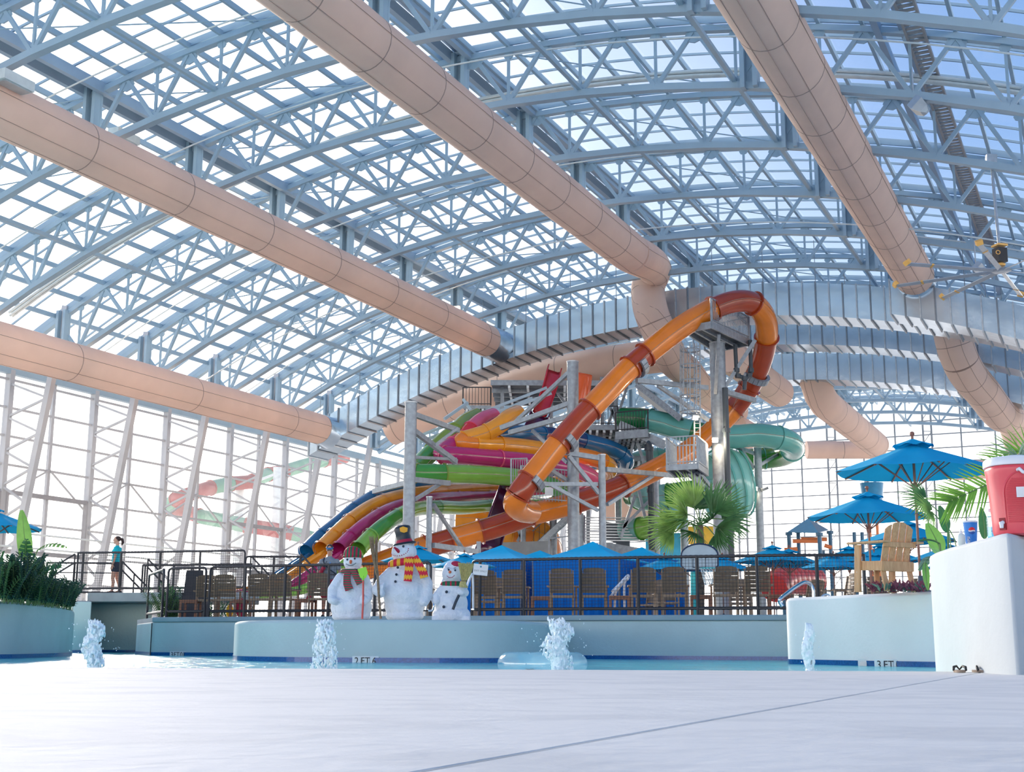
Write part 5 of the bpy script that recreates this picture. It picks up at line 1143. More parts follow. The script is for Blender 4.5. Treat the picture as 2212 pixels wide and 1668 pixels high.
def stripes(name, cols, freq, axis='Z', zig=0, rot=0.0):
    m = bpy.data.materials.new(name); m.use_nodes = True; nt = m.node_tree; b = nt.nodes['Principled BSDF']; b.inputs['Roughness'].default_value = .7
    tc = nt.nodes.new('ShaderNodeTexCoord'); sp = nt.nodes.new('ShaderNodeSeparateXYZ'); nt.links.new(tc.outputs['Object'], sp.inputs[0]); src = sp.outputs[axis]
    mu = nt.nodes.new('ShaderNodeMath'); mu.operation = 'MULTIPLY'; mu.inputs[1].default_value = freq; nt.links.new(src, mu.inputs[0]); last = mu
    if zig:
        pp = nt.nodes.new('ShaderNodeMath'); pp.operation = 'PINGPONG'; pp.inputs[1].default_value = .022; nt.links.new(sp.outputs['X'], pp.inputs[0])
        m2 = nt.nodes.new('ShaderNodeMath'); m2.operation = 'MULTIPLY_ADD'; m2.inputs[1].default_value = zig; nt.links.new(pp.outputs[0], m2.inputs[0]); nt.links.new(mu.outputs[0], m2.inputs[2]); last = m2
    fr = nt.nodes.new('ShaderNodeMath'); fr.operation = 'FRACT'; nt.links.new(last.outputs[0], fr.inputs[0])
    r = nt.nodes.new('ShaderNodeValToRGB'); r.color_ramp.interpolation = 'CONSTANT'; els = r.color_ramp.elements
    for i, c in enumerate(cols):
        e = els[i] if i < 2 else els.new(i / len(cols)); e.position = i / len(cols); e.color = (*c, 1)
    nt.links.new(fr.outputs[0], r.inputs[0]); nt.links.new(r.outputs[0], b.inputs['Base Color']); return m
RED_, GRN_, YEL_, BLK = (.50, .015, .05), (.02, .14, .06), (.92, .45, .02), (.02, .05, .04)
M['scarf_rg'] = stripes('red_green_scarf', [RED_, GRN_, RED_, (.3, .3, .3)][:2], 24, 'Z'); M['hat_rg'] = stripes('red_green_hat', [RED_, GRN_], 16, 'X')
M['scarf_ry'] = stripes('red_yellow_scarf', [YEL_, (.70, .01, .04)], 7.0, 'Z', zig=10); M['scarf_ry2'] = stripes('red_yellow_neck', [YEL_, (.70, .01, .04)], 8, 'X')
M['scarf_g'] = stripes('green_red_neck', [GRN_, GRN_, RED_], 12, 'X')
YS = 22.9; K = YS / 2855.0
def snowroot(label, xc): return root('snowman', label, 'snowman', PX(xc, YS, .602), 'painted snowman figures')
def loc(r, x, y, dy=0.0):           # pixel on the figure's plane -> figure space (+dy away from the viewer)
    p = P(x, y, YS); return Vector((p.x - r.location.x, dy, p.z - r.location.z))
def part(r, mb, name, m, smooth=True): return mb.build(name, m, r, smooth=smooth, local=True)
def dotb(r, x, y, dy, rad_, m, name): return part(r, MB().ball(loc(r, x, y, dy), (rad_ * K, rad_ * K * .7, rad_ * K), 10, 8), name, M[m])
def stick(r, l, rr, m, name): return part(r, MB().tube([loc(r, *q) for q in l], rr, 8), name, M[m])
def strip(r, l, w, th, m, name):     # hanging cloth band: list of (x, y, dy), width in px
    mb = MB(); pts = [loc(r, *q) for q in l]; vs = []
    for i, p in enumerate(pts):
        d = (pts[min(i + 1, len(pts) - 1)] - pts[max(i - 1, 0)]).normalized(); x = Vector((0, 1, 0)).cross(d).normalized(); ww = (w[i] if isinstance(w, list) else w) * K / 2
        for sx, sy in ((-1, -.5), (0, -.8), (1, -.5), (1, .5), (-1, .5)): vs.append(p + x * (sx * ww) + Vector((0, sy * th, 0)))
    n = len(pts); fs = [(i * 5 + k, i * 5 + (k + 1) % 5, (i + 1) * 5 + (k + 1) % 5, (i + 1) * 5 + k) for i in range(n - 1) for k in range(5)] + [(0, 1, 2, 3, 4), tuple((n - 1) * 5 + k for k in (4, 3, 2, 1, 0))]
    return part(r, mb.add(vs, fs), name, M[m], 40)
# ---- snowman with the knitted hat and shovel
r = snowroot('snowman with a striped knitted hat, holding a green shovel with red handle', 759); b = MB()
def blob(x, y, rx, ry, dy=0.0, rz=None): b.ball(loc(r, x, y, dy), (rx * K, (rz or rx * .8) * K, ry * K), 20, 14)
blob(759, 1312, 45, 40); blob(759, 1290, 41, 42); blob(761, 1262, 32, 34); blob(762, 1245, 24, 22); blob(762, 1214, 20.5, 20.5, 0, 18)
blob(759, 1332, 43, 14)
for l, rr in (([(737, 1250, -.05), (722, 1275, -.1), (720, 1296, -.2), (726, 1299, -.26)], [13 * K, 13 * K, 10 * K, 9 * K]), ([(786, 1250, -.05), (797, 1275, -.1), (797, 1293, -.2), (790, 1300, -.27)], [13 * K, 12 * K, 10 * K, 9 * K])):
    chain(b, [loc(r, *q) for q in l], rr)
for i in range(4): chain(b, [loc(r, 783, 1293 + i * 3.6, -.28), loc(r, 793 - i, 1292 + i * 3.6, -.31)], [2.6 * K, 2.3 * K], 6)
chain(b, [loc(r, 786, 1290, -.28), loc(r, 790, 1286, -.30)], [3 * K, 2.4 * K], 6)
remesh(part(r, b, 'body', M['snow']), .016, 3)
h = MB(); hp = [(20.5, 1213), (20.5, 1207), (18, 1199), (13, 1193), (6, 1190), (1, 1189.5)]; c0 = loc(r, 761, 1203, .03)
h.lathe([(q[0] * K, (1213 - q[1]) * K) for q in hp], c0, 22, Matrix.Rotation(.05, 3, 'Y')); part(r, h, 'knitted_hat', M['hat_rg'])
part(r, MB().ball(loc(r, 757, 1186, .0), 5.5 * K, 10, 8), 'pompom', M['crim']); part(r, MB().tube([c0 + Vector((21 * K * math.cos(a), 21 * K * math.sin(a), 0)) for a in [2 * PI * k / 20 for k in range(20)]], .018, 6, closed=True), 'hat_brim', M['hat_rg'])
for x, y in ((752, 1210), (768, 1208)): dotb(r, x, y, -.135, 2.3, 'coal', 'eye')
n_ = loc(r, 760, 1213, -.14); part(r, MB().tube([n_, n_ + Vector((.0, -.03, -.035)), n_ + Vector((.01, -.07, -.05))], [.026, .022, .008], 8), 'carrot_nose', M['carrot'])
for i in range(9): f = i / 8; dotb(r, 750 + 20.5 * f, 1220 + 4 * math.sin(PI * f) - 2 * f, -.152 + .02 * abs(f - .5), 1.0, 'coal', 'mouth_pebble')
part(r, MB().tube([loc(r, 762, 1234, 0) + Vector((22 * K * math.cos(a), 21 * K * math.sin(a), .012 * math.sin(a))) for a in [2 * PI * k / 20 for k in range(20)]], .045, 8, closed=True), 'scarf_neck', M['scarf_rg'])
strip(r, [(755, 1232, -.19), (753, 1247, -.235), (754, 1262, -.27), (759, 1276, -.29)], [13, 15, 17, 18], .02, 'scarf_rg', 'scarf_tail'); strip(r, [(765, 1232, -.2), (772, 1246, -.24), (781, 1263, -.26)], [12, 13, 14], .02, 'scarf_rg', 'scarf_tail')
r2 = root('toy_shovel', 'green plastic toy shovel with a red handle held by the knitted-hat snowman', 'shovel', PX(787, YS, .602))
stick(r2, [(787, 1338, -.33), (789, 1300, -.33), (789, 1256, -.33)], .017, 'handle_red', 'handle'); stick(r2, [(789, 1256, -.33), (789, 1246, -.33)], .016, 'limeg', 'socket')
vs = [(777, 1232), (795, 1227), (799, 1240), (795, 1250), (789, 1254), (783, 1250)]; part(r2, MB().prism([loc(r2, x, y, -.335) for x, y in vs], (0, .02, 0)), 'blade', M['limeg'], False)
# ---- tall snowman with the top hat and twig broom
r = snowroot('tallest snowman in a black top hat and red and yellow zigzag scarf', 873); b = MB()
blob(874, 1308, 43, 42); blob(876, 1282, 50, 44); blob(876, 1252, 40, 34); blob(874, 1232, 30, 22); blob(873, 1194, 28, 26, 0, 25); blob(874, 1331, 42, 16)
for l, rr in (([(846, 1240, -.02), (828, 1258, -.1), (817, 1276, -.2), (826, 1284, -.3)], [16 * K, 15 * K, 12 * K, 10 * K]), ([(908, 1240, -.0), (922, 1262, -.05), (924, 1288, -.14), (918, 1302, -.2)], [16 * K, 14 * K, 12 * K, 10 * K])): chain(b, [loc(r, *q) for q in l], rr)
for i in range(4): chain(b, [loc(r, 822, 1268 + i * 5, -.33), loc(r, 832 - i, 1268 + i * 5, -.36)], [3.6 * K, 3.0 * K], 6)
chain(b, [loc(r, 826, 1266, -.30), loc(r, 833, 1262, -.32)], [4 * K, 3.2 * K], 6)
remesh(part(r, b, 'body', M['snow']), .018, 3)
T_ = Matrix.Rotation(-.17, 3, 'Y'); c0 = loc(r, 874, 1176, .0); ht = MB().lathe([(19 * K, 0), (16 * K, 8 * K), (16.5 * K, 22 * K), (19 * K, 34 * K), (17 * K, 39 * K), (9 * K, 42 * K), (1 * K, 42.5 * K)], c0, 26, T_); part(r, ht, 'top_hat_crown', M['hatb'])
part(r, MB().lathe([(16.5 * K, -.004), (25 * K, -.004), (26 * K, .012), (25 * K, .022), (17 * K, .02)], c0, 28, T_), 'hat_brim', M['hatb']); part(r, MB().lathe([(19.4 * K, 2 * K), (19.3 * K, 4 * K), (17 * K, 9 * K), (16.8 * K, 10 * K)], c0, 26, T_, cap=False), 'hat_band', M['crim'])
pz = [loc(r, 865, 1142, -.162), loc(r, 872, 1139, -.158), loc(r, 882, 1142, -.150), loc(r, 881, 1150, -.158), loc(r, 874, 1153, -.166), loc(r, 866, 1150, -.168)]; part(r, MB().prism(pz, (0, .06, 0)), 'hat_patch', M['orangep'], False)
dotb(r, 873, 1182, -.185, 2.6, 'coal', 'eye'); dotb(r, 853, 1185, -.175, 1.6, 'coal', 'eye')
n_ = loc(r, 862, 1191, -.19); part(r, MB().tube([n_ + Vector((.01, .02, -.02)), n_ + Vector((-.025, -.04, .02)), n_ + Vector((-.055, -.09, .045))], [.03, .026, .014], 8), 'red_nose', M['crim'])
for i in range(12): f = i / 11; a = PI * (1.08 + .92 * f); dotb(r, 865 + 19 * math.cos(a) + 0, 1195 - 11 * math.sin(a) - 8 * f, -.205 + .05 * abs(f - .45), 1.15, 'crim', 'mouth_dot')
for x, y in ((862, 1228), (859, 1243), (857, 1258)): dotb(r, x, y, -.265, 2.8, 'coal', 'button')
part(r, MB().tube([loc(r, 872, 1215, 0) + Vector((27 * K * math.cos(a), 25 * K * math.sin(a), .03 * math.cos(a))) for a in [2 * PI * k / 22 for k in range(22)]], .062, 8, closed=True), 'scarf_neck', M['scarf_ry2'])
strip(r, [(886, 1205, -.23), (887, 1222, -.29), (886, 1240, -.33), (884, 1258, -.35)], [16, 18, 18, 17], .028, 'scarf_ry', 'scarf_tail'); strip(r, [(897, 1204, -.2), (907, 1222, -.27), (916, 1238, -.28), (919, 1250, -.28)], [14, 17, 18, 18], .028, 'scarf_ry', 'scarf_tail')
r2 = root('twig_broom', 'long twig broom held upright by the tallest snowman', 'broom', PX(825, YS, .602)); stick(r2, [(827, 1338, -.36), (823, 1290, -.37), (820, 1240, -.36), (815, 1215, -.35)], .022, 'twig', 'handle')
tb = MB()
for i in range(60):
    a = random.uniform(-1, 1); c_ = random.uniform(-.05, .05); x0 = 818 + a * 2.5; tb.tube([loc(r2, x0, 1240 + random.uniform(-6, 6), -.36 + c_ * .5), loc(r2, 813 + a * 7, 1195, -.36 + c_), loc(r2, 811 + a * 10, 1160 + random.uniform(0, 16), -.36 + c_ * 1.6)], [.006, .005, .002], 4)
part(r2, tb, 'twigs', M['twig'], False)['kind'] = 'stuff'
# ---- small snow girl with the straw broom
r = snowroot('smallest snowman, with a red and white cap, hugging a straw broom', 976); b = MB()
blob(975, 1328, 42, 22); blob(975, 1305, 36, 36); blob(976, 1280, 30, 28); blob(977, 1240, 23, 23, 0, 20); blob(979, 1233, 23, 22, .02, 20); b.box(loc(r, 975, 1336, 0), (82 * K, 50 * K, 10 * K))
for l, rr in (([(955, 1276, -.05), (943, 1290, -.1), (944, 1300, -.16)], [11 * K, 10 * K, 8 * K]), ([(997, 1274, -.05), (1004, 1281, -.12), (996, 1280, -.22)], [11 * K, 10 * K, 9 * K])): chain(b, [loc(r, *q) for q in l], rr)
for i in range(4): chain(b, [loc(r, 992 + i * 3.2, 1273, -.24), loc(r, 991 + i * 3.2, 1284, -.27)], [2.4 * K, 2.1 * K], 6)
remesh(part(r, b, 'body', M['snow']), .015, 3)
part(r, MB().ball(loc(r, 984, 1221, -.01), (14 * K, 15 * K, 9 * K), 14, 10), 'red_cap_top', M['crim'])
for x in (970, 984): dotb(r, x, 1232 if x < 975 else 1233, -.15, 2.2, 'coal', 'eye'); stick(r, [(x - 3, 1229, -.16), (x + 2, 1228, -.165)], .005, 'coal', 'eyebrow')
dotb(r, 973, 1237, -.165, 3.2, 'carrot', 'nose'); stick(r, [(966, 1245, -.155), (971, 1249, -.16), (977, 1249, -.16), (983, 1244, -.15)], .0045, 'crim', 'mouth')
part(r, MB().tube([loc(r, 977, 1262, 0) + Vector((21 * K * math.cos(a), 19 * K * math.sin(a), 0)) for a in [2 * PI * k / 20 for k in range(20)]], .045, 8, closed=True), 'scarf_neck', M['scarf_g'])
for x, y in ((966, 1280), (960, 1312)): dotb(r, x, y, -.235, 3.2, 'coal', 'button')
r2 = root('straw_broom', 'straw broom with a dark handle carried by the small snow girl', 'broom', PX(985, YS, .602)); stick(r2, [(993, 1287, -.30), (986, 1302, -.31), (980, 1318, -.31)], .024, 'coal', 'handle')
vs = []; n = 12; tb = MB(); rows = [(1003, 1271, 10), (1001, 1262, 7), (1004, 1256, 6), (1007, 1240, 12), (1008, 1220, 17)]
for x, y, w in rows:
    for k in range(n): a = 2 * PI * k / n; vs.append(loc(r2, x + w * math.cos(a), y + w * .1 * math.cos(a), -.28) + Vector((0, w * K * .4 * math.sin(a), 0)))
tb.add(vs, [(i * n + k, i * n + (k + 1) % n, (i + 1) * n + (k + 1) % n, (i + 1) * n + k) for i in range(len(rows) - 1) for k in range(n)] + [tuple(range(n))[::-1], tuple((len(rows) - 1) * n + k for k in range(n))]); part(r2, tb, 'straw_head', M['straw'], 40)
tb = MB()
for i in range(40): a = random.uniform(-1, 1); d_ = random.choice((-1, 1)); tb.tube([loc(r2, 1004 + a * 5, 1256, -.28 + d_ * .02 - .02), loc(r2, 1007 + a * 11, 1240, -.28 - .045), loc(r2, 1008 + a * 17, 1219 + random.uniform(-2, 2), -.28 - .055)], [.004, .004, .003], 4)
part(r2, tb, 'straws', M['straw'], False)['kind'] = 'stuff'
part(r2, MB().tube([loc(r2, 1003.5, 1257, -.28) + Vector((6.4 * K * math.cos(a), 3.6 * K * math.sin(a), 0)) for a in [2 * PI * k / 14 for k in range(14)]], .008, 6, closed=True), 'binding', M['twig'])

# ---------------------------------------------------------------- people
M['skin'] = mat('skin', (.62, .34, .24), .55, 0, .05, 8); M['skin2'] = mat('skin_tan', (.56, .31, .22), .55, 0, .05, 8)
M['shirt_teal'] = mat('turquoise_polo', (0.0, .48, .56), .8, 0, .06, 5, bump=.5, bscale=7); M['shorts_dark'] = mat('dark_shorts', (.03, .035, .06), .8, 0, .05, 5, bump=.3)
M['shirt_grey'] = mat('grey_tshirt', (.24, .28, .32), .8, 0, .06, 5, bump=.5, bscale=7); M['hair'] = mat('dark_hair', (.045, .022, .018), .6, 0, .2, 20, bump=.5); M['shoe'] = mat('dark_shoe', (.03, .03, .035), .6); M['visor'] = mat('blue_visor', (.02, .18, .40), .4)
def hand(mb, wr, d, side, fwd, s=1.0, curl=.5):
    """palm, four fingers and a thumb; d along the forearm, side = across the palm, fwd = palm normal"""
    d = Vector(d).normalized(); side = Vector(side).normalized(); fwd = Vector(fwd).normalized(); wr = Vector(wr)
    for k in range(4): cap(mb, wr + side * (.012 * (k - 1.5)) * s, wr + d * .075 * s + side * (.018 * (k - 1.5)) * s, .013 * s, .012 * s, 8)
    for k, ln in enumerate((.068, .078, .072, .056)):
        a = wr + d * .082 * s + side * (.0205 * (k - 1.5)) * s; c = a + (d * .9 + fwd * .25 * curl) * ln * .5 * s; e = c + (d * .6 + fwd * .7 * curl) * ln * .5 * s
        cap(mb, a, c, .0088 * s, .0082 * s, 6); cap(mb, c, e, .0082 * s, .0068 * s, 6)
    a = wr + d * .022 * s - side * .028 * s; c = a + (d * .6 - side * .5 + fwd * .3).normalized() * .038 * s; e = c + (d * .9 - side * .1 + fwd * .3).normalized() * .03 * s
    cap(mb, a, c, .0115 * s, .0095 * s, 7); cap(mb, c, e, .0095 * s, .0078 * s, 7)
def head(r, c, fwd, skinname, s=1.0, hairf=None):
    """face, ears and neck come with the body mesh; returns a list of adders"""
    fwd = Vector(fwd).normalized(); sd = fwd.cross(Vector((0, 0, 1))).normalized(); up = sd.cross(fwd); R = Matrix((sd, fwd, up)).transposed(); c = Vector(c)
    def body(mb):
        mb.ball(c + up * .03 * s, (.074 * s, .094 * s, .10 * s), 18, 14, R); mb.ball(c + fwd * .022 * s - up * .045 * s, (.055 * s, .066 * s, .062 * s), 14, 10, R)
        cap(mb, c + fwd * .088 * s + up * .018 * s, c + fwd * .108 * s - up * .018 * s, .010 * s, .014 * s, 7)
        mb.ball(c + fwd * .080 * s - up * .055 * s, (.022 * s, .014 * s, .012 * s), 8, 6, R); mb.ball(c + fwd * .068 * s - up * .09 * s, (.024 * s, .020 * s, .018 * s), 8, 6, R)
        for k in (-1, 1): mb.ball(c + sd * k * .076 * s + up * .0, (.012 * s, .02 * s, .03 * s), 8, 6, R)
    def face():
        for k in (-1, 1):
            part(r, MB().ball(c + fwd * .086 * s + sd * k * .031 * s + up * .022 * s, (.012 * s, .008 * s, .007 * s), 8, 6, R), 'eye', M['paper']); part(r, MB().ball(c + fwd * .093 * s + sd * k * .031 * s + up * .022 * s, .0045 * s, 6, 5), 'iris', M['coal'])
            part(r, MB().tube([c + fwd * .088 * s + sd * k * .018 * s + up * .042 * s, c + fwd * .082 * s + sd * k * .046 * s + up * .042 * s], .004 * s, 5), 'eyebrow', M['hair'])
        part(r, MB().tube([c + fwd * .090 * s + sd * k * .022 * s - up * .056 * s for k in (-1, 0, 1)], .0045 * s, 6), 'lips', M['carrot'])
    return body, face, (sd, fwd, up, R)
# woman in the turquoise polo, walking to the left of the view
r = root('person', 'woman with a dark ponytail, turquoise polo and dark shorts, walking on the bridge', 'person', Vector((PX(246, 42.2, 0).x, 42.2, 1.752)))
r.scale = (1.12, 1.12, 1.08)
F = Vector((-1, -.12, 0)); body, face, (sd, fw, up, R) = head(r, (-.02, 0, 1.585), F, 'skin', 1.0)
b = MB(); body(b); cap(b, (.01, 0, 1.36), (-.005, 0, 1.50), .056, .052, 12)
def ell3(mb, c, rx, ry, rz): mb.ball(c, (rx, ry, rz), 18, 12)
ell3(b, (.0, 0, 1.22), .10, .165, .17); ell3(b, (.0, 0, 1.0), .10, .15, .14); ell3(b, (.01, 0, .88), .115, .165, .13)
legs = {-1: [(-.0, -.09, .86), (-.05, -.09, .47), (-.045, -.085, .09)], 1: [(.02, .09, .86), (.02, .09, .47), (.12, .09, .10)]}
for k, l in legs.items():
    chain(b, [Vector(l[0]), Vector(l[1])], [.093, .058]); chain(b, [Vector(l[1]), Vector(l[1]).lerp(Vector(l[2]), .35) + Vector((.018, 0, 0)), Vector(l[2])], [.055, .054, .036]); cap(b, l[2], Vector(l[2]) + Vector((-.12, 0, -.05)), .036, .03)
arms = {-1: [(.015, -.175, 1.34), (.02, -.215, 1.08), (-.035, -.22, .85)], 1: [(.015, .175, 1.34), (.0, .215, 1.08), (-.06, .21, .86)]}
for k, l in arms.items():
    chain(b, [Vector(q) for q in l], [.05, .038, .026]); d_ = Vector(l[2]) - Vector(l[1]); hand(b, Vector(l[2]) + d_.normalized() * .01, d_, (-1, 0, -.1) if k < 0 else (-1, 0, -.1), (0, -k, 0), 1.0)
o = part(r, b, 'body', M['skin']); remesh(o, .0085, 2)
face()
b = MB(); ell3(b, (0, 0, 1.235), .125, .185, .175); ell3(b, (-.005, 0, 1.07), .125, .165, .15); ell3(b, (.0, 0, .97), .128, .17, .10); ell3(b, (-.03, 0, 1.24), .12, .15, .11)
for k, l in arms.items(): cap(b, l[0], Vector(l[0]).lerp(Vector(l[1]), .55), .068, .06)
cap(b, (.0, 0, 1.38), (.0, 0, 1.40), .075, .066); remesh(part(r, b, 'polo_shirt', M['shirt_teal']), .011, 4)
b = MB(); ell3(b, (.005, 0, .88), .135, .185, .12)
for k, l in legs.items(): cap(b, Vector(l[0]) + Vector((0, 0, -.02)), Vector(l[0]).lerp(Vector(l[1]), .36), .115, .105)
remesh(part(r, b, 'shorts', M['shorts_dark']), .012, 3)
for k, l in legs.items():
    f_ = Vector(l[2]); mb = MB(); cap(mb, f_ + Vector((.03, 0, -.045)), f_ + Vector((-.15, 0, -.055)), .042, .036); mb.box(f_ + Vector((-.06, 0, -.085)), (.25, .085, .02)); o = remesh(part(r, mb, 'shoe', M['shoe']), .012, 2)
b = MB(); hc = Vector((-.02, 0, 1.585)); b.ball(hc + fw * -.022 + up * .045, (.082, .092, .088), 16, 12, R); chain(b, [hc + fw * -.09 + up * .06, hc + fw * -.145 + up * .03, hc + fw * -.165 - up * .06, hc + fw * -.14 - up * .14], [.03, .042, .04, .018]); remesh(part(r, b, 'ponytail_hair', M['hair']), .01, 2)
part(r, MB().tube([hc + fw * .095 + sd * q * .05 + up * .024 for q in (-1, -.3, .3, 1)], .011, 6), 'sunglasses', M['coal'])
part(r, MB().tube([Vector(arms[-1][2]) + Vector((0, 0, .03)) + Vector((.03 * math.cos(a), .03 * math.sin(a), 0)) for a in [2 * PI * k / 10 for k in range(10)]], .007, 5, closed=True), 'wristband', M['coal'])
# man in the grey T-shirt behind the chairs, looking down
r = root('person', 'man in a grey T-shirt and blue visor looking down behind the armchairs', 'person', Vector((PX(709, 32.78, 0).x, 32.78, .845)))
F = Vector((.12, -1, -.28)); body, face, (sd, fw, up, R) = head(r, (-.0, -.03, 1.665), F, 'skin2', 1.05)
b = MB(); body(b); cap(b, (0, .01, 1.44), (0, -.01, 1.58), .064, .06, 12)
ell3(b, (0, 0, 1.30), .19, .115, .18); ell3(b, (0, 0, 1.06), .165, .11, .16); ell3(b, (0, 0, .93), .17, .12, .12)
legs = {-1: [(-.095, 0, .92), (-.11, -.01, .49), (-.12, .03, .09)], 1: [(.095, 0, .92), (.11, -.01, .49), (.12, .03, .09)]}
for k, l in legs.items(): chain(b, [Vector(q) for q in l], [.092, .06, .04]); cap(b, l[2], Vector(l[2]) + Vector((0, -.14, -.05)), .038, .032)
arms = {-1: [(-.185, .0, 1.385), (-.265, .02, 1.13), (-.25, -.12, .90)], 1: [(.185, .0, 1.385), (.265, .02, 1.13), (.27, -.08, .88)]}
for k, l in arms.items(): chain(b, [Vector(q) for q in l], [.055, .043, .03]); d_ = Vector(l[2]) - Vector(l[1]); hand(b, Vector(l[2]) + d_.normalized() * .01, d_, (0, -1, 0), (-k, 0, 0), 1.08)
remesh(part(r, b, 'body', M['skin2']), .0085, 2); face()
b = MB(); ell3(b, (0, -.005, 1.31), .215, .14, .19); ell3(b, (0, -.01, 1.10), .195, .14, .18); ell3(b, (0, 0, .96), .195, .14, .12); cap(b, (0, .01, 1.44), (0, .0, 1.475), .10, .078)
for k, l in arms.items(): cap(b, l[0], Vector(l[0]).lerp(Vector(l[1]), .62), .075, .07)
remesh(part(r, b, 't_shirt', M['shirt_grey']), .012, 4)
b = MB(); ell3(b, (0, 0, .90), .19, .14, .13)
for k, l in legs.items(): cap(b, l[0], Vector(l[0]).lerp(Vector(l[1]), .85), .115, .10)
remesh(part(r, b, 'shorts', M['crim']), .014, 3)
for k, l in legs.items():
    f_ = Vector(l[2]); mb = MB(); cap(mb, f_ + Vector((0, .03, -.05)), f_ + Vector((0, -.17, -.055)), .042, .038); remesh(part(r, mb, 'shoe', M['shoe']), .014, 2)
hc = Vector((0, -.03, 1.665)); b = MB(); b.ball(hc - fw * .022 + up * .052, (.092, .106, .096), 18, 14, R); remesh(part(r, b, 'short_hair', M['hair']), .01, 2)
b = MB(); vs = [hc + fw * (.085 + .075 * math.sin(a)) * 1.0 + sd * .078 * math.cos(a) + up * (.062 - .012 * math.sin(a)) for a in [PI * k / 12 for k in range(13)]]; b.prism(vs, up * .008)
part(r, b, 'visor_brim', M['visor'], False); part(r, MB().tube([hc - fw * .01 + up * .068 + sd * .086 * math.cos(a) + fw * .098 * math.sin(a) for a in [2 * PI * k / 20 for k in range(20)]], .012, 6, closed=True), 'visor_band', M['visor'])
part(r, MB().tube([hc + fw * .098 + sd * q * .06 + up * .022 for q in (-1, -.3, .3, 1)], .014, 6), 'sunglasses', M['coal'])
part(r, MB().tube(spline([(-.12, -.06, 1.48), (-.13, -.135, 1.36), (0.0, -.165, 1.2), (.12, -.16, 1.12), (.21, -.10, 1.05)], 4), .016, 6), 'chest_strap', M['coal'])
part(r, MB().tube([(.21, -.10, 1.05), (-.0, -.15, 1.06), (-.19, -.12, 1.02)], .014, 6), 'waist_pouch_strap', M['coal']); part(r, MB().prism([(.02, -.165, 1.33), (.06, -.165, 1.33), (.04, -.165, 1.37)], (0, -.006, 0)), 'shirt_badge', M['cup_blue'])
t_ = root('rescue_tube', 'long dark red rescue tube slung beside the man in grey', 'rescue tube', Vector(P(672, 1300, 32.9))); MB().tube(spline([P(700, 1225, 32.6), P(688, 1245, 32.65), P(676, 1272, 32.8), P(663, 1298, 32.9)], 4), [.05] * 13, 10).build('foam_tube', M['crim'], t_, smooth=True); MB().tube([P(700, 1225, 32.6), P(706, 1212, 32.6)], .012, 6).build('tow_strap', M['coal'], t_)
# ================================================================ WATER JETS, RING, FAN, LAMPS, OUTSIDE, PLANTS
def blade(mb, base, d, nrm, ln, w, bend=.3, n=5, fold=.15, tip=.0):
    """one leaf: strip of quads with a folded middle, bending along -nrm"""
    d = Vector(d).normalized(); nrm = Vector(nrm); nrm = (nrm - d * nrm.dot(d)).normalized(); s = d.cross(nrm); vs = []
    for i in range(n + 1):
        f = i / n; p = Vector(base) + d * (ln * (f - .15 * bend * f * f)) - nrm * (ln * bend * f * f); ww = w * (math.sin(PI * min(1, f * .92 + .08)) ** .8) if tip == 0 else w * (1 - f) ** .7
        vs += [p + s * ww * .5 + nrm * ww * fold, p, p - s * ww * .5 + nrm * ww * fold]
    mb.add(vs, [(i * 3 + k, i * 3 + k + 1, i * 3 + k + 4, i * 3 + k + 3) for i in range(n) for k in range(2)])
def jet(label, x, Y, pxh, w, lean, drops, split=0, seed=1):
    random.seed(seed); b0 = PX(x, Y, ZW); H = pxh * Y / 2855.0 ; r = root('water_jet', label, 'water jet', b0, 'small fountain jets in the pool'); b = MB()
    for j in range(760):
        f = random.random() ** .8; z = H * f; rad_ = w * (.35 + .65 * math.sin(PI * (f * .75 + .12))) if not split else w * .8
        if split: a = random.choice((-1, 1)); cx_ = a * (w * .7) * (1 - f) ** .7 + lean * z
        else: cx_ = lean * z + .25 * w * math.sin(z * 18)
        ang = random.uniform(0, 2 * PI); q = random.random() ** .5 * rad_; s_ = random.uniform(.0045, .0135) * (1.0 if f < .85 else .8)
        b.ball((cx_ + q * math.cos(ang), q * math.sin(ang), z), (s_, s_, s_ * random.uniform(1.2, 2.8)), 6, 5)
    if not split: b.tube([(0, 0, -.02), (lean * H * .5, 0, H * .5), (lean * H * .9, 0, H * .93)], [w * .45, w * .5, w * .25], 8)
    o = remesh(part(r, b, 'water_column', M['jet']), .006, 1, .3)
    d = MB()
    for j in range(drops):
        ang = random.uniform(0, 2 * PI); q = w * random.uniform(.9, 2.6); s_ = random.uniform(.0025, .006); d.ball((q * math.cos(ang) + lean * H, q * .6 * math.sin(ang), random.uniform(.05, H * 1.02)), (s_, s_, s_ * 1.4), 5, 4)
    for j in range(24):
        ang = random.uniform(0, 2 * PI); d.ball((w * 1.1 * math.cos(ang), w * 1.1 * math.sin(ang), random.uniform(0, .03)), (.012, .012, .008), 6, 4)
    part(r, d, 'droplets', M['jet'])['kind'] = 'stuff'
jet('foaming water jet nearest the left planter', 210, 13.6, 112, .11, -.03, 46, seed=3)
jet('arching water jet in front of the knitted-hat snowman', 706, 13.2, 116, .10, -.02, 40, 1, seed=5)
jet('broad water jet in front of the clear swim ring', 1207, 13.0, 122, .14, -.02, 50, 0, seed=8)
jet('narrow water jet in front of the white blue planter', 1741, 13.0, 112, .055, .02, 14, 0, seed=11)
c = PX(1172, 15.3, ZW); sr = root('swim_ring', 'clear pale blue inflatable swim ring floating behind a water jet', 'swim ring', c)
mb = MB(); n1, n2 = 64, 20; vs = []
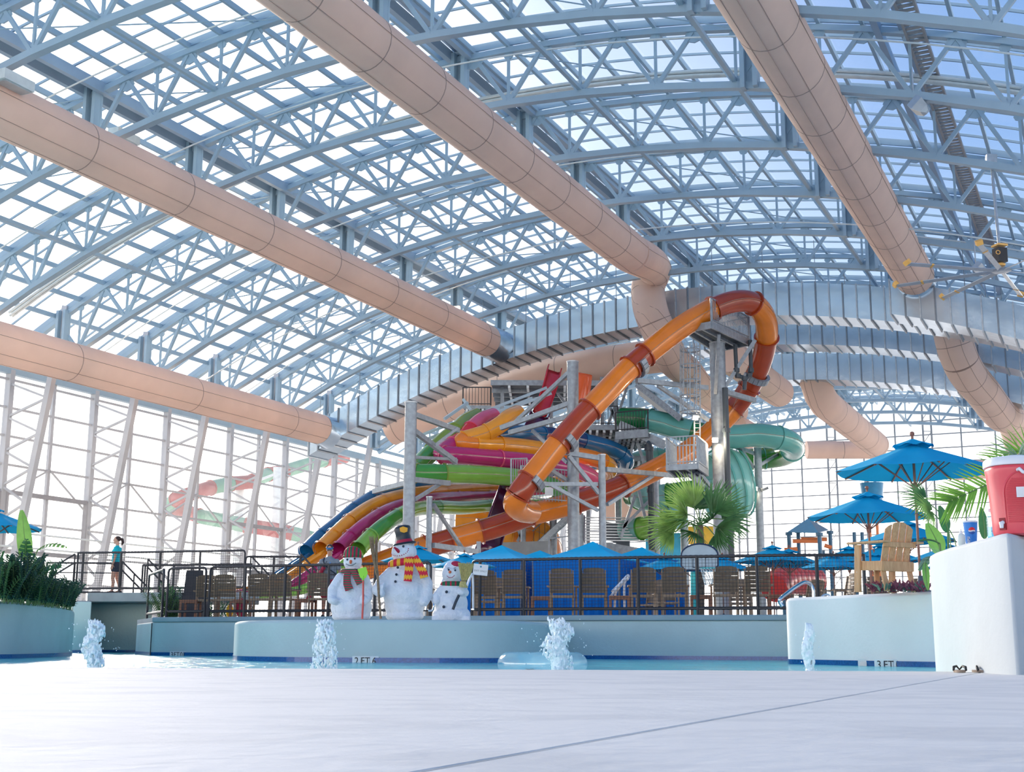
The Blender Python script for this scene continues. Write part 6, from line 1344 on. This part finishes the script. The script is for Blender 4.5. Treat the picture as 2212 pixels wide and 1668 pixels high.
for i in range(n1):
    a = 2 * PI * i / n1; wv = 1 + .03 * math.sin(a * 16) 
    for k in range(n2): t = 2 * PI * k / n2; rr = .13 * wv; vs.append(((.39 + rr * math.cos(t)) * math.cos(a), (.39 + rr * math.cos(t)) * math.sin(a), .085 + rr * math.sin(t)))
mb.add(vs, [(i * n2 + k, ((i + 1) % n1) * n2 + k, ((i + 1) % n1) * n2 + (k + 1) % n2, i * n2 + (k + 1) % n2) for i in range(n1) for k in range(n2)]); part(sr, mb, 'inflated_tube', M['clear'])
part(sr, MB().tube([(.505 * math.cos(a), .505 * math.sin(a), .085) for a in [2 * PI * k / 48 for k in range(48)]], .006, 5, closed=True), 'weld_seam', M['clear'])
for a in (-1.9, -1.2): part(sr, MB().tube([(.47 * math.cos(a - .09), .47 * math.sin(a - .09), .03), (.52 * math.cos(a), .52 * math.sin(a), .02), (.47 * math.cos(a + .09), .47 * math.sin(a + .09), .03)], .012, 6), 'handle', M['sandal'])
# ceiling fan
hub = P(2163, 585, 44); fn = root('ceiling_fan', 'huge ceiling fan with long silver blades hanging at the upper right', 'ceiling fan', hub)
MB().tube([P(2141, 345, 45.0), P(2158, 528, 44.1)], .055, 10).build('down_rod', M['steel_grey'], fn, smooth=True); MB().beam(P(2130, 342, 45), P(2152, 344, 45), .2, .3).build('roof_bracket', M['steel_grey'], fn)
MB().box(P(2160, 552, 44.05), (.36, .36, .52), .3).build('motor_box', M['motor'], fn); MB().box(P(2159, 531, 44.05), (.40, .40, .07), .3).build('motor_collar', M['fan_yellow'], fn)
MB().lathe([(.16, 0), (.19, .06), (.13, .1)], P(2161, 575, 44.05), 12).build('gear_collar', M['fan_yellow'], fn, smooth=True)
MB().tube([P(2156, 545, 43.8) + Vector((.07 * math.cos(a), 0, .07 * math.sin(a))) for a in [2 * PI * k / 16 for k in range(16)]], .014, 5, closed=True).build('round_emblem', M['fan_yellow'], fn)
MB().lathe([(.30, -.04), (.36, 0), (.30, .05), (.14, .06), (.14, -.05)], hub, 24).build('hub_plate', M['fan_silver'], fn, smooth=True)
for k in range(8):
    a = math.radians(14 + 45 * k); d = Vector((math.cos(a), math.sin(a), -.01)); e = hub + d * 3.65; up_ = Vector((0, 0, 1)) + d.cross(Vector((0, 0, 1))) * .35
    MB().beam(hub + d * .25, e, .17, .03, up_).build('blade', M['fan_silver'], fn); MB().beam(e, e + d * .10 + Vector((0, 0, .12)), .22, .16, up_).build('blade_tip', M['fan_yellow'], fn); MB().beam(hub + d * 2.7, hub + d * 2.78, .19, .05, up_).build('blade_clip', M['fan_yellow'], fn)
# lamps that are lit in the photograph
def lamp(lb, x, y, Y, e=60, s=.16, aim=(0, -1, -.4)):
    q = P(x, y, Y); r = root('flood_lamp', lb, 'lamp', q, 'flood lamps'); d = Vector(aim).normalized(); R = d.to_track_quat('Z', 'Y').to_matrix()
    MB().box(q - d * .07, (s * 1.5, s * 1.2, .12), 0, R).build('housing', M['fan_silver'], r); MB().box(q, (s * 1.25, s, .02), 0, R).build('lens', M['lamp_on'], r); MB().tube([q - d * .12, q - d * .12 + Vector((.25, .1, .02))], .03, 6).build('bracket', M['galv'], r)
    l = bpy.data.objects.new('lamp_light', bpy.data.lights.new('lamp_light', 'POINT')); C.objects.link(l); l.parent = r; l.location = d * .12; l.data.energy = e; l.data.color = (1, .75, .5); l.data.shadow_soft_size = .08
lamp('bright flood lamp at the right side of the cage platform', 1545, 951, 62.2, 250, .2)
lamp('small flood lamp hanging just below the ladder cage', 1503, 903, 60.8, 90, .2, (.3, -1, -.8))
lamp('small flood lamp, middle of the three on the pole under the teal bend', 1631, 1056, 73.4, 60, .2)
for x, lb in ((1613, 'left of three'), (1652, 'right of three')): 
    r = root('flood_lamp', 'unlit small flood lamp, ' + lb + ' on the pole under the teal bend', 'lamp', P(x, 1057, 73.6), 'flood lamps'); MB().box(P(x, 1057, 73.6), (.4, .25, .14), 0, Matrix.Rotation(.4 if x < 1630 else -.4, 3, 'Y')).build('housing', M['dark_steel'], r); MB().beam(P(x, 1057, 73.6), P(1634, 1054, 73.9), .06, .06).build('bracket', M['galv'], r)
lamp('small lit lamp under the roof beside the second beige duct', 985, 669, 72, 60, .35, (-.2, -1, -.6)); lamp('tiny lit lamp between two ducts high on the left', 579, 474, 58, 40, .22, (.2, -1, -.6))
for x, y, Y, lb in ((1974, 222, 40, 'grey bell-shaped loudspeaker hanging beside the roof ladder'), (2108, 575, 56, 'grey loudspeaker partly behind the blades of the ceiling fan')):
    q = P(x, y, Y); r = root('horn_speaker', lb, 'loudspeaker', q, 'roof loudspeakers'); R = Matrix.Rotation(2.5, 3, 'X') @ Matrix.Rotation(.5, 3, 'Y'); MB().lathe([(.30, 0), (.34, .25), (.22, .55), (.08, .66)], q, 4, R).build('horn', M['fan_silver'], r); MB().tube([q, q + Vector((0, 0, 1.2))], .03, 6).build('hanger', M['steel_grey'], r)
for x, y, Y, lb in ((30, 176, 40, 'pale box under the roof beam at the upper left'), (268, 296, 50, 'pale box under the roof beam, second along')):
    q = P(x, y, Y); r = root('junction_box', lb, 'box', q, 'pale boxes under the roof beam'); MB().box(q, (.55, 1.3, .35), -AL).build('box_body', M['pipe'], r); MB().box(q - Vector((0, 0, .2)), (.45, 1.1, .05), -AL).build('box_cover', M['fan_silver'], r)
# ---------------------------------------------------------------- outside slides seen through the left glass wall
def outslide(lb, ctrl, r_, cols, cuts):
    path = pathpx(ctrl, 5); rt = root('outdoor_slide', lb, 'water slide', path[0], 'outdoor slides beyond the glass'); seg_tube(rt, path, r_, 'tube_section', [M['out_' + c_] for c_ in cols], [c * 5 for c in cuts], M['out_red'], 'flange', 16, .08, .05)
outslide('outdoor red and green tube slide seen through the left glass wall, upper run', [(745, 988, 125), (700, 995, 122), (655, 1006, 120), (615, 1018, 118), (580, 1025, 116), (545, 1040, 114), (500, 1045, 112), (455, 1054, 110), (415, 1066, 108), (380, 1080, 108), (366, 1094, 110), (385, 1104, 112)], .62, ['red', 'green', 'red', 'green', 'red', 'green', 'red', 'green', 'red'], [1, 3, 4, 5, 6, 7, 9, 10])
outslide('outdoor red and green tube slide seen through the left glass wall, lower run', [(385, 1098, 112), (430, 1115, 111), (480, 1125, 110), (530, 1135, 110), (580, 1143, 110), (630, 1152, 110), (690, 1168, 111)], .62, ['red', 'green', 'red', 'green'], [1, 3, 5])
for x in (492, 520, 600): 
    t = P(x, 1030 + (x == 600) * -20, 114); r = root('outdoor_pole', {492: 'pale outdoor pole under the red and green slide, nearest the door frame', 520: 'pale outdoor pole just right of the first one', 600: 'pale outdoor pole farther along behind the slide'}[x], 'pole', Vector((t.x, t.y, -.05)), 'outdoor slide poles'); MB().tube([Vector((t.x, t.y, -.05)), t], .38, 12).build('shaft', M['pipe'], r, smooth=True); MB().beam(t - Vector((0, 0, .5)), t + Vector((-2.5, 0, -1.5)), .2, .2).build('brace', M['pipe'], r)
# ---------------------------------------------------------------- play frame, bucket, red slide
pf_ = root('play_frame', 'blue and orange water play frame with a pointed blue roof', 'play structure', P(1745, 1230, 78)); Yp = 78
a = [P(1702, 1150, 78), P(1768, 1152, 76), P(1790, 1146, 80), P(1722, 1143, 82)]; ap = P(1746, 1121, 79)
for i in range(4): MB().prism([a[i], a[(i + 1) % 4], ap], (0, 0, .04)).build('roof_panel', M['play_blue'] if i % 2 else M['bucket'], pf_)
for x, y, Y in ((1704, 1153, 78), (1724, 1148, 80), (1770, 1154, 76), (1793, 1150, 80)):
    q = P(x, y, Y); MB().tube([Vector((q.x, q.y, .8)), q], .13, 8).build('post', M['play_blue'], pf_, smooth=True); MB().tube([q + Vector((0, 0, -.1)), q + Vector((0, 0, .08))], .22, 8).build('post_collar', M['play_blue'], pf_)
for l in (((1712, 1169, 77), (1766, 1169, 77)), ((1730, 1165, 78), (1786, 1165, 78)), ((1694, 1188, 77), (1722, 1186, 77)), ((1780, 1178, 78), (1796, 1183, 78)), ((1782, 1200, 77), (1795, 1200, 77))): MB().tube([P(*l[0]), P(*l[1])], .12, 8).build('orange_pipe', M['play_orange'], pf_, smooth=True)
for x in (1845, 1862, 1778, 1690): q = P(x, 1150 if x > 1800 else 1190, 80); MB().tube([Vector((q.x, q.y, .8)), q], .12, 8).build('post', M['play_blue'], pf_, smooth=True)
bu = root('tipping_bucket', 'blue tipping bucket on orange posts behind the second umbrella', 'bucket', P(1884, 1080, 76)); MB().lathe([(.55, -.75), (.68, .55), (.70, .60), (.66, .60), (.5, -.7)], P(1884, 1066, 76), 20).build('bucket_body', M['bucket'], bu, smooth=30)
for x in (1874, 1890): MB().tube([Vector((P(x, 1040, 76.8).x, 76.8, .8)), P(x, 1040, 76.8)], .09, 8).build('orange_post', M['play_orange'], bu, smooth=True)
rs = root('kids_slide', 'red corrugated kids tube slide low behind the chairs', 'water slide', P(1700, 1290, 60)); pth = pathpx([(1672, 1272, 58), (1690, 1256, 59), (1715, 1252, 60), (1740, 1254, 61), (1760, 1256, 62)], 5)
for i in range(0, len(pth) - 2, 2): MB().tube(pth[i:i + 3], [.62, .68, .62], 16).build('tube_section', M['s_coral'], rs, smooth=True)
# ---------------------------------------------------------------- palms
random.seed(21)
def fan_leaf(par, hubp, d, R_, m, n=26, spread=2.5, droop=.25, nm='fan_leaf'):
    d = Vector(d).normalized(); n0 = Vector((random.uniform(-.3, .3), -1, .55)); s = d.cross(n0).normalized(); nrm = s.cross(d); nrm = -nrm if nrm.y > 0 else nrm; mb = MB()
    for k in range(n):
        a = (k / (n - 1) - .5) * spread; dd = d * math.cos(a) + s * math.sin(a); blade(mb, Vector(hubp) + dd * .02, dd, nrm, R_ * (1 - .22 * abs(a) / spread * 2) * random.uniform(.93, 1.05), R_ * .085, droop * random.uniform(.6, 1.5), 5, .25, 1)
    return mb.build(nm, m, par)
pt = root('fan_palm', 'fan palm standing behind the basketball backboard', 'palm tree', PX(1510, 43.5, .8)); cr_ = P(1512, 1135, 43.5)
MB().tube([PX(1510, 43.5, .8), cr_ - Vector((0, 0, .9)), cr_], [.16, .14, .11], 12).build('trunk', M['bark'], pt, smooth=True)
for i, (x, y, dy, R_, mm) in enumerate(((1483, 1112, -.5, 1.0, 'leaf_fan_l'), (1508, 1100, .2, 1.05, 'leaf_fan'), (1540, 1104, -.2, 1.0, 'leaf_fan'), (1563, 1122, .1, 1.0, 'leaf_fan'), (1462, 1130, -.2, .95, 'leaf_fan_l'), (1452, 1152, -.4, .85, 'leaf_fan_l'), (1490, 1130, -.8, .9, 'leaf_fan_l'), (1535, 1122, -.8, .95, 'leaf_fan'), (1550, 1140, -.6, .9, 'leaf_fan'), (1500, 1152, -.7, .75, 'leaf_fan'), (1545, 1158, -.5, .8, 'leaf_fan'), (1525, 1090, .4, 1.0, 'leaf_fan'), (1497, 1092, -.1, 1.0, 'leaf_fan_l'))):
    h_ = P(x, y, 43.5 + dy); q = cr_.lerp(h_, .45) + Vector((0, 0, .12)); MB().tube(spline([cr_, q, h_], 4), .02, 5).build('leaf_stalk', M['stem'], pt)
    fan_leaf(pt, h_, (h_ - cr_) + Vector((0, dy * .5, .15)), R_ * 1.3, M[mm], droop=.3)
def frond(par, ctrl, ln, m, n=34, w=.028, up=(0, 0, 1), a0=.9, a1=.35):
    pts = spline(ctrl, 10); MB().tube(pts, [.012 * (1 - .7 * i / len(pts)) for i in range(len(pts))], 6).build('frond_rib', M['stem'], par, smooth=True); mb = MB()
    for k in range(n):
        f = (k + .5) / n; i = int(f * (len(pts) - 1)); p = pts[i]; t = (pts[min(i + 1, len(pts) - 1)] - pts[max(i - 1, 0)]).normalized(); s = t.cross(Vector((0, 1, 0))).normalized(); a = a0 + (a1 - a0) * f
        for sg in (-1, 1):
            dd = t * math.cos(a) + s * sg * math.sin(a) + Vector((0, -.12 + random.uniform(-.06, .06), 0)); blade(mb, p, dd, Vector((0, -1, .2)), ln * (1 - .35 * f) * random.uniform(.92, 1.06), w, .12, 5, .2, 1)
    mb.build('leaflets', m, par, kind='stuff')
fp = root('feather_palm', 'feather palm frond arching in from behind the red cooler', 'palm tree', P(2290, 1180, 13.2))
frond(fp, [P(2290, 1100, 13.4), P(2230, 1010, 13.4), P(2150, 1040, 13.2), P(2085, 1068, 13.0), P(2050, 1085, 12.9)], .52, M['leaf_palm'], 30, .034, a0=1.15, a1=.45)
frond(fp, [P(2290, 1080, 13.8), P(2240, 985, 13.9), P(2195, 975, 13.9), P(2150, 990, 13.9)], .42, M['leaf_palm'], 18, .026, a0=1.2, a1=.5)
MB().tube([P(2300, 1290, 13.4), P(2290, 1100, 13.4)], .09, 10).build('trunk', M['bark'], fp, smooth=True)
for x, y, Y, R_, dx, lb, mm in ((1998, 1078, 16.5, .40, -.6, 'fan leaf spreading behind the biggest umbrella pole', 'leaf_fan'), (2012, 1105, 16.2, .34, -.3, 'smaller fan leaf low behind the feather palm', 'leaf_fan_l')):
    q = P(x, y, Y); r = root('fan_leaf_plant', lb, 'plant', PX(x + 60, Y, .9), 'plants behind the white block'); fan_leaf(r, q, (dx, -.2, .1), R_, M[mm], 26, 3.6, .15); MB().tube(spline([PX(x + 60, Y, .9), P(x + 50, y + 60, Y), q], 4), .008, 5).build('leaf_stalk', M['stem'], r)
def bigleaf(lb, base, tip, w, m, nrm=(0, -1, .2), bend=.15, name='banana_plant', torn=0, foot=None, rt=None, grp='banana and paradise leaves'):
    base, tip = Vector(base), Vector(tip); d = tip - base; ln = d.length; r = rt or root(name, lb, 'plant', foot if foot is not None else base - Vector((0, 0, .02)), grp)
    N_ = Vector(nrm); dn = d.normalized(); N_ = (N_ - dn * N_.dot(dn)).normalized(); s = dn.cross(N_); nn = 26; K = 5; vs = []
    for i in range(nn + 1):
        f = i / nn; ww = w * (math.sin(PI * (f ** .75) * .96 + .04) ** .7) * .5; p = base + d * f + N_ * (ln * bend * math.sin(PI * f))
        for k in range(-K, K + 1): g_ = k / K; vs.append(p + s * ww * g_ + N_ * (-.10 * w * abs(g_) ** 1.5 + .012 * w * math.sin(f * 60)))
    cols = 2 * K + 1; fs = []
    for i in range(nn):
        for k in range(cols - 1):
            if torn and (i % torn == 0) and (abs(k - K + .5) > 1.4): continue
            fs.append((i * cols + k, (i + 1) * cols + k, (i + 1) * cols + k + 1, i * cols + k + 1))
    MB().add(vs, fs).build('leaf', M[m], r, smooth=True); MB().tube([base + d * f + N_ * (ln * bend * math.sin(PI * f) + .004) for f in [i / 8 for i in range(9)]], [.010 * (1 - .8 * i / 8) for i in range(9)], 6).build('midrib', M['stem'], r, smooth=True)
    if foot is not None: MB().tube(spline([foot, Vector(foot).lerp(base, .6) + Vector((0, 0, .05)), base], 4), .014, 6).build('leaf_stalk', M['stem'], r, smooth=True)
    return r
bp1 = bigleaf('upright bird of paradise leaves rising from the left planter', P(57, 1215, 26.5), P(47, 1102, 26.4), .30, 'leaf_banana', (.5, -1, 0), .04, 'paradise_plant', 0, PX(60, 26.6, .98))
bigleaf('', P(55, 1218, 26.6), P(57, 1165, 26.3), .30, 'leaf_banana_d', (.2, -1, 0), .05, torn=4, rt=bp1); bigleaf('', P(80, 1190, 26.5), P(145, 1182, 26.3), .22, 'leaf_banana', (0, -.6, 1), .16, torn=3, rt=bp1); bigleaf('', P(86, 1243, 26.4), P(136, 1222, 26.2), .28, 'leaf_banana_d', (.1, -.7, .8), .18, torn=5, rt=bp1)
MB().tube(spline([PX(62, 26.5, .98), P(68, 1230, 26.5), P(80, 1190, 26.5)], 4), .012, 6).build('leaf_stalk', M['stem'], bp1, smooth=True); MB().tube(spline([PX(70, 26.5, .98), P(76, 1255, 26.4), P(86, 1243, 26.4)], 4), .012, 6).build('leaf_stalk', M['stem'], bp1, smooth=True)
bigleaf('big bright banana leaf beside the cedar chair', P(2036, 1198, 15.4), P(2003, 1130, 15.3), .20, 'leaf_banana', (-.1, -1, .1), .06, foot=PX(2045, 15.5, .9))
bigleaf('tall dark banana leaf behind the blue cup', P(2048, 1150, 15.8), P(2030, 1092, 15.7), .15, 'leaf_banana_d', (.2, -1, 0), .05, foot=PX(2052, 15.9, .9))
bigleaf('dark banana leaf between the cup and the cooler', P(2128, 1165, 14.6), P(2120, 1095, 14.6), .12, 'leaf_banana_d', (.1, -1, 0), .04, foot=PX(2130, 14.7, .9))
bigleaf('broad grey green leaf drooping at the corner of the white block', P(2026, 1200, 14.8), P(1984, 1232, 14.6), .14, 'leaf_pg', (-.2, -.5, 1), .12, foot=PX(2036, 14.9, .9)); bigleaf('arching leaf above the drooping grey green one', P(2030, 1175, 15.0), P(1982, 1168, 14.9), .07, 'leaf_banana_d', (0, -.4, 1), .10, foot=PX(2038, 15, .9))
bigleaf('narrow leaf hanging down beside the white block edge', P(1998, 1215, 14.4), P(2004, 1275, 14.3), .08, 'leaf_banana', (-.5, -1, 0), .05, foot=PX(2030, 14.6, 1.0))
def spider(lb, base, n, ln, m, w=.018, up=1.0, seed=2, name='striped_grass', ymul=.5):
    random.seed(seed); r = root(name, lb, 'plant', base, 'small plants behind the white block'); mb = MB()
    for i in range(n):
        a = random.uniform(0, 2 * PI); d = Vector((math.cos(a), math.sin(a) * ymul, random.uniform(.5, 1.6) * up)); blade(mb, base, d, Vector((0, 0, 1)) + Vector((random.uniform(-.2, .2), -.6, 0)), ln * random.uniform(.6, 1.1), w, random.uniform(.3, .8), 7, .2, 1)
    mb.build('leaf_blades', m, r, kind='stuff'); return r
spider('striped arching grass left of the soap bottle', PX(2060, 13.9, 1.0), 60, .38, M['leaf_stripe'], .018, 1.3, 4); spider('striped arching grass right of the blue cup', PX(2122, 12.9, 1.03), 40, .2, M['leaf_stripe'], .015, 1.1, 5); spider('striped grass drooping beside the drooping grey green leaf', PX(2040, 14.2, 1.0), 30, .22, M['leaf_stripe'], .014, 1.2, 9); spider('striped grass blades above the lid of the cooler', P(2200, 990, 12.4), 34, .30, M['leaf_stripe'], .016, .8, 6)
# shrubs: many stems with pairs of leaves
def shrub(lb, x0, x1, Y, zbase, hts, m, m2, stems, lf, seed, name='shrub', grp='dark shrubs in the left planter', lean=.5):
    random.seed(seed); c = PX((x0 + x1) / 2, Y, zbase); r = root(name, lb, 'shrub', c, grp)
    for mm, part_ in ((m, 0), (m2, 1)):
        mb = MB(); st = MB()
        for i in range(stems // 2):
            b_ = PX(random.uniform(x0, x1), Y + random.uniform(-.7, .9), zbase); h = random.uniform(*hts); d = Vector((random.uniform(-lean, lean), random.uniform(-lean, lean * .5), 1)).normalized(); K_ = max(5, int(h / .045)); bend = Vector((random.uniform(-.3, .3), -.1, 0))
            pts = [b_ + d * h * (k / K_) + bend * h * (k / K_) ** 2 for k in range(K_ + 1)]; st.tube(pts[::2], .006, 4, cap=False)
            for k in range(2, K_ + 1):
                t = (pts[k] - pts[k - 1]).normalized(); s = t.cross(Vector((math.cos(i), math.sin(i), 0))).normalized()
                for sg in (-1, 1): blade(mb, pts[k], s * sg + t * .7, t, lf * random.uniform(.8, 1.15), lf * .36, .15, 3, .2)
        mb.build('foliage', M[mm], r, kind='stuff'); st.build('stems', M['stem'], r, kind='stuff')
    return r
sh = [(-40, 10, 24.6), (8, 38, 25.2), (34, 64, 25.8), (58, 92, 26.6), (86, 116, 27.6), (110, 140, 28.8), (134, 158, 30.2), (20, 80, 27.4), (80, 130, 30.0)]
nm_ = ['darkest shrub at the edge of the view in the left planter', 'glossy dark shrub in the left planter under the blue umbrella', 'shrub at the foot of the upright banana leaf', 'shrub with brighter tips right of the banana leaf', 'low dark shrub in the middle of the left planter', 'dark shrub in front of the stair rail', 'lowest dark shrub at the rounded end of the left planter', 'taller shrub behind the banana leaf stalk', 'rear shrub under the lower stair rail']
for i, (a_, b_, Y) in enumerate(sh): shrub(nm_[i], a_, b_, Y, .93, (.45, 1.0 if i < 4 or i == 7 else .65), 'leaf_dark', 'leaf_mid' if i in (0, 3, 7) else 'leaf_dark', 40, .125, 30 + i)
shrub('bushy green shrub between the corner railing and the wicker chair', 348, 392, 35.2, .8, (.5, 1.0), 'leaf_mid', 'leaf_dark', 50, .12, 50, grp='shrubs behind the pool wall'); shrub('low dark shrub behind the first two armchairs', 425, 530, 36.5, .8, (.3, .6), 'leaf_dark', 'leaf_mid', 40, .10, 51, grp='shrubs behind the pool wall')
def groundcover(lb, xs, Y, z, n, m, seed, ln=.12):
    random.seed(seed); c = PX(sum(xs) / 2, Y, z); r = root('ground_plant', lb, 'plant', c, 'purple ground plants in the white blue planter'); mb = MB()
    for i in range(n):
        b_ = PX(random.uniform(*xs), Y + random.uniform(-.2, .5), z); a = random.uniform(0, 2 * PI); blade(mb, b_ + Vector((0, 0, random.uniform(0, .06))), (math.cos(a), math.sin(a) * .6, random.uniform(.5, 1.8)), (random.uniform(-.5, .5), -1, .3), ln * random.uniform(.7, 1.4), ln * .34, .25, 4, .25)
    mb.build('leaves', M[m], r, kind='stuff')
groundcover('purple leaved ground plants behind the cedar chair legs', (1884, 1940), 19.6, .995, 90, 'leaf_purple', 60); groundcover('purple leaved ground plants next to the white block', (1935, 2006), 19.3, .995, 100, 'leaf_purple', 61); groundcover('grey green ground plants mixed with the purple ones', (1890, 2006), 19.4, .99, 60, 'leaf_pg', 62, .10)
